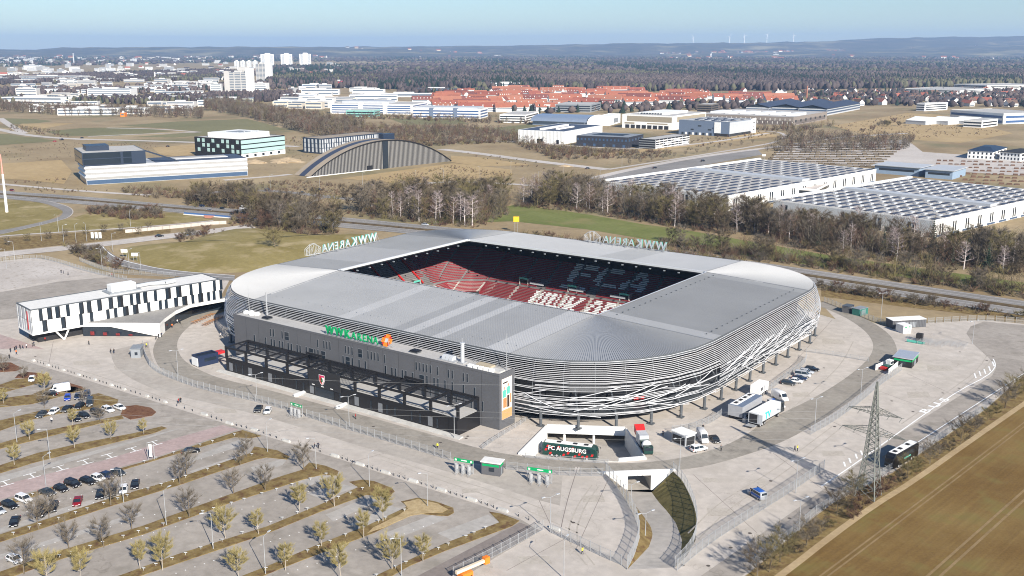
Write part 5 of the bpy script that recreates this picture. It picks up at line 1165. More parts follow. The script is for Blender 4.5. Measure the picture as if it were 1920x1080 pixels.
# -- white club office with curved podium, left of the stadium
OT, OB = 12.6, 4.2
b2, ex, ey, lx, ly = bframe((28, 569), (57, 582), (411, 524), OT)
of = thing('club_office', 'long white office on stilts with scattered dark window slots and flat roof', 'building', (b2.x, b2.y, 0), math.atan2(ex.y, ex.x))
b = MB(); b.box(0, lx, 0, ly, OB, OT, black); b.build('wall', black, of); cube('roof', concrete_l, of, .3, lx - .3, .3, ly - .3, OT - .1, OT + .05)
cube('soffit_edge', white, of, -.25, lx + .2, -.25, ly + .2, OB - .5, OB + .05); b = MB()
for (x0, x1, y0, y1) in ((-.15, lx + .15, -.15, .2), (-.15, lx + .15, ly - .2, ly + .15), (-.15, .2, .2, ly - .2), (lx - .2, lx + .15, .2, ly - .2)): b.box(x0, x1, y0, y1, OT - .12, OT + .22, steel_d)
b.build('roof_edge', steel_d, of)
r5 = random.Random(5)
for k in range(2):
    s = .1
    while s < lx - .5:
        w = r5.choice([1.0, 1.5, 2.0, 2.4, 3.2, 4.6]); w = min(w, lx - .1 - s); cube('facade_panel', white, of, s, s + w, -.22, -.02, OB + .1 + k * 4.15, OB + 4.1 + k * 4.15)
        cube('window', glass, of, s + w + .06, s + w + 1.25, -.1, -.03, OB + .15 + k * 4.15, OB + 4.05 + k * 4.15); s += w + r5.choice([1.3, 1.3, 1.7, 2.2])
    s = .1
    while s < ly - .5:
        w = min(r5.choice([1.4, 2.0, 2.6]), ly - .1 - s); cube('facade_panel', lightgrey, of, -.22, -.02, s, s + w, OB + .1 + k * 4.15, OB + 4.1 + k * 4.15); s += w + r5.choice([.8, 1.2])
cube('facade_banner', redp, of, -.32, -.24, 2.8, 3.6, OB + 1, OB + 7.5)
cube('rooftop_plant', white, of, lx * .43, lx * .56, ly * .35, ly * .65, OT + .05, OT + 3); b = MB(); b.path([(lx * .57, ly * .5, OT + .9), (lx * .66, ly * .55, OT + .9), (lx * .72, ly * .35, OT + .9), (lx * .78, ly * .4, OT + .9)], .7, 6, lightgrey); b.build('roof_duct', lightgrey, of); cube('plant_base', grey, of, lx * .41, lx * .58, ly * .25, ly * .75, OT + .05, OT + .5)
cube('ground_floor', blackm, of, 2.5, lx - 6, 3.2, ly - 1, 0, OB - .5)
b = MB(); q = (10, 1.2); b.tube((q[0] - 2.2, q[1], OB - .5), (q[0] + .5, q[1], 0), .35, .3, 6, white); b.tube((q[0] + 2.6, q[1], OB - .5), (q[0] + .7, q[1], 0), .35, .3, 6, white); b.build('v_column', white, of)
for sx in (20, 27): b = MB(); b.tube((sx, .6, 0), (sx, .6, OB - .5), .25, .25, 8, white); b.build('column', white, of)
# podium
PZ2 = 4.9
pod = thing('curved_podium', 'low white podium with curved glazed edge joining office and stadium', 'podium', (0, 0, 0))
edge = [W(x, y, PZ2) for x, y in ((150, 606), (200, 606), (250, 606), (299, 607), (308, 598), (329, 583), (361, 569), (393, 561), (433, 554))]
bx_ = b2 + ex * lx; bxi = b2 + ex * 21
base = [bxi - ey * .3] + edge + [bx_ + ex * 10 - ey * .3, bx_ - ey * .3]
b = MB(); pp = [(p.x, p.y) for p in base]; b.prism(pp, PZ2 - 1.3, PZ2, white, bot=True); b.build('roof_edge', white, pod)
inner_ = [(p[0] * .97 + sum(q[0] for q in pp) / len(pp) * .03, p[1] * .97 + sum(q[1] for q in pp) / len(pp) * .03) for p in pp]
deckm = M('podium_deck', (.27, .26, .245), .9, var=.15, scale=.12, scale2=1.2); b = MB(); b.prism(inner_, PZ2, PZ2 + .06, deckm); b.build('roof_deck', deckm, pod)
b = MB(); e2 = [p.lerp(Vector((b2.x, b2.y, PZ2)) + ex * 40, .03) for p in edge]
for p, q in zip(e2[:-1], e2[1:]): b.quad((p.x, p.y, 0), (q.x, q.y, 0), (q.x, q.y, PZ2 - 1), (p.x, p.y, PZ2 - 1), glass)
b.build('glazing', glass, pod)
b = MB(); t0_, t1_ = edge[1], edge[3]; b.poly([(t0_.x, t0_.y, PZ2 - 1.05), (t1_.x, t1_.y, 0), (t1_.x, t1_.y, PZ2 - 1.05)], white); e4 = edge[4]; b.quad((t1_.x, t1_.y, 0), (e4.x, e4.y, 0), (e4.x, e4.y, PZ2 - 1.05), (t1_.x, t1_.y, PZ2 - 1.05), white); b.build('white_wedge', white, pod)
for i in range(4):
    f = .12 + i * .16; p = edge[0].lerp(edge[3], f); p2 = edge[0].lerp(edge[3], f + .05); d = (p2 - p).normalized(); nn = Vector((d.y, -d.x, 0)) * .08; b = MB(); b.quad(*[(v.x + nn.x, v.y + nn.y, z) for v, z in ((p, .5), (p2, .5), (p2, 1.9 - .3 * i), (p, 1.9 - .3 * i))], M('poster_red', (.16, .02, .02), .6, var=.4, scale=1.2)); b.build('poster', MATS['poster_red'], pod)
# ---------------------------------------------------------------- trees
def gen_tree(seed, h, spread, trunk_h, tw, barkm, twm, nlimb=9, ntw=420, cone=0.0, tlen=1.0, thick=.05, multi=1, tr=.02, upb=0.0):
    r = random.Random(seed); tb = MB(); cb = MB(); tips = []
    for s in range(multi):
        ox, oy = (0, 0) if multi == 1 else (r.uniform(-.5, .5) * spread * .35, r.uniform(-.5, .5) * spread * .35)
        lean = Vector((r.uniform(-.06, .06), r.uniform(-.06, .06), 1)) if multi == 1 else Vector((ox * .15, oy * .15, 1))
        base = Vector((ox * .4, oy * .4, 0)); top = base + lean * (h * .88); r0 = h * tr / (multi ** .4)
        mid = base.lerp(top, .5) + Vector((r.uniform(-.2, .2), r.uniform(-.2, .2), 0)); tb.tube(base, mid, r0, r0 * .62, 6, barkm); tb.tube(mid, top, r0 * .62, r0 * .12, 5, barkm)
        for i in range(nlimb):
            f = trunk_h + (1 - trunk_h) * ((i + r.random() * .7) / nlimb) * .92
            st_ = (base.lerp(mid, f * 2) if f < .5 else mid.lerp(top, f * 2 - 1)); a = 2.399 * i + r.uniform(-.4, .4)
            g = (f - trunk_h) / (1 - trunk_h); prof_ = (math.sin(math.pi * (.18 + .72 * g)) if cone == 0 else (1 - g) * .9 + .12); ln = spread * prof_ * r.uniform(.75, 1.1)
            up = r.uniform(.5, 1.0) if cone == 0 else r.uniform(.15, .5)
            e = st_ + Vector((math.cos(a) * ln, math.sin(a) * ln, ln * up)); m_ = st_.lerp(e, .5) + Vector((0, 0, -ln * .08)); rl = r0 * (.42 - .25 * g)
            tb.tube(st_, m_, rl, rl * .65, 4, barkm); tb.tube(m_, e, rl * .65, rl * .2, 3, barkm)
            for j in range(5):
                k = .3 + .7 * j / 4; q = (st_.lerp(m_, k * 2) if k < .5 else m_.lerp(e, k * 2 - 1)); dv = Vector((math.cos(a) + r.uniform(-.9, .9), math.sin(a) + r.uniform(-.9, .9), r.uniform(.1, 1.1))).normalized(); q2 = q + dv * ln * r.uniform(.25, .5); cb.tube(q, q2, rl * .35, rl * .12, 3, twm); tips.append((q, q2, dv))
    for i in range(ntw):
        q, q2, dv = r.choice(tips); p = q.lerp(q2, r.uniform(.2, 1)); d = (dv + Vector((r.uniform(-1, 1), r.uniform(-1, 1), r.uniform(-.3, .9) + upb))).normalized(); cb.ribbon(p, p + d * tlen * r.uniform(.5, 1.2), thick * r.uniform(.7, 1.4), twm, r)
    return tb, cb
def tree_proto(name, label, cat, seed, h, spread, trunk_h, barkm, twm, **kw):
    tb, cb = gen_tree(seed, h, spread, trunk_h, 0, barkm, twm, **kw)
    return (name, label, cat, tb.mesh('trunk', barkm), cb.mesh('crown', twm))
def plant(proto, loc, rz, sc2, label=None, group=None):
    n, lab, cat, tm_, cm_ = proto; r_ = thing(n, label or lab, cat, loc, rz, group); r_.scale = (sc2, sc2, sc2) if not hasattr(sc2, '__len__') else sc2
    obj('trunk', tm_, r_); obj('crown', cm_, r_); return r_
T_Y = [tree_proto('young_tree', '', 'tree', 100 + i, (6.5, 6.1, 7.0, 5.8)[i], (1.7, 2.0, 1.5, 1.6)[i], (.30, .26, .33, .28)[i], bark_l, tw_yellow, nlimb=17, ntw=3200, tlen=1.0, thick=.030, tr=.017, upb=.9) for i in range(4)]
T_G = [tree_proto('bare_tree', '', 'tree', 120 + i, 6.5, 2.1, .26, bark, tw_grey, nlimb=15, ntw=1500, tlen=1.1, thick=.026, tr=.020, upb=.6) for i in range(3)]
for i, t_ in enumerate(T_G): pass
T_B = [tree_proto('bare_tree', '', 'tree', 140 + i, 15, 4.2, .18, bark, m, nlimb=17, ntw=1900, tlen=2.0, thick=.075, tr=.013) for i, m in enumerate((tw_brown, tw_grey, tw_olive, tw_brown))]
T_W = [tree_proto('birch_tree', '', 'tree', 160 + i, 16, 3.2, .25, birchbark, tw_birch, nlimb=17, ntw=420, tlen=1.5, thick=.08, tr=.014, cone=1) for i in range(2)]
T_S = [tree_proto('shrub', '', 'shrub', 180 + i, 4.5, 2.6, .06, bark, m, nlimb=7, ntw=1100, tlen=1.3, thick=.07, multi=4, tr=.012) for i, m in enumerate((tw_red, tw_brown, tw_olive, tw_grey))]
# bushy hedge-row trees by the field
T_H = [tree_proto('hedge_tree', '', 'tree', 200 + i, 7, 3.0, .15, bark, m, nlimb=12, ntw=1500, tlen=1.2, thick=.042, multi=2, tr=.016) for i, m in enumerate((tw_grey, tw_olive, tw_brown))]
def gen_conifer(seed, h, rr):
    r = random.Random(seed); tb = MB(); cb = MB(); tb.tube((0, 0, 0), (0, 0, h), h * .018, .03, 6, bark)
    for k in range(16):
        z = h * (.08 + .9 * k / 16); ln = rr * (1 - k / 16.5)
        for j in range(9):
            a = j * .7 + k * 1.3 + r.uniform(-.2, .2); l2 = ln * r.uniform(.75, 1.15); e = Vector((math.cos(a) * l2, math.sin(a) * l2, z - l2 * .28)); n = Vector((-math.sin(a), math.cos(a), 0)) * l2 * .24
            cb.poly([(0, 0, z + .3), tuple(e * .6 + Vector((0, 0, z * .4)) - n), tuple(e), tuple(e * .6 + Vector((0, 0, z * .4)) + n)], needles)
    return ('conifer', '', 'tree', tb.mesh('trunk', bark), cb.mesh('crown', needles))
T_C = [gen_conifer(300 + i, 14, 2.8) for i in range(2)]
# -- car-park trees, each one seen in the photo
rt = random.Random(21)
PY_ = [(7, 757), (56, 825), (136, 798), (140, 840), (208, 824), (270, 815), (27, 872), (83, 733), (263, 1068), (305, 1070), (423, 1010), (485, 1002), (562, 960), (627, 950), (535, 1070), (603, 1025), (448, 1084), (682, 1010), (793, 1053), (735, 1068), (640, 1088), (718, 978), (90, 1092), (150, 1090)]
PG_ = [(45, 713), (8, 700), (83, 766), (156, 758), (189, 792), (73, 993), (92, 974), (208, 948), (130, 1033), (195, 1027), (247, 993), (355, 970), (337, 908), (350, 892), (438, 927), (497, 920), (450, 873), (463, 857), (570, 882), (45, 1077)]
for i, (x, y) in enumerate(PY_):
    q = W(x, y); s = rt.uniform(.75, 1.15) * (.8 if y < 900 else 1.0); plant(T_Y[(i * 5 + i // 3) % 4], (q.x, q.y, .1), rt.uniform(0, 6.3), s, 'young yellow-budding car-park tree, %s from the left of its kind' % ordw(rank(PY_, i)), 'budding car-park trees')
for i, (x, y) in enumerate(PG_):
    q = W(x, y); s = rt.uniform(.85, 1.12) * (.75 if y < 880 else 1.0); plant(T_G[i % 3], (q.x, q.y, .1), rt.uniform(0, 6.3), s, 'young bare grey car-park tree, %s from the left of its kind' % ordw(rank(PG_, i)), 'bare car-park trees')
# -- row by the field
for i, (x, y, s) in enumerate(((1883, 765, 1.05), (1905, 748, 1.0), (1800, 833, 1.0), (1743, 870, .8), (1703, 897, .75), (1570, 967, .8), (1510, 1023, .85), (1463, 1053, .95), (1540, 1000, .5), (1827, 810, .6), (1853, 790, .55), (1760, 855, .55), (1590, 950, .6), (1440, 1072, .9), (1480, 1040, .6), (1930, 735, .9), (1600, 930, .8), (1420, 1085, .9))):
    q = W(x, y); plant(T_H[i % 3], (q.x, q.y, 0), rt.uniform(0, 6.3), s, 'bare spreading tree in the field hedge row, %s placed beside the paving fence' % ordw(i) if False else 'bare spreading tree in the hedge row by the field, around %s' % ('the near end', 'the pylon foot', 'the black coach', 'the far end')[0 if x < 1500 else 1 if x < 1660 else 2 if x < 1790 else 3], 'hedge row trees by the field')
for i, (x, y, s, k) in enumerate(((1613, 960, .75, 0), (1657, 925, .8, 0), (1640, 935, .6, 0), (1600, 975, .5, 0), (1720, 885, .55, 2), (1780, 845, .45, 1), (1525, 1012, .5, 1), (1555, 990, .4, 2), (1835, 800, .45, 1), (1870, 775, .5, 2), (1495, 1040, .5, 1), (1690, 905, .5, 1))):
    q = W(x, y); plant(T_S[k], (q.x, q.y, 0), rt.uniform(0, 6.3), s, 'low ' + ('red-brown', 'brown', 'olive')[k] + ' shrub in the hedge row by the field', 'hedge row shrubs')
q = W(518, 473); plant(T_H[1], (q.x, q.y, 2.6), .5, (1.7, 1.7, 1.35), 'single round bare tree standing on the meadow mound')
# -- woodland belts behind the highway
cnt = {}
def belt(poly, n, kinds, hmin, hmax, group, lab, seed, minsp=0):
    r = random.Random(seed); xs2 = [p[0] for p in poly]; ys2 = [p[1] for p in poly]; k = 0; tries = 0
    wp = [W(*p) for p in poly]; x0, x1 = min(p.x for p in wp), max(p.x for p in wp); y0, y1 = min(p.y for p in wp), max(p.y for p in wp); wpoly = [(p.x, p.y) for p in wp]
    while k < n and tries < n * 60:
        tries += 1; p = (r.uniform(x0, x1), r.uniform(y0, y1))
        if not in_poly(p, wpoly): continue
        pr2 = r.choice(kinds); base_h = {'bare_tree': 15, 'birch_tree': 16, 'shrub': 4.5, 'conifer': 14, 'hedge_tree': 7}[pr2[0]]; s = r.uniform(hmin, hmax) / 15.0
        if pr2[0] == 'shrub': s = r.uniform(.8, 1.4) * (hmax / 15)
        kind = {'bare_tree': 'bare brown tree', 'birch_tree': 'pale birch tree', 'shrub': 'bare shrub', 'conifer': 'dark conifer', 'hedge_tree': 'low bare tree'}[pr2[0]]
        plant(pr2, (p[0], p[1], 0), r.uniform(0, 6.3), (s * r.uniform(.9, 1.25), s * r.uniform(.9, 1.25), s), kind + ' ' + lab, kind + 's ' + group); k += 1
mix1 = T_B * 2 + T_W * 3 + T_S
belt([(480, 400), (560, 415), (640, 440), (610, 446), (560, 438), (470, 425), (440, 420)], 26, T_B + T_B + T_W[:1] + T_S, 13, 18, 'by the bridge', 'beside the highway bridge left of the stadium', 1)
belt([(360, 378), (475, 385), (470, 392), (360, 386)], 22, T_B + T_S, 12, 17, 'above the highway', 'above the highway right of the dark office', 2)
belt([(480, 382), (600, 388), (640, 400), (500, 396)], 10, T_B + T_S, 10, 15, 'above the bridge', 'on the far side of the highway bridge', 22)
belt([(640, 395), (760, 380), (940, 372), (955, 400), (900, 425), (820, 420), (700, 408)], 78, mix1 + T_B, 12, 20, 'behind the roof corner', 'in the wood behind the left stadium roof', 3)
belt([(960, 385), (1010, 365), (1130, 372), (1250, 395), (1400, 415), (1450, 440), (1350, 438), (1220, 418), (1100, 398)], 92, mix1 + T_B + T_C[:1], 12, 20, 'in front of the first warehouse', 'in the wood before the first solar warehouse', 4)
belt([(1420, 425), (1600, 440), (1800, 468), (1960, 490), (1960, 525), (1700, 495), (1560, 475), (1450, 455)], 92, mix1 + T_B + T_C, 11, 19, 'in front of the second warehouse', 'in the wood before the right solar warehouse', 5)
belt([(820, 447), (960, 460), (1200, 486), (1400, 505), (1400, 490), (1200, 466), (960, 440)], 20, T_S + T_B[2:3], 6, 10, 'behind the far roof edge', 'between stadium and highway behind the far roof', 6)
belt([(1250, 452), (1400, 472), (1560, 492), (1920, 545), (1920, 562), (1480, 498), (1250, 466)], 34, T_S + T_B[:2], 7, 12, 'above the highway at right', 'between green meadow and highway on the right', 7)
belt([(1530, 535), (1700, 560), (1920, 594), (1920, 602), (1700, 570), (1530, 542)], 26, T_S + T_H, 6, 9, 'below the highway at right', 'on the bank below the highway on the right', 8)
belt([(165, 393), (300, 400), (310, 408), (240, 412), (170, 402)], 18, T_S, 8, 12, 'below the highway at left', 'in the thicket below the highway at left', 9)
belt([(110, 455), (130, 462), (190, 470), (200, 490), (240, 508), (210, 505), (150, 485)], 12, T_H + T_S, 8, 12, 'by the branch road', 'beside the branch road at left', 11)
belt([(330, 455), (400, 440), (420, 434), (400, 432), (330, 446)], 10, T_S, 7, 9, 'on the mound edge', 'on the upper edge of the meadow mound', 12)
belt([(1540, 250), (1620, 240), (1700, 222), (1700, 235), (1640, 250)], 8, T_S, 12, 18, 'in the dry field', 'on the dry field near the tents', 16)
for i, (x, y) in enumerate(((15, 460), (53, 453), (92, 449), (122, 445), (160, 440), (195, 436), (228, 434), (262, 440), (280, 432))):
    q = W(x, y); plant(T_H[i % 3], (q.x, q.y, 0), i, .62, 'small round bare tree along the street at left', 'street trees at left')
for i in range(12):
    q = W(1180 + i * 21, 311 - i * 3.7); plant(T_G[i % 3], (q.x, q.y, 0), i, .8, 'small bare tree along the pale diagonal path', 'path trees')
for i in range(11):
    q = W(24 + i * 8.5, 240 + i * 1.2); plant(T_H[i % 3], (q.x, q.y, 0), i, .7, 'small bare tree along the far curved road at left', 'road trees at left')
# hedges of the far car park
for i in range(13):
    y = 268 + i * 4.6; x0, x1 = 1440 + abs(i - 6) * 4, 1700 - i * 6; a, c = W(x0, y + 6 - i * .2), W(x1, y + 4); r_ = thing('hedge', 'long dark hedge in the far car park, %s row from the back' % ordw(i), 'hedge', (a.x, a.y, 0), math.atan2(c.y - a.y, c.x - a.x), 'car-park hedges'); b = MB(); ln = (c - a).length; k = int(ln / 5)
    for j in range(k): b.box(ln * j / k, ln * (j + .9) / k, -1, 1, 0, rt.uniform(1.0, 1.9), tw_brown, tx=.2, ty=.3)
    b.build('foliage', tw_brown, r_)
for i in range(8):
    y = 300 + i * 6; a, c = W(1745 + i * 10, y + 2), W(1990, y + 7); r_ = thing('hedge', 'broken reddish hedge below the villas, %s row from the back' % ordw(i), 'hedge', (a.x, a.y, 0), math.atan2(c.y - a.y, c.x - a.x), 'villa car-park hedges'); b = MB(); ln = (c - a).length; k = int(ln / 5)
    for j in range(k):
        if (j * 7 + i) % 4: b.box(ln * j / k, ln * (j + .7) / k, -.8, .8, 0, rt.uniform(.9, 1.7), tw_red, tx=.2, ty=.3)
    b.build('foliage', tw_red, r_)

# -- dense undergrowth and far bare woods, too many stems to count
def woods(name, label, regions, seed, mats=None):
    r = np.random.default_rng(seed); mats = mats or [tw_brown, tw_grey, tw_red, tw_olive]; VV = []; MM = []
    for (poly, spc, h0, h1_, nr, wdt, wts) in regions:
        A = np.array([tuple(W(*p))[:2] for p in poly]); x0, y0 = A.min(0); x1, y1 = A.max(0); n = int((x1 - x0) * (y1 - y0) / spc ** 2); p = np.column_stack([r.uniform(x0, x1, n), r.uniform(y0, y1, n)]); ins = np.zeros(n, bool); j = len(A) - 1
        for i in range(len(A)):
            a, c = A[i], A[j]; cond = (a[1] > p[:, 1]) != (c[1] > p[:, 1])
            with np.errstate(divide='ignore', invalid='ignore'): ins ^= cond & (p[:, 0] < (c[0] - a[0]) * (p[:, 1] - a[1]) / (c[1] - a[1]) + a[0])
            j = i
        p = p[ins]; n = len(p)
        if n == 0: continue
        h = r.uniform(h0, h1_, n); mi = r.choice(len(mats), n, p=np.array(wts) / sum(wts))
        m = n * nr; P_ = np.repeat(p, nr, 0); H = np.repeat(h, nr); k = np.tile(np.arange(nr), n)
        az = r.uniform(0, 6.283, m); tall = H > 8; t = r.uniform(0, 1, m)
        rad0 = H * np.where(tall, .26 * np.sin(np.pi * (.15 + .8 * t)), .16 * (k % 2) + .10) * r.uniform(.2, 1, m); zb = np.where(tall, H * (.22 + .68 * t), H * .35 * (k % 2) * r.uniform(.4, 1, m))
        st_ = (k == 0) & tall; rad0[st_] = 0; zb[st_] = 0
        ln = np.where(st_, H * .85, H * np.where(tall, .2, .55) * r.uniform(.6, 1.25, m)); a = np.column_stack([P_[:, 0] + np.cos(az) * rad0, P_[:, 1] + np.sin(az) * rad0, zb])
        up = np.where(st_, 6, r.uniform(.5, 2.6, m)); az2 = az + r.uniform(-1, 1, m); d = np.column_stack([np.cos(az2), np.sin(az2), up]); d /= np.linalg.norm(d, axis=1)[:, None]; b_ = a + d * ln[:, None]
        sd_ = np.cross(d, r.uniform(-1, 1, (m, 3))); sd_ /= np.linalg.norm(sd_, axis=1)[:, None] + 1e-9; w_ = (np.where(st_, wdt * 1.6, wdt) * r.uniform(.6, 1.4, m) * .5)[:, None]
        VV.append(np.stack([a - sd_ * w_, a + sd_ * w_, b_ + sd_ * w_ * .4, b_ - sd_ * w_ * .4], 1).reshape(-1, 3)); MM.append(np.repeat(mi, nr))
    V = np.concatenate(VV); MI = np.concatenate(MM); nf = len(MI); me = bpy.data.meshes.new(name); me.vertices.add(len(V)); me.vertices.foreach_set('co', V.ravel().astype(np.float32)); me.loops.add(nf * 4); me.loops.foreach_set('vertex_index', np.arange(nf * 4, dtype=np.int32)); me.polygons.add(nf); me.polygons.foreach_set('loop_start', np.arange(0, nf * 4, 4, dtype=np.int32))
    for m_ in mats: me.materials.append(m_)
    me.polygons.foreach_set('material_index', MI.astype(np.int32)); me.update(); print(name, nf); return tag(obj(name, me), label, None, None, 'stuff')
WT = (3, 2, 3, 2)
woods('woodland', 'dense leafless woodland behind the highway', [([(640, 396), (760, 378), (940, 368), (955, 402), (900, 428), (820, 424), (700, 411)], 6.4, 10, 18, 74, .12, (3, 3, 2, 2)), ([(955, 386), (1010, 362), (1130, 368), (1250, 391), (1400, 411), (1450, 442), (1350, 440), (1220, 420), (1100, 400)], 6.4, 10, 18, 74, .12, (3, 3, 2, 1)), ([(1420, 422), (1600, 436), (1800, 464), (1980, 486), (1980, 525), (1700, 496), (1560, 476), (1450, 456)], 6.2, 9, 17, 74, .12, (3, 3, 2, 1)), ([(470, 396), (560, 408), (640, 428), (630, 440), (560, 436), (470, 422)], 6, 9, 16, 70, .16, WT), ([(356, 376), (475, 383), (640, 398), (480, 392), (356, 386)], 5.5, 9, 16, 70, .16, WT), ([(1280, 455), (1560, 490), (1940, 545), (1940, 562), (1480, 497), (1280, 466)], 7, 8, 11, 60, .14, (2, 2, 1, 3))], 43)
woods('undergrowth', 'dense brown undergrowth of the woods behind the stadium', [
    ([(440, 398), (560, 412), (640, 437), (610, 447), (560, 440), (470, 428), (430, 424)], 3.2, 2, 5, 34, .13, WT), ([(350, 376), (475, 383), (640, 400), (480, 394), (350, 388)], 3.2, 2, 6, 34, .14, WT),
    ([(640, 400), (760, 380), (940, 370), (955, 402), (900, 428), (820, 424), (700, 411)], 3.6, 2, 5, 34, .13, WT), ([(955, 388), (1010, 365), (1130, 370), (1250, 393), (1400, 413), (1450, 442), (1350, 440), (1220, 420), (1100, 400)], 3.6, 2, 5, 34, .13, (3, 2, 4, 1)),
    ([(1420, 423), (1600, 438), (1800, 466), (1980, 488), (1980, 527), (1700, 498), (1560, 478), (1450, 457)], 3.5, 2, 5, 34, .12, (3, 2, 4, 1)), ([(820, 446), (960, 459), (1200, 485), (1400, 505), (1400, 488), (1200, 462), (960, 438)], 3.2, 2, 5, 32, .13, (2, 1, 2, 3)),
    ([(1240, 452), (1400, 470), (1560, 490), (1940, 545), (1940, 565), (1480, 499), (1240, 466)], 3.0, 2, 6, 34, .13, (2, 1, 2, 3)), ([(1530, 534), (1700, 560), (1940, 594), (1940, 603), (1700, 571), (1530, 543)], 2.8, 1, 3, 24, .12, (2, 2, 3, 1)),
    ([(163, 392), (300, 399), (312, 409), (240, 413), (168, 404)], 3.0, 2.5, 6, 34, .14, (2, 1, 4, 1)), ([(1330, 1132), (1420, 1062), (1547, 950), (1673, 886), (1787, 808), (1920, 703), (1930, 712), (1800, 815), (1690, 893), (1560, 965), (1430, 1072), (1340, 1138)], 2.6, .6, 1.6, 22, .06, (1, 1, 1, 3)), ([(110, 455), (135, 460), (195, 470), (205, 490), (245, 510), (210, 506), (150, 485)], 3.0, 2, 5, 26, .12, WT), ([(330, 456), (400, 442), (425, 434), (400, 431), (330, 445)], 3.0, 1.5, 3, 24, .12, WT)], 41)
woods('distant_scrub', 'brown scrub and bare woods around the business park', [([(0, 275), (120, 268), (300, 268), (300, 290), (100, 300), (0, 300)], 11, .8, 2, 18, .14, WT), ([(40, 330), (130, 338), (130, 346), (20, 345)], 9, 1, 3, 18, .2, WT), ([(520, 262), (600, 270), (600, 300), (480, 318), (540, 300)], 10, .8, 2, 18, .14, WT), ([(400, 350), (560, 338), (700, 352), (640, 372), (480, 352), (420, 356)], 4.5, .8, 3, 20, .13, (3, 2, 3, 1)), ([(860, 285), (1000, 302), (1100, 318), (1000, 320), (880, 300)], 14, 1, 3, 18, .25, WT), ([(20, 236), (110, 250), (140, 256), (120, 258), (20, 246)], 9, 2, 4, 20, .28, WT), ([(400, 262), (560, 268), (600, 262), (480, 252), (400, 258)], 10, 1, 4, 20, .3, WT), ([(1300, 262), (1430, 245), (1470, 248), (1350, 275), (1280, 285)], 11, 1, 4, 20, .28, WT),
    ([(230, 352), (360, 358), (360, 374), (280, 374), (220, 362)], 5, 2, 6, 26, .22, WT), ([(610, 243), (700, 240), (860, 238), (960, 250), (1040, 276), (1150, 298), (1040, 301), (960, 268), (760, 276), (740, 286), (640, 266)], 6.0, 3, 10, 30, .30, (3, 2, 4, 1)), ([(380, 206), (470, 222), (520, 237), (600, 258), (640, 252), (690, 240), (620, 231), (520, 214), (470, 202), (390, 196)], 7, 10, 18, 46, .42, (3, 3, 2, 1)),
    ([(1430, 286), (1480, 254), (1720, 262), (1700, 283), (1560, 286)], 7, 7, 11, 30, .30, (3, 3, 2, 0)), ([(1030, 283), (1180, 301), (1260, 293), (1260, 285), (1150, 282), (1040, 275)], 5, 2, 6, 24, .25, WT), ([(-40, 206), (100, 216), (380, 223), (380, 212), (100, 203), (-40, 196)], 9, 9, 14, 40, .45, (3, 2, 2, 0)), ([(1345, 243), (1500, 247), (1570, 236), (1500, 239)], 7, 4, 11, 28, .32, WT), ([(640, 345), (850, 310), (960, 325), (960, 345), (800, 368), (700, 372)], 4.5, .8, 2.5, 18, .12, WT), ([(460, 345), (560, 338), (640, 350), (640, 368), (480, 350)], 7, 1, 4, 20, .2, WT), ([(0, 350), (120, 352), (220, 358), (100, 362), (0, 358)], 7, 1, 3, 16, .2, WT), ([(1560, 236), (1700, 214), (1900, 250), (1700, 262), (1600, 258)], 12, .8, 2.6, 22, .18, (1, 1, 3, 1)), ([(640, 222), (780, 226), (920, 232), (1000, 232), (900, 222), (700, 218)], 9, 4, 10, 30, .38, WT)], 42)
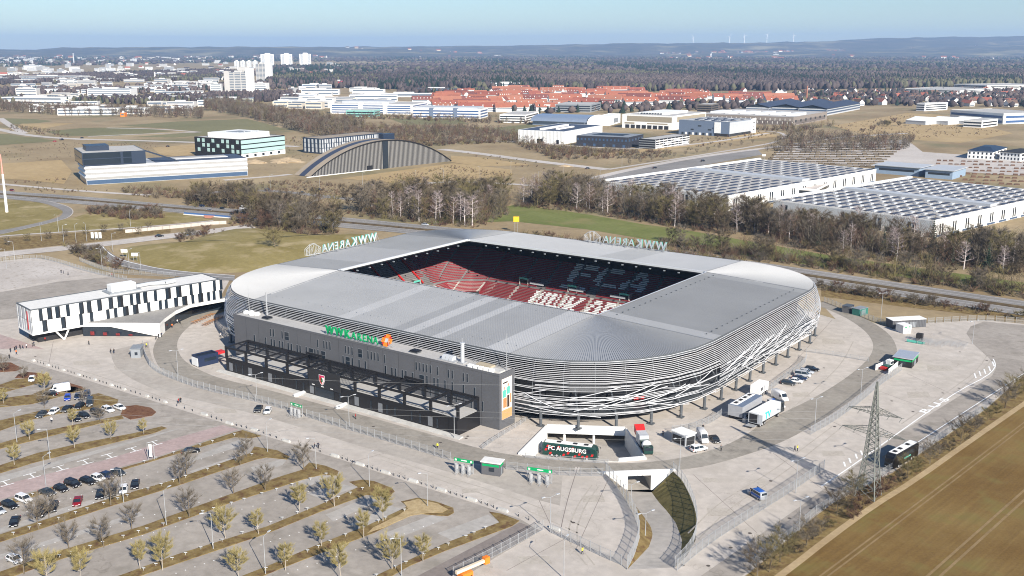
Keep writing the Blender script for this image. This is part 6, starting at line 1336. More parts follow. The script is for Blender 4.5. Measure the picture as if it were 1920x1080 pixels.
# -- far forest: one mass, every crown its own small volume
def forest(name, regions, mats, seed, hmin=13, hmax=22):
    r = np.random.default_rng(seed); V = []; Fc = []; MI = []; base = 0
    for (poly, spc, conif) in regions:
        wp = [W(*p) for p in poly]; A = np.array([(p.x, p.y) for p in wp]); x0, y0 = A.min(0); x1, y1 = A.max(0)
        n = int((x1 - x0) * (y1 - y0) / (spc * spc)); pts = np.column_stack([r.uniform(x0, x1, n), r.uniform(y0, y1, n)])
        ins = np.zeros(n, bool); j = len(A) - 1
        for i in range(len(A)):
            a, c = A[i], A[j]; cond = ((a[1] > pts[:, 1]) != (c[1] > pts[:, 1])); 
            with np.errstate(divide='ignore', invalid='ignore'): ins ^= cond & (pts[:, 0] < (c[0] - a[0]) * (pts[:, 1] - a[1]) / (c[1] - a[1]) + a[0])
            j = i
        pts = pts[ins]; n = len(pts)
        if n == 0: continue
        # keep what the camera can see
        dx = pts[:, 0] - CAM[0]; dy = pts[:, 1] - CAM[1]; lat = dx * CYW + dy * SYW; fw = -dx * SYW + dy * CYW
        keep = (fw > 0) & (np.abs(lat / fw) < .60); pts = pts[keep]; n = len(pts)
        clump = np.sin(pts[:, 0] * .0061 + 1.3) * np.cos(pts[:, 1] * .0047) + np.sin(pts[:, 0] * .017 + pts[:, 1] * .013) * .5
        clump = clump + .8 * np.sin(pts[:, 0] * .0023 + pts[:, 1] * .0031); con = r.random(n) < np.clip(conif + .42 * clump, 0.01, .95)
        h = r.uniform(hmin, hmax, n) * np.where(con, 1.12, 1.0); rad = np.where(con, h * .19, h * .33) * r.uniform(.8, 1.3, n) * (spc / 11.0) ** .6
        prof2 = [(0.06, .45), (.42, 1.0), (.80, .62)]; K = 5; vs = []
        for (fz, fr) in prof2:
            for k in range(K):
                a = 2 * np.pi * k / K + r.uniform(-.4, .4, n); rr = rad * np.where(con, (1.05 - fz), fr) * r.uniform(.6, 1.25, n); vs.append(np.column_stack([pts[:, 0] + np.cos(a) * rr, pts[:, 1] + np.sin(a) * rr, h * (fz + r.uniform(-.05, .05, n))]))
        vs.append(np.column_stack([pts[:, 0] + r.uniform(-.6, .6, n), pts[:, 1] + r.uniform(-.6, .6, n), h])); nvt = len(vs); vv = np.stack(vs, 1).reshape(-1, 3)
        tri = []
        for l in range(2):
            for k in range(K): a, b2 = l * K + k, l * K + (k + 1) % K; tri += [(a, b2, b2 + K), (a, b2 + K, a + K)]
        for k in range(K): tri.append((2 * K + k, 2 * K + (k + 1) % K, 3 * K))
        tri = np.array(tri); f = (tri[None] + (np.arange(n) * nvt)[:, None, None] + base).reshape(-1, 3); base += n * nvt
        patch = np.sin(pts[:, 0] * .0037 - pts[:, 1] * .0021 + 2) + np.sin(pts[:, 0] * .0011 + pts[:, 1] * .0054) + r.normal(0, .55, n); mi = np.where(con, 0, np.clip(np.floor((patch + 2.2) / 4.4 * (len(mats) - 1)), 0, len(mats) - 2).astype(int) + 1); V.append(vv); Fc.append(f); MI.append(np.repeat(mi, len(tri)))
    V = np.concatenate(V); Fc = np.concatenate(Fc); MI = np.concatenate(MI)
    me = bpy.data.meshes.new(name); me.vertices.add(len(V)); me.vertices.foreach_set('co', V.ravel().astype(np.float32)); me.loops.add(len(Fc) * 3); me.loops.foreach_set('vertex_index', Fc.ravel().astype(np.int32)); me.polygons.add(len(Fc)); me.polygons.foreach_set('loop_start', np.arange(0, len(Fc) * 3, 3, dtype=np.int32)); 
    for m in mats: me.materials.append(m)
    me.polygons.foreach_set('material_index', MI.astype(np.int32)); me.update(); me.validate(); o = obj(name, me); tag(o, kind='stuff'); print(name, len(Fc)); return o
fm = [M('far_conifer', (0.013, 0.025, 0.016), .95, var=.3, scale=.02), M('far_bare_a', (0.111, 0.086, 0.078), .95, var=.25, scale=.02), M('far_bare_b', (0.082, 0.064, 0.061), .95, var=.2, scale=.02), M('far_bare_c', (0.056, 0.043, 0.043), .95, var=.25, scale=.02), M('far_bare_d', (0.098, 0.094, 0.057), .95, var=.2, scale=.02)]
tag(forest('forest', [([(500, 160), (700, 168), (960, 168), (1200, 172), (1480, 170), (1700, 165), (1960, 160), (2050, 140), (1500, 138), (900, 140), (500, 146)], 13, .22),
                  ([(480, 147), (900, 141), (1500, 139), (2080, 141), (2080, 118), (1500, 112), (900, 118), (480, 128)], 42, .35)], fm, 5), 'leafless and conifer forest filling the plain behind the red roofs')
tag(forest('town_woods', [([(-60, 150), (150, 140), (400, 132), (480, 138), (470, 150), (300, 152), (0, 160)], 15, .1), ([(-60, 185), (120, 190), (330, 184), (420, 178), (560, 176), (560, 190), (330, 196), (0, 196)], 13, .12), ([(-60, 172), (400, 160), (560, 152), (640, 158), (640, 164), (300, 176), (-60, 182)], 26, .1),
                      ([(1480, 176), (1960, 172), (1960, 205), (1700, 200), (1480, 195)], 24, .2), ([(760, 168), (960, 172), (960, 178), (700, 176)], 26, .1), ([(900, 205), (1350, 196), (1480, 190), (1480, 206), (1350, 210), (1000, 216)], 26, .2)], fm, 6, 9, 14), 'bare trees between the houses of the town')
tag(forest('distant_woods', [([(-100, 128), (500, 116), (1000, 116), (2100, 112), (2100, 103), (1000, 104), (-100, 108)], 75, .4)], fm, 8, 12, 20), 'scattered woods on the plain below the hills')
# ---------------------------------------------------------------- town: towers, white blocks, red roofs
def tower(label, px, py, wpx, h, depth, rz, wm, bm, endw=True):
    q = W(px, py); wdt = wpx / ppm(py); r_ = thing('tower_block', label, 'tower', (q.x, q.y, 0), YAW + rz); b = MB(); b.box(-wdt / 2, wdt / 2, 0, depth, 0, h, wm); b.build('wall', wm, r_)
    n = int(h / 3.6)
    for k in range(n): cube('window_row', bm, r_, -wdt / 2 + wdt * .06, wdt / 2 - wdt * .06, -.25, .02, 2 + k * 3.6, 3.6 + k * 3.6)
    for f in (-.18, .18): cube('rib', wm, r_, wdt * f - 1, wdt * f + 1, -.6, 0, 0, h + 1)
    cube('roof_box', wm, r_, -wdt * .2, wdt * .25, depth * .3, depth * .7, h, h + 4); return r_, wdt
greyw = M('pale_grey_wall', (.46, .45, .43), .8, var=.06, scale=.05); winb = P('far_glass', (.10, .13, .17), .3)
r_, w = tower('pale banded university slab, largest of the towers at left', 447, 176, 36, 47, 14, R(-8), greyw, winb); cube('end_tower', whitew, r_, w / 2 - 2, w / 2 + 12, -1, 15, 0, 57); cube('end_tower', greyw, r_, -w / 2 - 10, -w / 2 + 1, -.5, 14, 0, 50); cube('upper_slab', greyw, r_, -w * .1, w * .5, 14.5, 26, 0, 58)
r_, w = tower('grey banded tower with white end behind the university slab', 490, 155, 20, 54, 16, R(-10), greyw, winb); cube('end_tower', whitew, r_, w / 2 - 2, w / 2 + 15, -1, 16, 0, 57)
for i, (x, y, wp, h, lab) in enumerate(((502, 127, 24, 68, 'left'), (538, 127, 21, 68, 'middle'), (573, 127, 21, 70, 'right'))):
    r_, w = tower('white high-rise on the left skyline, ' + lab + ' of the three tallest', x, y, wp, h, 30, R(12), whitew, winb); cube('core', white, r_, -w * .16, w * .16, -3, 10, 0, h + 6)
for i in range(4): tower('white mid-rise slab left of the three tallest towers', 444 + i * 11.5, 128, 8.5, 36, 20, R(5), whitew, winb)['x'] if False else tag(tower('white mid-rise slab left of the three tallest towers', 444 + i * 11.5, 128, 8.5, 36, 20, R(5), whitew, winb)[0], None, None, 'white mid-rise slabs')
# shared low-detail block: wall, roof, window bands
BK = {}
def block_mesh(key):
    if key in BK: return BK[key]
    wm, rm = key; b = MB(); b.box(0, 1, 0, 1, 0, 1, wm); me = b.mesh('wall', wm); BK[key] = me; return me
def block(px, py, lx, ly, h, rz, wm, rm, bands, label, group, cat='building', name='town_building', up=True):
    q = W(px, py); r_ = thing(name, label, cat, (q.x, q.y, 0), YAW + rz, group)
    cube('wall', wm, r_, -lx / 2, lx / 2, 0, ly, 0, h); cube('roof', rm, r_, -lx / 2 + .5, lx / 2 - .5, .5, ly - .5, h - .2, h + .25)
    for k in range(bands):
        z = h * (k + .35) / bands; cube('window_band', winb, r_, -lx / 2 + 1.2, lx / 2 - 1.2, -.15, .02, z, z + h / bands * .42)
    if up: cube('roof_unit', whitew, r_, -lx * .2, lx * .15, ly * .3, ly * .6, h, h + 2.5)
    return r_
rb = random.Random(31)
WL = [white, M('town_white', (.58, .575, .56), .85, var=.06, scale=.05), offwhite, M('town_cream', (.55, .50, .42), .85, var=.06, scale=.05), greyw, greyw, M('town_grey', (.36, .36, .36), .85, var=.06, scale=.05)]; RF = [flatroof, grey, lightgrey, gravelroof, flatroof]
# hand-placed larger ones at left: px, py, width px, depth m, height m, colour
BIG = [(60, 196, 118, 40, 13, white, 'long white factory block at the left edge'), (50, 184, 38, 20, 20, offwhite, 'beige factory tower block at the left edge'), (205, 181, 80, 45, 16, white, 'big plain white warehouse cube'), (165, 216, 110, 26, 10, white, 'long white low school with window strip before the fields'), (245, 214, 55, 22, 10, whitew, 'white low hall beside the orange cube'),
       (330, 152 + 14, 120, 30, 9, whitew, 'long low white hall behind the chimneys'), (300, 172, 110, 30, 8, lightgrey, 'grey low hall before the chimneys'), (90, 152, 110, 18, 16, greyw, 'long grey banded slab at far left'), (330, 212, 50, 18, 8, greyw, 'low glazed pavilion at the wood edge'), (405, 172, 20, 20, 18, whitew, 'white banded block left of the university slab'), (487, 172, 26, 24, 20, whitew, 'white block right of the university slab'),
       (420, 192, 110, 50, 7, M('pale_green_hall', (.46, .48, .38), .85, var=.08), 'wide pale green flat hall before the university'), (560, 187, 60, 30, 10, white, 'white row of flats before the forest'), (600, 178, 70, 24, 12, whitew, 'white apartment slab near the red cube'), (540, 199, 60, 40, 8, M('sand_hall', (.50, .45, .34), .85, var=.08), 'sand coloured low hall by the wood'), (600, 194, 50, 24, 10, white, 'white office row above the wood'), (690, 178, 60, 18, 12, white, 'white stepped flats at the forest edge'),
       (700, 190, 90, 20, 12, whitew, 'white terraced row left of the red roofs'), (635, 165, 14, 14, 18, redp, 'deep red cube building before the forest'), (590, 167, 46, 18, 12, P('white_blue', (.5, .58, .66), .6), 'white and blue banded hall beside the red cube'), (680, 173, 50, 14, 10, whitew, 'white apartment row right of the red cube'), (950, 166, 68, 24, 14, white, 'white terraced hillside flats before the forest'), (880, 180, 60, 14, 9, white, 'long white row above the red roofs'), (760, 182, 110, 14, 8, whitew, 'long white terrace row behind the blue campus'), (820, 172, 90, 14, 8, navy, 'row of dark solar roofed houses before the forest'), (60, 131, 30, 20, 22, white, 'white block near the left horizon'), (250, 118, 10, 20, 26, white, 'white cube near the left horizon'), (86, 143, 14, 20, 22, white, 'white block among far left trees'),
       (230, 205 + 14, 8, 10, 6, orange, 'small orange cube beside the white low hall')]
for (x, y, wp, dp, h, wm, lab) in BIG: block(x, y, wp / ppm(y), dp, h, R(rb.uniform(-6, 6)), wm, rb.choice(RF), 1 if h < 9 else (2 if h < 15 else 4), lab, None)
n = 0
REG = [((-20, 640), (118, 140), 62, (15, 45), (10, 20)), ((-20, 420), (140, 172), 60, (20, 60), (8, 16)), ((60, 380), (172, 210), 50, (14, 50), (5, 11)), ((520, 720), (165, 205), 50, (14, 40), (6, 12)), ((-20, 420), (108, 118), 44, (30, 70), (10, 22))]
for (xr, yr, k, lr, hr) in REG:
    for i in range(k):
        x, y = rb.uniform(*xr), rb.uniform(*yr)
        if 395 < x < 480 and 160 < y < 185: continue
        h = rb.uniform(*hr); ln_ = rb.uniform(*lr); wm = rb.choice(WL); lab = '%s %s %s flat-roofed town building %s' % ('tall' if h > 14 else 'low' if h < 8 else 'mid-height', 'long' if ln_ > 35 else 'short', 'white' if wm in WL[:2] else 'cream' if wm in WL[2:4] else 'grey', 'near the left horizon' if y < 125 else 'in the far left quarter' if y < 150 and x < 300 else 'near the skyline towers' if y < 150 else 'around the left factories' if x < 300 and y < 180 else 'before the university slab' if x < 430 else 'left of the red roofs'); block(x, y, ln_, rb.uniform(10, 20), h, R(rb.uniform(-25, 25)), wm, rb.choice(RF), max(1, int(h / 4)), lab, lab + 's', up=h > 9 and rb.random() < .4); n += 1
# -- gabled houses
tile_r = [M('red_tiles_' + str(i), c, .85, var=.15, scale=.2, scale2=1.5) for i, c in enumerate(((.235, .075, .052), (.28, .10, .062), (.165, .06, .05), (.30, .125, .08)))]
tile_d = [M('dark_tiles', (.055, .05, .055), .8, var=.2, scale=.2), M('brown_tiles', (.13, .085, .065), .85, var=.2, scale=.2), M('red_tiles_9', (.30, .10, .07), .85, var=.15, scale=.2)]
HM_ = {}
def house_meshes(lx, ly, h, rh, dm, wm, rm):
    k = (lx, ly, h, rh, dm, wm.name, rm.name)
    if k in HM_: return HM_[k]
    w_ = MB(); w_.box(0, lx, 0, ly, 0, h, wm); w_.poly([(0, 0, h), (0, ly / 2, h + rh), (0, ly, h)], wm); w_.poly([(lx, 0, h), (lx, ly, h), (lx, ly / 2, h + rh)], wm)
    r2 = MB(); o = .6; zz3 = h - o * rh / (ly / 2)
    for (ya, yb) in ((-o, ly / 2), (ly + o, ly / 2)):
        r2.quad((-o, ya, zz3), (lx + o, ya, zz3), (lx + o, yb, h + rh), (-o, yb, h + rh), rm); r2.quad((-o, ya, zz3 - .25), (lx + o, ya, zz3 - .25), (lx + o, ya, zz3), (-o, ya, zz3), rm)
    for e in (-o, lx + o): r2.poly([(e, -o, zz3), (e, ly / 2, h + rh), (e, ly + o, zz3), (e, ly / 2, h + rh - .3)], rm)
    d2 = MB()
    for i in range(dm):
        x = lx * (i + .5) / dm; y0 = ly * .14; z0 = h + rh * .28; d2.box(x - .8, x + .8, y0, ly * .4, z0, z0 + 1.4, wm); d2.quad((x - 1, y0 - .2, z0 + 1.4), (x, y0 - .2, z0 + 2.1), (x, ly * .45, z0 + 2.1), (x - 1, ly * .45, z0 + 1.4), rm); d2.quad((x, y0 - .2, z0 + 2.1), (x + 1, y0 - .2, z0 + 1.4), (x + 1, ly * .45, z0 + 1.4), (x, ly * .45, z0 + 2.1), rm)
    c2 = MB(); c2.box(lx * .3, lx * .3 + .8, ly * .42, ly * .42 + .8, h + rh * .6, h + rh + 1.2, brick)
    HM_[k] = (w_.mesh('wall', wm), r2.mesh('roof', rm), d2.mesh('dormers', wm) if dm else None, c2.mesh('chimney', brick)); return HM_[k]
def house(px, py, size, rz, wm, rm, dm, label, group, bands=2):
    lx, ly, h, rh = size; q = W(px, py); r_ = thing('house', label, 'house', (q.x, q.y, 0), rz, group); ms = house_meshes(lx, ly, h, rh, dm, wm, rm)
    obj('wall', ms[0], r_); ro = obj('roof', ms[1], r_)
    if ms[2]: obj('dormers', ms[2], ro)
    obj('chimney', ms[3], ro)
    for k in range(bands): z = 1 + k * (h - .5) / max(1, bands); cube('window_band', winb, r_, 1, lx - 1, -.12, .02, z, z + 1.3); cube('window_band', winb, r_, -.12, .02, 1, ly - 1, z, z + 1.3)
SZ = [(38, 13, 7, 6.5), (52, 13, 8, 6.5), (26, 12, 7, 6), (64, 14, 8, 7)]
rh_ = random.Random(8)
REDP = [(772, 194), (800, 184), (850, 178), (930, 172), (1000, 168), (1100, 171), (1200, 176), (1300, 179), (1400, 184), (1470, 187), (1450, 196), (1330, 196), (1200, 200), (1060, 204), (960, 212), (880, 212), (800, 207)]
placed = []
dirs = [YAW + R(12), YAW + R(-20), YAW + R(78), YAW + R(14)]
k = 0; tries = 0
while k < 118 and tries < 6000:
    tries += 1; x, y = rh_.uniform(770, 1475), rh_.uniform(166, 212)
    if not in_poly((x, y), REDP): continue
    q = W(x, y); 
    if any((q - p).length < 34 for p in placed): continue
    placed.append(q); s = rh_.choice(SZ); ti = rh_.randrange(4); dm_ = rh_.choice([0, 3, 4, 6]); lab = '%s house with steep %s roof%s, %s of the red quarter' % ('long' if s[0] > 45 else 'mid-length' if s[0] > 30 else 'short', ('brick red', 'orange red', 'dark red', 'pale orange')[ti], ' and dormers' if dm_ else '', ('front' if y > 190 else 'back') + (' left' if x < 1000 else ' middle' if x < 1240 else ' right')); house(x, y, s, rh_.choice(dirs), rh_.choice([white, whitew]), tile_r[ti], dm_, lab, 'red-roofed quarter: ' + lab); k += 1
placed = []; k = 0; tries = 0
while k < 125 and tries < 6000:
    tries += 1; x, y = rh_.uniform(1400, 1950), rh_.uniform(170, 200)
    if x < 1480 and y > 178: continue
    q = W(x, y)
    if any((q - p).length < 26 for p in placed) or 1680 < x < 1790 and y > 195: continue
    placed.append(q); house(x, y, rh_.choice([(16, 10, 5, 5.5), (13, 10, 5, 5), (22, 11, 6, 5)]), YAW + R(rh_.choice([20, 110, -30, 60, 85])), rh_.choice([white, whitew, offwhite]), rh_.choice(tile_d), 0, 'small white gabled house at the forest edge on the right', 'forest-edge houses', 1); k += 1
for i in range(50):
    x, y = rh_.uniform(0, 640), rh_.uniform(114, 150); ti = rh_.randrange(3); house(x, y, rh_.choice([(24, 12, 7, 6), (18, 11, 6, 6)]), YAW + R(rh_.choice([15, 100, -25, 60])), rh_.choice([offwhite, greyw, whitew]), tile_d[ti], 0, 'gabled house with %s roof among the trees of the left town' % ('dark', 'brown', 'faded red')[ti], 'gabled houses at left, ' + ('dark', 'brown', 'faded red')[ti], 0)
# far hillside village: tiny houses, one mesh each
tiny = []
for i, (wm, rm) in enumerate(((white, tile_r[1]), (whitew, tile_d[1]), (offwhite, tile_d[0]), (P('cream', (.62, .52, .34), .8), tile_r[0]))):
    b = MB(); b.box(-8, 8, -6, 6, 0, 9, wm); b.quad((-9, -7, 8.5), (9, -7, 8.5), (9, 0, 14), (-9, 0, 14), rm); b.quad((-9, 7, 8.5), (9, 7, 8.5), (9, 0, 14), (-9, 0, 14), rm); b.poly([(-8, -6, 9), (-8, 6, 9), (-8, 0, 14)], wm); b.poly([(8, -6, 9), (8, 6, 9), (8, 0, 14)], wm); tiny.append(b.mesh('village_house', wm))
for (xr, yr, k) in (((640, 920), (104.5, 108), 55), ((1240, 1480), (104.5, 113), 110), ((1480, 1640), (105, 109), 25), ((1690, 1900), (105, 111), 40), ((0, 620), (105, 113), 55)):
    for i in range(k):
        x, y = rh_.uniform(*xr), rh_.uniform(*yr); hp_ = hill_pt(x, rh_.uniform(.02, .36)) if x > 640 and i % 4 else W(x, y); o = obj('village_house', rh_.choice(tiny), None, tuple(hp_), YAW + rh_.uniform(-.6, .6)); s = rh_.uniform(1.0, 2.4); o.scale = (s * rh_.uniform(.8, 1.8), s, s); tag(o, 'tiny pale house in the distant village below the hills', 'house', 'distant village houses')
for (x, y, h, w_) in ((1333, 108, 42, 14), (1455, 107, 34, 60), (1410, 104, 22, 160), (1290, 106, 18, 120), (850, 104, 24, 100), (930, 107, 18, 120)):
    block(x, y, w_, 20, h, 0, white, flatroof, 3, 'white slab in the distant village, ' + ('tallest' if h > 40 else 'about %d px wide' % 0 if False else 'low and long' if h < 30 else 'square'), 'distant white slabs')
# wind turbines on the horizon
for i, (x, top) in enumerate(((1299, 66), (1367, 65), (1395, 63), (1437, 62), (1487, 63))):
    th = math.atan((x - 960) / (FOC / CP)); d = 16000; lx_, ly_ = math.tan(th) * d, d; X, Y = CAM[0] + lx_ * CYW - ly_ * SYW, CAM[1] + lx_ * SYW + ly_ * CYW
    base_z = 100; hub = 100 + (90 - (top + 4)) * d / (FOC / CP)
    r_ = thing('wind_turbine', 'slender white wind turbine on the horizon, number %s from the left' % ('one', 'two', 'three', 'four', 'five')[i], 'turbine', (X, Y, 0), YAW); b = MB(); b.tube((0, 0, 0), (0, 0, hub), 6, 3.5, 8, white); b.build('tower', white, r_)
    for k in range(3): a = k * 2.094 + i; b = MB(); b.tube((0, -4, hub), (math.cos(a) * 48, -4, hub + math.sin(a) * 48), 2.0, .7, 4, white); b.build('blade', white, r_)
# ---------------------------------------------------------------- vehicles
paint = {}
def car_paint(n, c, r=.28, metal=0.0):
    if n not in paint: paint[n] = M('paint_' + n.replace(' ', '_'), c, r, metal, var=0.03, scale=1.5, spec=.5)
    return paint[n]
CARC = {'black': (.010, .010, .012), 'white': (.72, .72, .72), 'dark blue': (.012, .025, .07), 'blue': (.01, .05, .42), 'silver': (.40, .42, .45), 'dark red': (.20, .008, .014), 'dark grey': (.035, .04, .045), 'red': (.45, .02, .02)}
wheel_me = MB(); wheel_me.tube((0, -.11, 0), (0, .11, 0), .33, .33, 14, rubber, True); wheel_me = wheel_me.mesh('tyre', rubber)
rim_me = MB(); rim_me.tube((0, -.125, 0), (0, .125, 0), .2, .2, 10, alu, True); rim_me = rim_me.mesh('rim', alu)
plate_m = P('plate', (.7, .7, .68), .5); lamp_m = P('head_lamp', (.62, .64, .66), .15, spec=.6); tail_m = P('tail_lamp', (.35, .01, .01), .3)
# body shapes: length, width, height, hood length, boot length, belt height, roof front inset, roof rear inset
SHAPES = {'hatchback': (4.1, 1.78, 1.48, 1.0, .25, .88, .75, .45), 'estate car': (4.7, 1.84, 1.47, 1.2, .15, .90, .85, .5), 'saloon': (4.7, 1.84, 1.44, 1.15, .75, .90, .85, .65), 'off-roader': (4.6, 1.9, 1.68, 1.1, .15, 1.0, .7, .35), 'people carrier': (5.0, 1.95, 1.95, .75, .05, 1.1, .8, .15)}
CARP = {}
def loft_body(secs, mat):                     # secs: list of (x, [(y,z)...]) half outline bottom to top, mirrored
    b = MB(); n = len(secs[0][1]); N = 2 * n
    for (x, pr2) in secs:
        for (y, z) in pr2: b.v.append((x, y, z))
        for (y, z) in reversed(pr2): b.v.append((x, -y, z))
    k = b.mi(mat)
    for i in range(len(secs) - 1):
        for j in range(N):
            q = (j + 1) % N; b.f.append((i * N + j, (i + 1) * N + j, (i + 1) * N + q, i * N + q)); b.m.append(k)
    b.f.append(tuple(range(N))); b.m.append(k); b.f.append(tuple((len(secs) - 1) * N + j for j in reversed(range(N)))); b.m.append(k); return b
def car_meshes(shape, col):
    key = (shape, col)
    if key in CARP: return CARP[key]
    Ln, Wd, H, hood, boot, belt, fi, ri = SHAPES[shape]; m = car_paint(col, CARC[col]); h = Wd / 2; x0, x1 = -Ln / 2, Ln / 2
    def sec(x, w, zt, zb=.28): return (x, [(w * .94, zb), (w, zb + .2), (w, zt - .16), (w * .9, zt)])
    body = loft_body([sec(x0, h * .86, belt - .22, .42), sec(x0 + .12, h * .95, belt - .05), sec(x0 + .7, h, belt), sec(x1 - hood - .2, h, belt), sec(x1 - hood * .4, h * .98, belt - .07), sec(x1 - .15, h * .9, belt - .22), sec(x1, h * .78, belt - .32, .4)], m)
    a0, a1 = x0 + boot, x1 - hood; cab = MB(); t = h * .74; zb, zt = belt - .02, H - .05
    cab.v = [(a0, -h * .93, zb), (a1, -h * .93, zb), (a1, h * .93, zb), (a0, h * .93, zb), (a0 + ri, -t, zt), (a1 - fi, -t, zt), (a1 - fi, t, zt), (a0 + ri, t, zt)]
    for f in ((4, 5, 6, 7), (0, 1, 5, 4), (1, 2, 6, 5), (2, 3, 7, 6), (3, 0, 4, 7)): cab.f.append(f); cab.m.append(0)
    cab.mats = [glass]
    rf = MB(); rf.box(a0 + ri - .1, a1 - fi + .1, -t - .03, t + .03, zt - .03, H, m, tx=.12, ty=.1)
    for (xa, xb) in ((a0, a0 + ri), ((a0 + a1) / 2, (a0 + a1) / 2), (a1, a1 - fi)):
        for s in (-1, 1): rf.tube((xa, s * h * .94, zb), (xb, s * (t + .01), zt), .045, .045, 4, m)
    hl = MB(); hl.box(-.06, .06, -.2, .2, -.08, .08, lamp_m); tl = MB(); tl.box(-.05, .05, -.16, .16, -.12, .12, tail_m)
    CARP[key] = (body.mesh('body', m, True), cab.mesh('windows', glass), rf.mesh('roof', m), hl.mesh('headlight', lamp_m), tl.mesh('tail_light', tail_m)); return CARP[key]
def car(loc, rz, shape, col, label, group=None, lift=0.0):
    Ln, Wd, H, hood, boot, belt, fi, ri = SHAPES[shape]; ms = car_meshes(shape, col); r_ = thing('car', label, 'car', (loc[0], loc[1], lift), rz, group)
    obj('body', ms[0], r_); obj('windows', ms[1], r_); obj('roof', ms[2], r_)
    for sx in (-Ln / 2 + .85, Ln / 2 - .85):
        for sy in (-1, 1): w_ = obj('wheel', wheel_me, r_, (sx, sy * (Wd / 2 - .1), .33)); obj('rim', rim_me, w_)
    for s in (-1, 1): obj('headlight', ms[3], r_, (Ln / 2 - .12, s * Wd * .33, belt - .27)); obj('tail_light', ms[4], r_, (-Ln / 2 + .04, s * Wd * .38, belt - .2))
    cube('number_plate', plate_m, r_, Ln / 2 - .02, Ln / 2 + .02, -.26, .26, .42, .53); cube('number_plate', plate_m, r_, -Ln / 2 - .03, -Ln / 2, -.26, .26, .6, .72); return r_
def heading(a, c):
    p, q = W(*a), W(*c); return math.atan2(q.y - p.y, q.x - p.x)
# rows in the car park: heading of the rows
h1 = heading((0, 1003), (317, 903)); hp = R(-36)          # nose towards the camera
ORD = ['first', 'second', 'third', 'fourth', 'fifth', 'sixth', 'seventh', 'eighth', 'ninth', 'tenth']
rowA = [(-3, 962, 'silver', 'hatchback'), (19, 951, 'black', 'estate car'), (45, 940, 'white', 'off-roader'), (89, 927, 'dark grey', 'saloon'), (115, 920, 'black', 'hatchback'), (137, 911, 'black', 'off-roader'), (166, 906, 'black', 'estate car'), (184, 900, 'white', 'hatchback'), (200, 895, 'dark blue', 'saloon'), (222, 890, 'dark grey', 'hatchback')]
for i, (x, y, c, s) in enumerate(rowA): car(W(x, y), heading((30, 935), (62, 947)), s, c, '%s %s slanted beside the pink path, %s from the left' % (c, s, ORD[i]))
rowB = [(28, 982, 'black', 'saloon'), (77, 965, 'black', 'off-roader'), (100, 955, 'black', 'estate car'), (146, 944, 'dark red', 'saloon'), (188, 932, 'black', 'hatchback'), (211, 925, 'dark grey', 'estate car'), (232, 922, 'white', 'hatchback'), (254, 912, 'black', 'saloon')]
for i, (x, y, c, s) in enumerate(rowB): car(W(x, y), hp - R(3), s, c, '%s %s facing the camera along the tree strip, %s from the left' % (c, s, ORD[i]))
car(W(358, 849), heading((342, 851), (375, 846)), 'saloon', 'black', 'black saloon driving alone beside the pink path'); car(W(28, 1053), heading((14, 1047), (40, 1059)), 'hatchback', 'white', 'white hatchback alone at the lower left corner')
HD = {'v': hp, 'h': heading((108, 741), (85, 740)), 'd': heading((132, 783), (155, 793)), 'l': heading((88, 775), (70, 787))}
up = [(60, 714, 'white', 'hatchback', 'v'), (95, 741, 'black', 'saloon', 'h'), (127, 749, 'blue', 'hatchback', 'v'), (146, 747, 'dark blue', 'hatchback', 'v'), (163, 744, 'dark blue', 'off-roader', 'v'), (169, 759, 'dark grey', 'people carrier', 'v'), (149, 765, 'black', 'hatchback', 'l'), (126, 770, 'black', 'saloon', 'l'), (101, 775, 'white', 'hatchback', 'l'), (78, 781, 'dark grey', 'hatchback', 'l'), (141, 788, 'black', 'saloon', 'd'), (158, 782, 'black', 'estate car', 'd'), (182, 777, 'black', 'off-roader', 'd'), (203, 771, 'white', 'estate car', 'd'), (224, 767, 'white', 'saloon', 'd')]
for i, (x, y, c, s, a) in enumerate(up): car(W(x, y), HD[a], s, c, '%s %s in the upper left car park, %s' % (c, s, ('alone by the brown island', 'before the white van', 'brightest blue of all', 'right of the bright blue one', 'behind the dark people carrier', 'boxy on the grass tip', 'left of the people carrier', 'half hidden behind a tree', 'left of two black cars', 'leftmost of its row', 'left of the lower row', 'second in the lower row', 'long one in the lower row', 'second from the right', 'rightmost before the red mulch')[i]))
car(W(485, 770), R(-52), 'saloon', 'black', 'black saloon beside a white car at the small gate'); car(W(502, 774), R(-52), 'hatchback', 'white', 'white hatchback beside a black car at the small gate')
hr = heading((1340 / 6 + 1240, 235 / 6 + 680), (1510 / 6 + 1240, 255 / 6 + 680)) + R(-4)
for i, (x, y, c, s) in enumerate(((1478, 721, 'dark grey', 'estate car'), (1491, 717, 'white', 'saloon'), (1499, 712, 'dark blue', 'saloon'), (1505, 706, 'silver', 'people carrier'), (1512, 700, 'silver', 'estate car'), (1522, 695, 'black', 'estate car'))): car(W(x, y), hr, s, c, '%s %s in the row by the stadium columns, %s from the camera' % (c, s, ORD[i]))
car(W(1340, 827), heading((1335, 820), (1347, 832)), 'saloon', 'black', 'black saloon beside the white delivery van'); car(W(1310, 845), heading((1298, 847), (1322, 842)), 'off-roader', 'white', 'white off-roader with open tailgate by the grey booth')
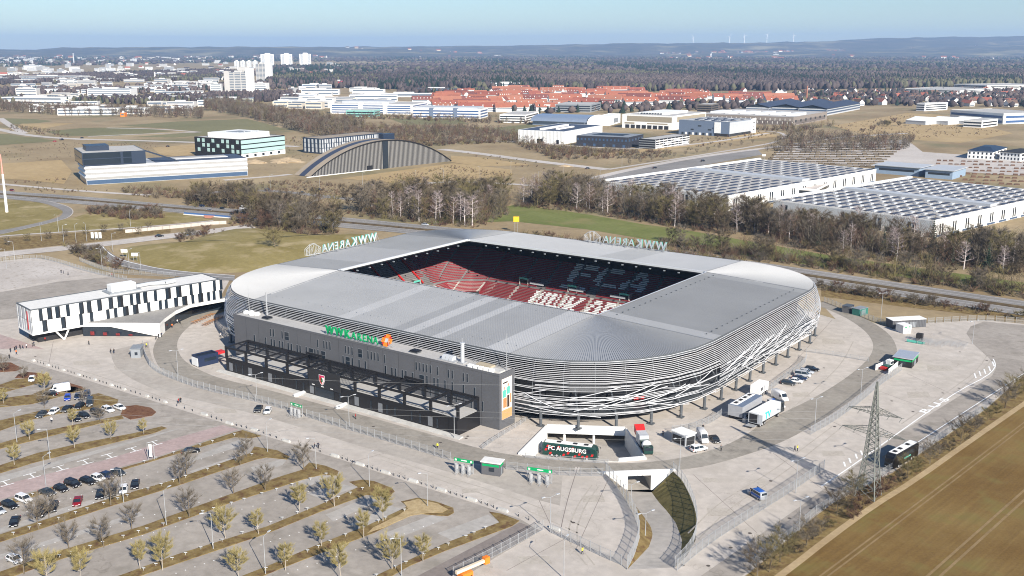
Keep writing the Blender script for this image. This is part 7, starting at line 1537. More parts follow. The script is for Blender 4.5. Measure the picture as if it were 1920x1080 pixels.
HC = [(379, 388, 'dark blue', 'saloon', 1, 0), (392, 396, 'silver', 'hatchback', -1, 0), (417, 392.5, 'black', 'saloon', 1, 0), (437, 403.5, 'dark grey', 'saloon', -1, 0), (622, 417, 'white', 'saloon', 1, 0), (635, 415, 'dark blue', 'off-roader', 1, 0), (797, 423, 'silver', 'saloon', 1, 0), (23, 358.5, 'dark red', 'hatchback', 1, 0), (502, 358.5, 'dark blue', 'people carrier', 1, 0), (567, 363, 'black', 'saloon', 1, 0), (598, 357.5, 'black', 'off-roader', 1, 0), (299, 444.5, 'black', 'saloon', 1, 0), (116, 263, 'black', 'people carrier', 1, 0), (103, 266, 'red', 'saloon', 1, 0), (154, 259.5, 'black', 'saloon', 1, 0), (315, 275.5, 'black', 'saloon', 1, 0), (1228, 316, 'black', 'saloon', 1, 0), (1318, 303, 'black', 'off-roader', 1, 0), (1102, 317, 'dark grey', 'saloon', 1, 0)]
for i, (x, y, c, s, d, _) in enumerate(HC): q = W(x, y); a = heading((x, y), (x + 20, y + (2.0 if 340 < y < 430 else -2))); car(q, a if d > 0 else a + math.pi, s, c, '%s %s driving %s' % (c, s, ('on the highway left of the bridge', 'on the near lanes at the bridge', 'first on the far lanes before the white van', 'on the near lanes on the bridge', 'on the highway right of the wood', 'beside a white car right of the wood', 'on the highway behind the left roof', 'at the far left of the highway', 'on the loop road above the highway', 'second on the loop road', 'where the loop road meets the side road', 'on the street past the meadow mound', 'on the far road at left', 'just behind another on the far left road', 'alone on the far left road', 'past the tan field', 'in the lot before the first warehouse', 'on the road behind the first warehouse', 'at the far straight road')[i]), None, .15)
# vans
def van(loc, rz, label, col='white', L_=5.9, W_=2.0, H_=2.6, stripe=None, lift=0.0, windows=False, bar=None):
    m = car_paint(col, CARC[col]); r_ = thing('van', label, 'van', (loc[0], loc[1], lift), rz); h = W_ / 2; x0, x1 = -L_ / 2, L_ / 2
    def sec(x, w, zt): return (x, [(w * .95, .35), (w, .6), (w, zt - .35), (w * .86, zt)])
    b = loft_body([sec(x0, h * .94, H_ - .12), sec(x0 + .2, h, H_), sec(x1 - 1.9, h, H_), sec(x1 - 1.35, h * .98, H_ - .25), sec(x1 - .75, h * .95, 1.35), sec(x1 - .15, h * .9, 1.1), (x1, [(h * .8, .4), (h * .85, .55), (h * .85, .75), (h * .8, .9)])], m); b.build('body', m, r_, smooth=True)
    b = MB(); b.quad((x1 - .72, -h * .82, 1.42), (x1 - .72, h * .82, 1.42), (x1 - 1.34, h * .76, H_ - .3), (x1 - 1.34, -h * .76, H_ - .3), glass); b.build('windscreen', glass, r_, (.03, 0, .03))
    for s in (-1, 1):
        cube('side_window', glass, r_, x1 - 2.1, x1 - 1.2, s * (h - .04), s * (h + .015), 1.35, 2.0); obj('headlight', car_meshes('hatchback', 'white')[3], r_, (x1 - .08, s * h * .7, .85)); 
        if windows: cube('side_window', glass, r_, x0 + .3, x1 - 2.3, s * (h - .04), s * (h + .015), 1.35, 1.95)
        if stripe: cube('stripe', stripe, r_, x0 + .2, x1 - .9, s * (h - .02), s * (h + .025), .75, 1.25)
        for sx in (x0 + 1.1, x1 - 1.0): w_ = obj('wheel', wheel_me, r_, (sx, s * (h - .1), .36)); obj('rim', rim_me, w_)
    if windows: cube('rear_window', glass, r_, x0 - .02, x0 + .03, -h * .75, h * .75, 1.4, 1.95)
    if bar: cube('light_bar', bar, r_, x0 + 1, x1 - 2.0, -h * .6, h * .6, H_, H_ + .12)
    return r_
van(W(112, 735), heading((126, 733), (95, 738)), 'white high-roofed delivery van in the upper left car park'); van(W(457, 393), heading((457, 393), (430, 390.5)), 'white delivery van on the highway bridge', lift=.15)
pol_b = P('police_blue', (.02, .10, .38), .4)
van(W(1462, 749), heading((1445, 742), (1476, 757)), 'white panel van nose to the right behind the grey trailers'); van(W(1455, 764), heading((1432, 755), (1472, 769)), 'white and blue police van beside the grey semi-trailer', stripe=pol_b, windows=True, H_=2.1, L_=5.2, bar=pol_b)
van(W(1317, 826), heading((1309, 814), (1328, 840)), 'white high-roofed delivery van between the booth and a black car', H_=2.7)
r_ = van(W(1419, 932), heading((1430, 940), (1405, 925)), 'police van with blue roof bar alone on the wide paving', 'silver', 5.0, 1.95, 2.0, pol_b, 0, True, pol_b); cube('roof', pol_b, r_, -1.8, .6, -.8, .8, 1.98, 2.04); b = MB(); b.box(-.05, .9, -1.75, -1.0, .4, 1.2, white); b.build('open_door', white, r_)
# coaches
def coach(loc, rz, label, L_, bodym, lift, roofm, deco):
    r_ = thing('coach', label, 'coach', (loc[0], loc[1], lift), rz); h = 1.27; H_ = 3.8; x0, x1 = -L_ / 2, L_ / 2
    def sec(x, w, zt, zb=.35): return (x, [(w * .97, zb), (w, zb + .3), (w, zt - .4), (w * .88, zt)])
    b = loft_body([sec(x0, h * .95, H_ - .25), sec(x0 + .3, h, H_), sec(x1 - 1.2, h, H_), sec(x1 - .4, h * .98, H_ - .25), sec(x1, h * .9, H_ - 1.0)], bodym); b.build('body', bodym, r_, smooth=False)
    for s in (-1, 1):
        for i in range(7): cube('window', glass, r_, x0 + .8 + i * (L_ - 2.4) / 7, x0 + .7 + (i + 1) * (L_ - 2.4) / 7, s * (h - .03), s * (h + .02), 2.0, 3.1)
        for sx in (x0 + 2.6, x0 + 3.9, x1 - 2.6): w_ = obj('wheel', wheel_me, r_, (sx, s * (h - .12), .5)); w_.scale = (1.5, 1.3, 1.5); obj('rim', rim_me, w_)
        b = MB(); b.path([(x1 - .5, s * h * .8, 3.3), (x1 + .45, s * h * 1.0, 3.2), (x1 + .5, s * h * 1.05, 2.6)], .07, 4, black); b.build('mirror', black, r_); obj('headlight', car_meshes('hatchback', 'white')[3], r_, (x1 - .03, s * .85, .75))
    b = MB(); b.quad((x1 + .01, -h * .82, 1.4), (x1 + .01, h * .82, 1.4), (x1 - .36, h * .8, H_ - .35), (x1 - .36, -h * .8, H_ - .35), glass); b.build('windscreen', glass, r_, (.04, 0, 0))
    cube('roof_cover', roofm, r_, x0 + .5, x1 - 1.5, -h * .8, h * .8, H_ - .02, H_ + .07)
    for f in (.25, .55, .75): cube('roof_hatch', blackm if roofm is white else lightgrey, r_, x0 + L_ * f, x0 + L_ * f + 1.1, -.45, .45, H_ + .07, H_ + .2)
    return r_
dkg = P('coach_green', (.012, .045, .038), .35); p, q = W(1019, 851, DEP), W(1121, 863, DEP); c_ = p.lerp(q, .5)
tb_ = coach(c_, math.atan2(q.y - p.y, q.x - p.x), 'dark green team coach with white club lettering in the sunken yard', 14.6, dkg, DEP + .01, white, 1)
tm = text_mesh('FC AUGSBURG', 1.55, .03, white, bold=.03, align='CENTER'); o = obj('lettering', tm, tb_, (-.6, -1.32, 2.0)); o.rotation_euler = (math.pi / 2, 0, 0)
for i, (x, z) in enumerate(((-6.4, 1.9), (-5.2, 1.0), (-4.8, 2.7), (-3.0, 2.9), (-1.6, .9), (-.4, 1.5), (.8, 2.9), (1.4, .8), (2.6, 1.5), (4.6, 1.1), (6.0, 1.6), (-5.9, 2.9), (3.4, .9))):
    b = MB(); b.poly([(x - .35, 0, z - .3), (x + .25, 0, z - .3), (x + .5, 0, z + .35), (x - .1, 0, z + .35)], redp); b.build('red_diamond', redp, tb_, (0, -1.305, 0))
p, q = W(1666, 880), W(1712, 853); cb_ = coach(p.lerp(q, .5), math.atan2(p.y - q.y, p.x - q.x), 'black touring coach with white roof parked beside the pylon', 13.2, car_paint('black', CARC['black']), .03, white, 0)
tm = text_mesh('AUGSBURG', .9, .03, green_s, align='CENTER') if False else None
cube('green_stripe', teal_s, cb_, -2.4, 1.2, 1.28, 1.30, 1.5, 1.85) 
# trucks
def box_truck(label, A, B, C, h, z0, m, roofm, name='semi_trailer'):
    b2, ex, ey, lx, ly = bframe(A, B, C); r_ = thing(name, label, 'trailer', (b2.x, b2.y, 0), math.atan2(ex.y, ex.x)); b = MB(); b.box(0, lx, 0, ly, z0, h, m); b.build('box', m, r_); cube('roof', roofm, r_, .05, lx - .05, .05, ly - .05, h, h + .06)
    for s in (.1, ly - .1):
        for x in (1.2, 2.5, 3.8, lx - 1.5): w_ = obj('wheel', wheel_me, r_, (x, s, .5)); w_.scale = (1.5, 1.5, 1.5); obj('rim', rim_me, w_)
    cube('chassis', blackm, r_, .3, lx - .2, .3, ly - .3, .6, z0 - .01); return r_, lx, ly
r_, lx, ly = box_truck('grey broadcast trailer with expanded side and slatted white roof', (1360, 787), (1391, 791), (1428, 768), 4.2, 1.1, P('trailer_grey', (.30, .31, .33), .5), bluegrey); cube('roof_panel', white, r_, .5, lx - .5, ly * .45, ly - .3, 4.26, 4.32)
for i in range(4): cube('roof_vent', blackm, r_, lx * (.12 + .22 * i), lx * (.24 + .22 * i), ly * .6, ly * .8, 4.32, 4.42)
b = MB(); b.box(-.1, .9, -1.0, -.2, 0, 1.2, steel); b.tube((-.2, -1.4, 0), (.6, -.2, 1.9), .06, .06, 4, white); b.tube((.5, -1.4, 0), (1.2, -.2, 1.9), .06, .06, 4, white); b.build('steps', steel, r_)
r_, lx, ly = box_truck('grey semi-trailer with teal letters and open rear doors', (1405, 798), (1421, 803), (1463, 779), 4.0, 1.15, lightgrey, white)
tm = text_mesh('TV', 2.6, .03, P('teal_letters', (.0, .46, .45), .5), bold=.08); o = obj('lettering', tm, r_, (lx * .30, -.02, 1.5)); o.rotation_euler = (math.pi / 2, 0, 0); cube('rear_opening', blackm, r_, -.04, .02, .3, ly - .3, 1.3, 3.7); b = MB(); b.box(-2.0, -.1, .2, ly - .2, .7, .8, steel); b.build('tail_lift', steel, r_); cube('door', lightgrey, r_, -.06, .0, -1.2, -.05, 1.2, 3.9)
cabm = car_paint('dark grey', CARC['dark grey']); b = MB(); b.box(lx + .4, lx + 2.6, .1, ly - .1, .7, 3.6, cabm, tx=.12, ty=.1); b.build('cab', cabm, r_); cube('cab_window', glass, r_, lx + 1.2, lx + 2.2, .02, .12, 2.1, 3.1)
r_, lx, ly = box_truck('white flat-roofed container trailer behind the broadcast trailer', (1407, 742), (1424, 746), (1440, 735), 3.4, .9, white, white, 'container_trailer'); cube('window', glass, r_, .8, 2.2, -.03, .02, 1.8, 2.8); cube('door', steel, r_, 2.8, 3.7, -.03, .02, 1.0, 3.0)
# concrete mixer by the yard
p = W(1208, 843); rz = heading((1197, 822), (1221, 860)); mx_ = thing('mixer_truck', 'lorry with white drum and raised red flap beside the sunken yard', 'truck', (p.x, p.y, .03), rz)
cube('chassis', blackm, mx_, -4, 4, -1, 1, .6, 1.0); cube('cargo_box', lightgrey, mx_, -4.2, -.4, -1.2, 1.2, 1.0, 3.6); b = MB(); b.sphere((2.0, 0, 2.1), 1.25, 14, 8, white, .95); b.build('drum', white, mx_, smooth=True); cube('cab', dkg, mx_, 3.2, 4.6, -1.15, 1.15, .7, 2.5); cube('windscreen', glass, mx_, 4.58, 4.64, -1, 1, 1.5, 2.3); cube('side_panel', dkg, mx_, -.4, .8, -1.15, 1.15, 1.0, 2.6)
b = MB(); b.quad((-4.2, -1.2, 3.6), (-4.2, 1.2, 3.6), (-6.2, 1.3, 4.6), (-6.2, -1.3, 4.6), redp); b.quad((-4.2, -1.2, 3.6), (-6.2, -1.3, 4.6), (-6.2, -1.3, 2.6), (-4.25, -1.25, 2.2), redp); b.build('flap', redp, mx_)
for x in (-3, -1.8, 3.4):
    for s in (-1, 1): w_ = obj('wheel', wheel_me, mx_, (x, s * 1.05, .5)); w_.scale = (1.5, 1.5, 1.5); obj('rim', rim_me, w_)
# yellow-orange lift at the bottom
p = W(885, 1078); lf = thing('boom_lift', 'orange boom lift with cream arm at the bottom edge', 'lift', (p.x, p.y, .03), heading((865, 1086), (902, 1070))); cream = P('cream_arm', (.70, .58, .42), .5); b = MB(); b.box(-4, 3, -.3, .3, 1.6, 2.2, cream); b.build('arm', cream, lf); cube('head', orange, lf, 3, 4.2, -.5, .5, 1.2, 2.6); cube('base', orange, lf, -3, -.5, -1, 1, .5, 1.4)
for sx in (-2.5, -1): 
    for s in (-1, 1): obj('wheel', wheel_me, lf, (sx, s * 1.0, .35))
# ---------------------------------------------------------------- fences, lamps, gates, pylon, people
fpanel = {}
def panel_mesh(w, h, nb, key):
    if key in fpanel: return fpanel[key]
    b = MB()
    for i in range(1, nb): x = w * i / nb; b.box(x - .022, x + .022, -.012, .012, .05, h, steel)
    for z in (.15, h * .5, h - .05): b.box(0, w, -.018, .018, z - .025, z + .025, steel)
    fpanel[key] = b.mesh('mesh_panel', steel); return fpanel[key]
def fpost(h):
    k = 'post%.1f' % h
    if k not in fpanel: b = MB(); b.box(-.06, .06, -.06, .06, 0, h + .15, steel); fpanel[k] = b.mesh('post', steel)
    return fpanel[k]
def fence(label, pts, h=2.0, w=2.6, world=False, nb=11, z=None):
    p = smooth(pts if world else L(pts), 1); tot = sum((b2 - a).length for a, b2 in zip(p[:-1], p[1:])); n = max(1, int(tot / w)); q = resample(p, n); r_ = thing('fence', label, 'fence', (q[0].x, q[0].y, 0)); o0 = q[0]
    for i in range(n + 1):
        obj('post', fpost(h), r_, (q[i].x - o0.x, q[i].y - o0.y, 0.02))
        if i < n: d = q[i + 1] - q[i]; pa_ = obj('mesh_panel', panel_mesh(w, h, nb, (round(h, 1), nb)), r_, (q[i].x - o0.x, q[i].y - o0.y, 0.02), math.atan2(d.y, d.x)); pa_.scale = (d.length / w, 1, 1)
    return r_
fence('grey mesh fence curving along the ring road in front of the entrance', [(268, 650), (270, 668), (285, 695), (333, 715), (383, 732), (480, 753), (540, 770)], 2.2)
fence('grey mesh fence between the small gate and the kiosk', [(575, 782), (633, 800), (767, 840), (845, 864)], 2.2)
fence('grey mesh fence between the kiosk and the double gate', [(950, 880), (985, 884), (1050, 892), (1130, 893)], 2.0)
fence('tall grey fence along the left edge of the underpass ramp', [(1136, 889), (1160, 918), (1180, 950), (1194, 978), (1200, 1007), (1190, 1040), (1176, 1068)], 3.0)
fence('tall grey fence along the right edge of the underpass ramp', [(1262, 884), (1279, 900), (1297, 935), (1308, 973), (1304, 1013), (1288, 1042), (1265, 1064)], 2.4)
fence('long grey fence running up to the pylon shadow', [(1270, 1070), (1330, 1020), (1400, 975), (1480, 925), (1545, 880)], 2.4)
fence('grey fence along the right road past the police van row', [(1520, 815), (1560, 793), (1610, 757), (1650, 722), (1690, 695)], 2.4)
fence('grey fence along the hedge row by the field', [(1415, 1062), (1477, 1010), (1545, 950), (1673, 884), (1787, 808), (1850, 766)], 2.0, 3.0)
fence('fence around the broadcast trailers below the columns', [(1260, 812), (1300, 806), (1340, 790), (1352, 780)], 2.0); fence('fence beside the parked cars below the columns', [(1440, 735), (1475, 708), (1508, 685), (1512, 672)], 2.0); fence('barrier line right of the parked cars', [(1512, 660), (1550, 665), (1595, 672), (1628, 678)], 1.4)
fence('fence along the dark path at the bottom', [(850, 1083), (935, 1040), (1018, 994)], 2.2); fence('gate fence beside the lower kerb', [(1035, 1000), (1060, 1012), (1095, 1028), (1130, 1045), (1165, 1060)], 2.2)
fence('fence on the grass right of the stadium', [(1545, 566), (1590, 583), (1640, 604), (1665, 612)], 2.0); fence('long fence in front of the highway bank at right', [(1740, 606), (1840, 600), (1920, 606), (2000, 612)], 2.0, 3.2); fence('fence along the gravel lot at left', [(-20, 492), (68, 484), (100, 490), (170, 512), (238, 526)], 2.0, 3.0); fence('fence between branch road and paving at left', [(150, 490), (190, 506), (225, 514), (330, 520)], 2.0, 3.0)
fence('low railing beside the poster end stairs', [(905, 842), (920, 830), (945, 815), (970, 800), (985, 790)], 1.2); fence('railing before the team coach yard', [(985, 858), (1030, 862), (1090, 866), (1140, 870)], 1.2)
# lamp posts
def lamp(px, py, label, h=9.0, arms=1, rz=0.0):
    q = W(px, py); r_ = thing('street_lamp', label, 'lamp', (q.x, q.y, 0.02), rz, 'street lamps'); b = MB(); b.tube((0, 0, 0), (0, 0, h), .10, .06, 6, steel); b.build('pole', steel, r_)
    for s in ((1,) if arms == 1 else (1, -1)): b = MB(); b.tube((0, 0, h), (s * 1.5, 0, h + .35), .045, .045, 4, steel); b.build('arm', steel, r_); b = MB(); b.box(s * 1.4, s * 2.2, -.16, .16, h + .28, h + .42, lightgrey); b.build('lamp_head', lightgrey, r_)
LP1 = [(32, 830), (94, 862), (87, 917), (232, 942), (312, 985), (400, 1030), (498, 1077), (753, 1080), (502, 848), (593, 880), (693, 913), (802, 950), (1057, 1085)]
for i, (x, y) in enumerate(LP1): lamp(x, y, 'single-arm grey lamp post in or beside the car park', 8.0, 1, h1 + R(20 + 140 * (i % 2)))
for i, (x, y, hh) in enumerate(((334, 704, 8), (482, 752, 8), (655, 800, 8.5), (852, 822, 9), (1032, 998, 8), (1274, 884, 8.5), (1527, 808, 9), (1613, 748, 9), (1651, 604, 11), (1823, 645, 8), (1492, 925, 8), (1498, 995, 7), (1183, 948, 5), (1210, 1004, 5), (1648, 868, 7))): lamp(x, y, 'double-arm grey lamp post on the paving around the stadium', hh, 2, YAW + R(30))
for i, (x, y) in enumerate(((78, 452), (120, 456), (143, 455), (163, 453), (28, 490), (110, 435), (245, 425), (212, 473), (243, 507), (265, 515), (192, 505), (13, 505), (600, 357), (507, 352), (680, 348), (780, 345), (832, 340), (900, 335), (958, 325), (1010, 345), (1057, 324), (1126, 345), (1166, 315))): lamp(x, y, 'thin lamp post along the far roads', 9.5, 1, i)
# concrete blocks and bollards along the promenade edge
BL = [(63, 677), (90, 686), (119, 695), (148, 704), (178, 713), (209, 723), (233, 731), (276, 744), (310, 755), (383, 778), (430, 795), (477, 807), (537, 828), (628, 856), (675, 872), (723, 887), (775, 903), (828, 920), (885, 938), (943, 958), (1040, 993)]
for i, (x, y) in enumerate(BL):
    q = W(x, y); d = W(x + 20, y + 6.5) - q; r_ = thing('concrete_block', 'pale concrete barrier block in the long line beside the car park', 'barrier', (q.x, q.y, .02), math.atan2(d.y, d.x), 'barrier blocks'); b = MB(); b.box(-1.3 if i > 8 else -.6, 1.3 if i > 8 else .6, -.35, .35, 0, .6, concrete, tx=.06, ty=.12); b.build('block', concrete, r_); cube('foot', concrete, r_, -1.35 if i > 8 else -.65, 1.35 if i > 8 else .65, -.42, .42, 0, .18)
bol = MB(); bol.tube((0, 0, 0), (0, 0, .9), .09, .09, 8, blackm, True); bol.tube((0, 0, .72), (0, 0, .8), .1, .1, 8, white); bol = bol.mesh('bollard', blackm)
nb_ = 0
for a, c in zip(BL[:-1], BL[1:]):
    for f in (.3, .5, .7): q = W(a[0] + (c[0] - a[0]) * f, a[1] + (c[1] - a[1]) * f); tag(obj('bollard', bol, None, (q.x, q.y, .02)), 'short dark bollard in the line beside the car park', 'bollard', 'bollards'); nb_ += 1
# little white bay number plates on the planted strips
bay = MB(); bay.box(-.02, .02, -.02, .02, 0, .55, white); bay.box(-.34, .34, -.03, .03, .5, .66, lightgrey); bay = bay.mesh('bay_sign', white); rs = random.Random(3)
for (p0, p1, n) in (((10, 946), (450, 815), 13), ((12, 1008), (480, 853), 17), ((60, 1062), (625, 888), 19), ((250, 1078), (700, 912), 17), ((480, 1078), (770, 955), 11), ((700, 1085), (930, 985), 9)):
    for i in range(n):
        f = (i + rs.uniform(.2, .8)) / n; q = W(p0[0] + (p1[0] - p0[0]) * f, p0[1] + (p1[1] - p0[1]) * f); tag(obj('bay_sign', bay, None, (q.x, q.y, .12), YAW), 'low white bay sign on a planted strip', 'sign', 'bay signs')
# turnstile gates with green boards
def gate(label, px, py, rz, wd, n):
    q = W(px, py); r_ = thing('turnstile_gate', label, 'gate', (q.x, q.y, .02), rz)
    for s in (-wd / 2, wd / 2) if n < 3 else (-wd / 2, 0, wd / 2): cube('post', steel, r_, s - .08, s + .08, -.08, .08, 0, 3.3)
    cube('sign_board', green_s, r_, -wd / 2 - .1, wd / 2 + .1, -.16, -.06, 2.7, 3.5); cube('sign_print', white, r_, -.6, .9, -.18, -.165, 3.0, 3.25); cube('sign_print', white, r_, wd / 2 - .7, wd / 2 - .2, -.18, -.165, 2.85, 3.3); cube('sign_print', white, r_, -wd / 2 + .15, -wd / 2 + .65, -.18, -.165, 2.85, 3.3)
    for i in range(n):
        x = -wd / 2 + wd * (i + .5) / n; b = MB(); b.tube((x, -.6, 0), (x, -.6, 2.2), .5, .5, 12, steel); b.build('turnstile', steel, r_)
        b = MB()
        for k in range(6): b.tube((x + .7, -2.6 + k * .5, 0), (x + .7, -2.6 + k * .5, 1.2), .03, .03, 4, steel)
        for z in (.3, .75, 1.2): b.tube((x + .7, -2.6, z), (x + .7, 0, z), .03, .03, 4, steel)
        b.build('guide_rail', steel, r_)
    return r_
gz = heading((853, 863), (947, 880)); gate('turnstile gate with green board left of the dark kiosk', 870, 886, gz, 5.0, 3); gate('turnstile gate with green board right of the dark kiosk', 1012, 904, gz + R(4), 6.0, 3); gate('small turnstile gate with green board near the two cars', 557, 779, heading((480, 750), (633, 797)), 4.5, 3)
def kiosk(label, A, B, C, h, m, roofm, sign=None, name='kiosk'):
    r_, lx, ly = bld(name, label, 'kiosk', A, B, C, h, m, None); cube('roof', roofm, r_, -.25, lx + .25, -.25, ly + .25, h, h + .25)
    if sign: wy(r_, .2, ly - .2, h - .9, h - .35, sign, 'sign_board', .06); wx(r_, .2, lx - .2, h - .9, h - .35, sign, 'sign_board', .06)
    wy(r_, ly * .3, ly * .6, 1.0, 2.0, glass, 'hatch', .05); wx(r_, lx * .4, lx * .6, .1, 2.1, grey, 'door', .05); return r_, lx, ly
kiosk('dark ticket kiosk with white roof and green board by the fence', (903, 889), (937, 894), (944, 886), 3.2, darkgrey, concrete_l, green_s)
kiosk('grey cabin on the promenade beside the podium tip', (248, 669), (264, 671), (270, 663), 3.0, grey, grey); kiosk('black kiosk with silver sheet roof on the right paving', (1675, 684), (1709, 691), (1721, 678), 2.9, black, alu, green_s)
for i, (lab, A, B, C, m, rf, h) in enumerate((('long dark double container with white roof near the grass', (1666, 610), (1673, 616.5), (1736, 613), darkgrey, white, 3.0), ('white container with two green marks before the double container', (1684, 620), (1693, 626), (1708, 624.5), white, white, 2.9), ('dark red-lidded container at the fence right of the stadium', (1584, 585), (1592, 588), (1601, 584), darkgrey, steel_d, 2.6), ('green-fronted container at the fence right of the stadium', (1604, 588), (1611, 593), (1627, 589), P('bin_green', (.04, .18, .15), .6), grey, 2.6))):
    r_, lx, ly = bld('container', lab, 'container', A, B, C, h, m, None); cube('roof', rf, r_, -.1, lx + .1, -.1, ly + .1, h, h + .12); wx(r_, lx * .3, lx * .48, .2, 2.2, grey, 'door'); wx(r_, lx * .52, lx * .7, .2, 2.2, grey, 'door')
    for k in range(int(lx / .6)): wx(r_, k * .6 + .1, k * .6 + .3, .1, h - .05, m, 'rib', .09)
    if i == 1:
        for f in (.2, .65): wx(r_, lx * f, lx * (f + .22), 2.2, 2.6, green_s, 'mark', .12)
r_, lx, ly = kiosk('grey booth on wheels beside the white delivery van', (1270, 826), (1285, 840), (1303, 834), 3.2, lightgrey, white); wy(r_, .3, ly - .3, .5, 2.6, blackm, 'opening', .1); wx(r_, .3, lx - .3, .5, 2.6, blackm, 'opening', .1)
# food trailer and beer tables by the podium
r_, lx, ly = bld('food_trailer', 'dark blue food trailer with white letters and red awning beside the stadium', 'trailer', (370, 682), (373, 689), (410, 680), 3.2, P('navy_trailer', (.015, .025, .06), .5), black); wx(r_, lx * .3, lx * .9, 1.4, 2.5, glass, 'hatch'); cube('sign_box', white, r_, -.3, -.05, .2, ly - .2, .3, 2.9)
b = MB(); b.box(lx, lx + 3.4, .2, ly, 2.7, 3.2, redp, tx=.2, ty=.6); b.build('awning', redp, r_)
tabm = MB(); tabm.box(-1.1, 1.1, -.3, .3, .7, .76, wood)
tb2, tl2, bn2 = tabm.mesh('top', wood), None, None
lgm = MB(); lgm.box(-.04, .04, -.25, .25, 0, .7, steel); lgm = lgm.mesh('leg', steel); bnm = MB(); bnm.box(-1.1, 1.1, -.13, .13, .42, .46, wood); bnm = bnm.mesh('bench', wood)
k = 0
for (a, c) in (((364, 607), (398, 591)), ((384, 611), (413, 596))):
    for i in range(8):
        q = W(a[0] + (c[0] - a[0]) * i / 7, a[1] + (c[1] - a[1]) * i / 7); r_ = thing('beer_table', 'orange wooden beer table set in two rows by the podium', 'table', (q.x, q.y, .02), heading(a, c) + R(90), 'beer tables'); obj('top', tb2, r_)
        for s in (-.8, .8): obj('leg', lgm, r_, (s, 0, 0))
        for s in (-.6, .6): obj('bench', bnm, r_, (0, s, 0))
# tractor with trailer walls at the right gate
p = W(1664, 692); tr_ = thing('loader', 'red and green loader with white cab at the right gate', 'vehicle', (p.x, p.y, .03), heading((1645, 698), (1682, 686))); cube('body', P('loader_green', (.03, .10, .08), .5), tr_, -1.5, 1.6, -.8, .8, .6, 1.5); cube('cab', white, tr_, .2, 1.9, -.8, .8, 1.5, 2.9); cube('cab_window', glass, tr_, .3, 1.8, -.84, -.8, 1.7, 2.6); cube('shovel', redp, tr_, -2.8, -1.6, -1, 1, .3, 1.1)
for x in (-1, 1.2):
    for s in (-1, 1): w_ = obj('wheel', wheel_me, tr_, (x, s * .9, .45)); w_.scale = (1.4, 1.4, 1.4)
for i, (a, c, lab) in enumerate((((1641, 695), (1667, 683), 'white hoarding left of the loader'), ((1665, 703), (1683, 688), 'white hoarding right of the loader'))):
    p, q = W(*a), W(*c); r_ = thing('hoarding', lab, 'barrier', (p.x, p.y, .02), math.atan2(q.y - p.y, q.x - p.x)); ln = (q - p).length; n = max(2, int(ln / 2))
    for k in range(n): cube('panel', white, r_, ln * k / n + .05, ln * (k + 1) / n - .05, -.05, .05, .1, 1.9)
    for k in range(n + 1): cube('post', steel, r_, ln * k / n - .04, ln * k / n + .04, -.08, .08, 0, 2)
for i, (x, y, lab) in enumerate(((1747, 645, 'grey queue rails left on the right paving'), (1788, 647, 'grey queue rails right on the right paving'), (1722, 640, 'grey open gate wing with green foot board'))):
    q = W(x, y); r_ = thing('queue_rails', lab, 'railing', (q.x, q.y, .02), YAW + R(-38))
    for j in range(6):
        b = MB()
        for k in range(5): b.tube((-4 + k * 2, j * 1.1 - 3, 0), (-4 + k * 2, j * 1.1 - 3, 1.15), .04, .04, 4, steel)
        for z in (.6, 1.15): b.tube((-4, j * 1.1 - 3, z), (4, j * 1.1 - 3, z), .03, .03, 4, steel)
        b.build('rail', steel, r_)
    if i == 2: cube('board', teal_s, r_, -3, 3, -3.4, -3.3, .2, 1.0); cube('booth', blackm, r_, -1, 1, 0, 2, 0, 2.6)
# road signs
for i, (x, y, m, lab) in enumerate(((254, 490, white, 'white and yellow direction sign beside the branch road'), (234, 483, white, 'small white round sign on the branch road'), (968, 436, P('yellow_sign', (.75, .45, .02), .5), 'yellow sign behind the far roof edge'), (182, 450, white, 'three white boards in a row by the street'), (284, 862, white, 'white post sign beside the pink path'), (1432, 298, white, 'white hoarding behind the first warehouse'))):
    q = W(x, y); r_ = thing('road_sign', lab, 'sign', (q.x, q.y, 0), YAW); hh = 4.2 if i != 2 else 9; b = MB(); b.tube((-.8, 0, 0), (-.8, 0, hh), .08, .08, 6, steel); b.tube((.8, 0, 0), (.8, 0, hh), .08, .08, 6, steel); b.build('posts' if False else 'post', steel, r_)
    if i == 3:
        for k in range(3): cube('board', white, r_, -3 + k * 2.1, -1.6 + k * 2.1, -.1, .0, 1, 4.2)
    elif i == 4: cube('board', m, r_, -.35, .35, -.2, -.08, .8, hh)
    else: cube('board', m, r_, -1.6, 1.6, -.2, -.08, hh - (1.6 if i != 2 else 3), hh)
# noise wall and bridge edge
r_ = thing('noise_wall', 'long pale noise wall beside the street under the bridge', 'wall', (0, 0, 0)); pts_ = resample(L([(235, 437), (330, 428), (400, 421), (425, 420)]), 14)
for a, c in zip(pts_[:-1], pts_[1:]): thick('panel', a, c - (c - a) * .03, .3, 0, 1.9, g_road_l, r_)
r_ = thing('highway_bridge', 'highway bridge with blue railing and red abutment left of the stadium', 'bridge', (0, 0, 0)); bl_ = resample(L([(345, 402), (420, 408), (490, 414)]), 12); railb = P('bridge_blue', (.05, .12, .28), .5)
b = MB()
for a, c in zip(bl_[:-1], bl_[1:]): b.quad((a.x, a.y, .2), (c.x, c.y, .2), (c.x, c.y, 1.4), (a.x, a.y, 1.4), railb)
b.build('railing', railb, r_)
for a, c in zip(bl_[:-1], bl_[1:]): thick('deck_edge', a, c, -.8, -.2, .45, concrete_l, r_)
a = W(388, 410); b = MB(); b.poly([(a.x - 2, a.y, 0.2), (a.x + 2, a.y + 1.5, 0.2), (a.x + 4, a.y + 3, 1.8), (a.x - 3, a.y, 1.8)], brick); b.build('abutment', brick, r_)
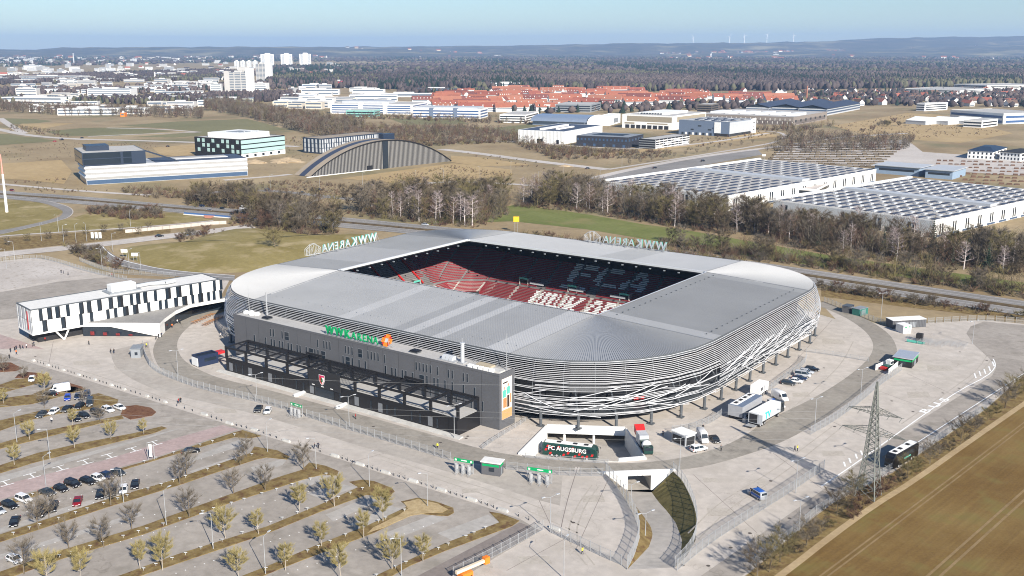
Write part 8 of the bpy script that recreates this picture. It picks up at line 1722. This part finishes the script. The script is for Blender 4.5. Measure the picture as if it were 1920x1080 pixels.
# pylon
pq = W(1627, 930); py_ = thing('pylon', 'lattice electricity pylon standing in the hedge row by the field', 'pylon', (pq.x, pq.y, 0), 0); pm = P('pylon_steel', (.17, .18, .165), .6, .2); PHT = 27.5
ea, eb = W(1582, 806, 15.2), W(1688, 831, 15.2); ad = (eb - ea); ad.z = 0; arm = ad.normalized(); arp = Vector((-arm.y, arm.x, 0))
def pw(z): return float(np.interp(z, [0, 9, 15, 27.5], [2.3, 1.35, .95, .12]))
cor = [(1, 1), (1, -1), (-1, -1), (-1, 1)]
def pc_(k, z): s = cor[k % 4]; v = arm * s[0] * pw(z) + arp * s[1] * pw(z); return (v.x, v.y, z)
for k in range(4):
    b = MB(); zs = [0, 4.5, 9, 12, 15, 18, 21, 24, 27.5]; b.path([pc_(k, z) for z in zs], .14, 4, pm); b.build('leg', pm, py_)
b = MB(); zs = [0, 2.6, 5.0, 7.1, 9, 10.6, 12.1, 13.5, 14.9, 16.3, 17.7, 19, 20.3, 21.6, 22.9, 24.2, 25.5, 26.8]
for z0, z1 in zip(zs[:-1], zs[1:]):
    for k in range(4): b.tube(pc_(k, z0), pc_(k + 1, z1), .075, .075, 4, pm); b.tube(pc_(k + 1, z0), pc_(k, z1), .075, .075, 4, pm); b.tube(pc_(k, z1), pc_(k + 1, z1), .05, .05, 4, pm)
tag(b.build('bracing', pm, py_), kind='stuff')
TIPS = []
for (z, ln) in ((15.2, 7.2), (20.0, 6.0)):
    for s in (-1, 1):
        b = MB(); e = arm * s * ln
        for q in (-1, 1):
            v = arm * s * pw(z) + arp * q * pw(z); b.tube((v.x, v.y, z), (e.x, e.y, z + .25), .07, .05, 4, pm); b.tube((v.x, v.y, z + 1.4), (e.x, e.y, z + .3), .07, .05, 4, pm)
            for k in range(1, 6): f = k / 6; p = v.lerp(e, f); b.tube((p.x, p.y, z + .25 * f), (p.x, p.y, z + 1.4 * (1 - f) + .3 * f), .035, .035, 3, pm); p2 = v.lerp(e, (k - 1) / 6); b.tube((p2.x, p2.y, z + .25 * f), (p.x, p.y, z + 1.4 * (1 - f) + .3 * f), .035, .035, 3, pm)
            w1, w2 = arm * s * pw(z) + arp * pw(z), arm * s * pw(z) - arp * pw(z)
        for k in range(6): f0, f1 = k / 6, (k + 1) / 6; p, q2 = w1.lerp(e, f0), w2.lerp(e, f1); b.tube((p.x, p.y, z + .2), (q2.x, q2.y, z + .2), .035, .035, 3, pm)
        b.build('crossarm', pm, py_)
        for f in (.55, 1.0):
            t_ = e * f; TIPS.append((pq.x + t_.x, pq.y + t_.y, z)); b = MB(); b.tube((t_.x, t_.y, z + .2), (t_.x + arp.x * 1.6, t_.y + arp.y * 1.6, z - .2), .07, .07, 5, pm); b.tube((t_.x, t_.y, z + .2), (t_.x - arp.x * 1.6, t_.y - arp.y * 1.6, z - .2), .07, .07, 5, pm); b.build('insulator', pm, py_)
wire_m = P('cable', (.34, .34, .33), .6)
for i, (x, y, z) in enumerate(TIPS[::2] + [(pq.x, pq.y, 27.4)]):
    b = MB(); tgt = Vector((x, y, z)) - Vector((arp.x, arp.y, 0)) * 0; dirv = Vector((-.865, -.50, 0)); s2 = Vector((x, y, z)); n = 16; pts_ = []
    for k in range(n + 1): f = k / n; p = s2 + dirv * 240 * f; pts_.append((p.x, p.y, z - 20 * f * (1 - f) * .8))
    b.path(pts_, .02, 3, wire_m); o = b.build('power_line', wire_m); tag(o, 'thin power line across the forecourt from %s' % ('the lower left crossarm root', 'the lower right crossarm root', 'the upper left crossarm root', 'the upper right crossarm root', 'the pylon top')[min(i, 4)], 'cable', 'power lines')
# people
def person_meshes():
    out = []
    for v in range(3):
        sw = (.0, .22, -.12)[v]; J = {'pel': (0, 0, .95), 'che': (0, .0, 1.32), 'nec': (0, 0, 1.50), 'hea': (0.01, 0, 1.66), 'shl': (0, .19, 1.42), 'elL': (sw * .6 - .02, .27, 1.14), 'haL': (sw + .08, .28, .90), 'shr': (0, -.19, 1.42), 'elR': (-sw * .6 - .02, -.27, 1.14), 'haR': (-sw + .08, -.28, .90), 'hpL': (0, .10, .9), 'knL': (-sw * .5 + .04, .11, .5), 'anL': (-sw * 1.3, .12, .08), 'toL': (-sw * 1.3 + .18, .13, .04), 'hpR': (0, -.10, .9), 'knR': (sw * .5 + .04, -.11, .5), 'anR': (sw * 1.3, -.12, .08), 'toR': (sw * 1.3 + .18, -.13, .04), 'top': (.01, 0, 1.76)}
        rad = {'pel': .15, 'che': .17, 'nec': .065, 'hea': .10, 'top': .085, 'shl': .085, 'shr': .085, 'elL': .055, 'elR': .055, 'haL': .045, 'haR': .045, 'hpL': .11, 'hpR': .11, 'knL': .075, 'knR': .075, 'anL': .05, 'anR': .05, 'toL': .045, 'toR': .045}
        E_ = [('pel', 'che'), ('che', 'nec'), ('nec', 'hea'), ('hea', 'top'), ('che', 'shl'), ('shl', 'elL'), ('elL', 'haL'), ('che', 'shr'), ('shr', 'elR'), ('elR', 'haR'), ('pel', 'hpL'), ('hpL', 'knL'), ('knL', 'anL'), ('anL', 'toL'), ('pel', 'hpR'), ('hpR', 'knR'), ('knR', 'anR'), ('anR', 'toR')]
        ks = list(J); me = bpy.data.meshes.new('skeleton'); me.from_pydata([J[k] for k in ks], [(ks.index(a), ks.index(c)) for a, c in E_], []); o = bpy.data.objects.new('skeleton', me); COL.objects.link(o)
        md = o.modifiers.new('skin', 'SKIN'); sk = me.skin_vertices[0].data if me.skin_vertices else None
        if sk is None: continue
        for i, k in enumerate(ks): sk[i].radius = (rad[k], rad[k]); sk[i].use_root = (k == 'pel')
        o.modifiers.new('sub', 'SUBSURF').levels = 1
        m2 = bpy.data.meshes.new_from_object(o.evaluated_get(bpy.context.evaluated_depsgraph_get())); bpy.data.objects.remove(o); out.append(m2)
    return out
def make_persons():
    tmpl = []
    try: tmpl = person_meshes()
    except Exception as e: print('skin failed', e)
    return tmpl
PT = make_persons(); print('persons', len(PT))
cloth = {n: P('cloth_' + n, c, .85) for n, c in (('black', (.012, .012, .014)), ('navy', (.02, .025, .05)), ('red', (.32, .02, .02)), ('yellow', (.62, .60, .05)), ('white', (.6, .6, .6)), ('grey', (.12, .12, .12)), ('orange', (.65, .15, .03)))}
PCM = {}
def person_mesh(v, topc, botc):
    k = (v, topc, botc)
    if k not in PCM:
        me = PT[v].copy(); me.materials.clear()
        for m in (cloth[topc], cloth[botc], skin, hair): me.materials.append(m)
        for p in me.polygons: c = p.center; p.material_index = (3 if (c.z > 1.68 or (c.z > 1.56 and c.x < -.01)) else 2 if c.z > 1.49 else 2 if (abs(c.y) > .2 and c.z < .93 and c.z > .8) else 0 if c.z > .93 else 1)
        PCM[k] = me
    return PCM[k]
rp = random.Random(17)
PEO = [(20, 661, 'black'), (28, 658, 'black'), (31, 656, 'navy'), (38, 655, 'black'), (43, 654, 'grey'), (50, 653, 'white'), (61, 650, 'black'), (64, 649, 'navy'), (31, 665, 'orange'), (85, 641, 'red'), (167, 647, 'black'), (208, 663, 'black'), (214, 663, 'black'), (293, 637, 'black'), (298, 634, 'black'), (303, 632, 'navy'), (323, 615, 'orange'), (333, 607, 'white'), (338, 607, 'black'), (275, 652, 'yellow'), (115, 512, 'black'), (119, 513, 'navy'), (128, 516, 'black'), (205, 518, 'white'), (210, 519, 'red'), (214, 519, 'black'), (335, 757, 'red'), (339, 755, 'black'), (590, 842, 'black'), (597, 841, 'navy'), (667, 786, 'red'), (820, 842, 'yellow'), (1092, 1040, 'yellow'), (1495, 846, 'yellow'), (1490, 847, 'navy'), (1243, 818, 'navy'), (1318, 807, 'black'), (97, 793, 'white'), (414, 633, 'white'), (18, 673, 'black'), (1406, 930, 'grey'), (1352, 846, 'grey'), (1292, 806, 'black')]
WHERE = {}
for i, (x, y, c) in enumerate(PEO):
    if not PT: break
    q = W(x, y); pos = 'left of the club office entrance' if x < 70 and y < 680 else 'on the gravel lot' if y < 530 else 'on the forecourt below the podium' if x < 345 and y < 670 else 'near the broadcast vehicles' if x > 1240 else 'on the paving in front of the stadium'
    o = obj('person', person_mesh(i % 3, c, 'black' if i % 4 else 'navy'), None, (q.x, q.y, .03), rp.uniform(0, 6.3)); k = 'person in a %s top %s %s' % (c, ('standing', 'walking', 'strolling')[i % 3], pos); WHERE[k] = WHERE.get(k, 0) + 1
    tag(o, k, 'person', 'people in ' + c + ' ' + pos)
# ---------------------------------------------------------------- air between the camera and the far hills
hz = MB(); hz.box(-26000, 26000, -3200, 23500, -20, 420, None)
hm_ = bpy.data.materials.new('haze_air'); hm_.use_nodes = True; t = hm_.node_tree; t.nodes.clear()
pv = t.nodes.new('ShaderNodeVolumePrincipled'); pv.inputs['Density'].default_value = 0.000052; pv.inputs['Color'].default_value = (0.42, 0.64, 1.0, 1); pv.inputs['Anisotropy'].default_value = 0.1
om = t.nodes.new('ShaderNodeOutputMaterial'); t.links.new(pv.outputs[0], om.inputs['Volume'])
tag(hz.build('haze', hm_), kind='stuff')
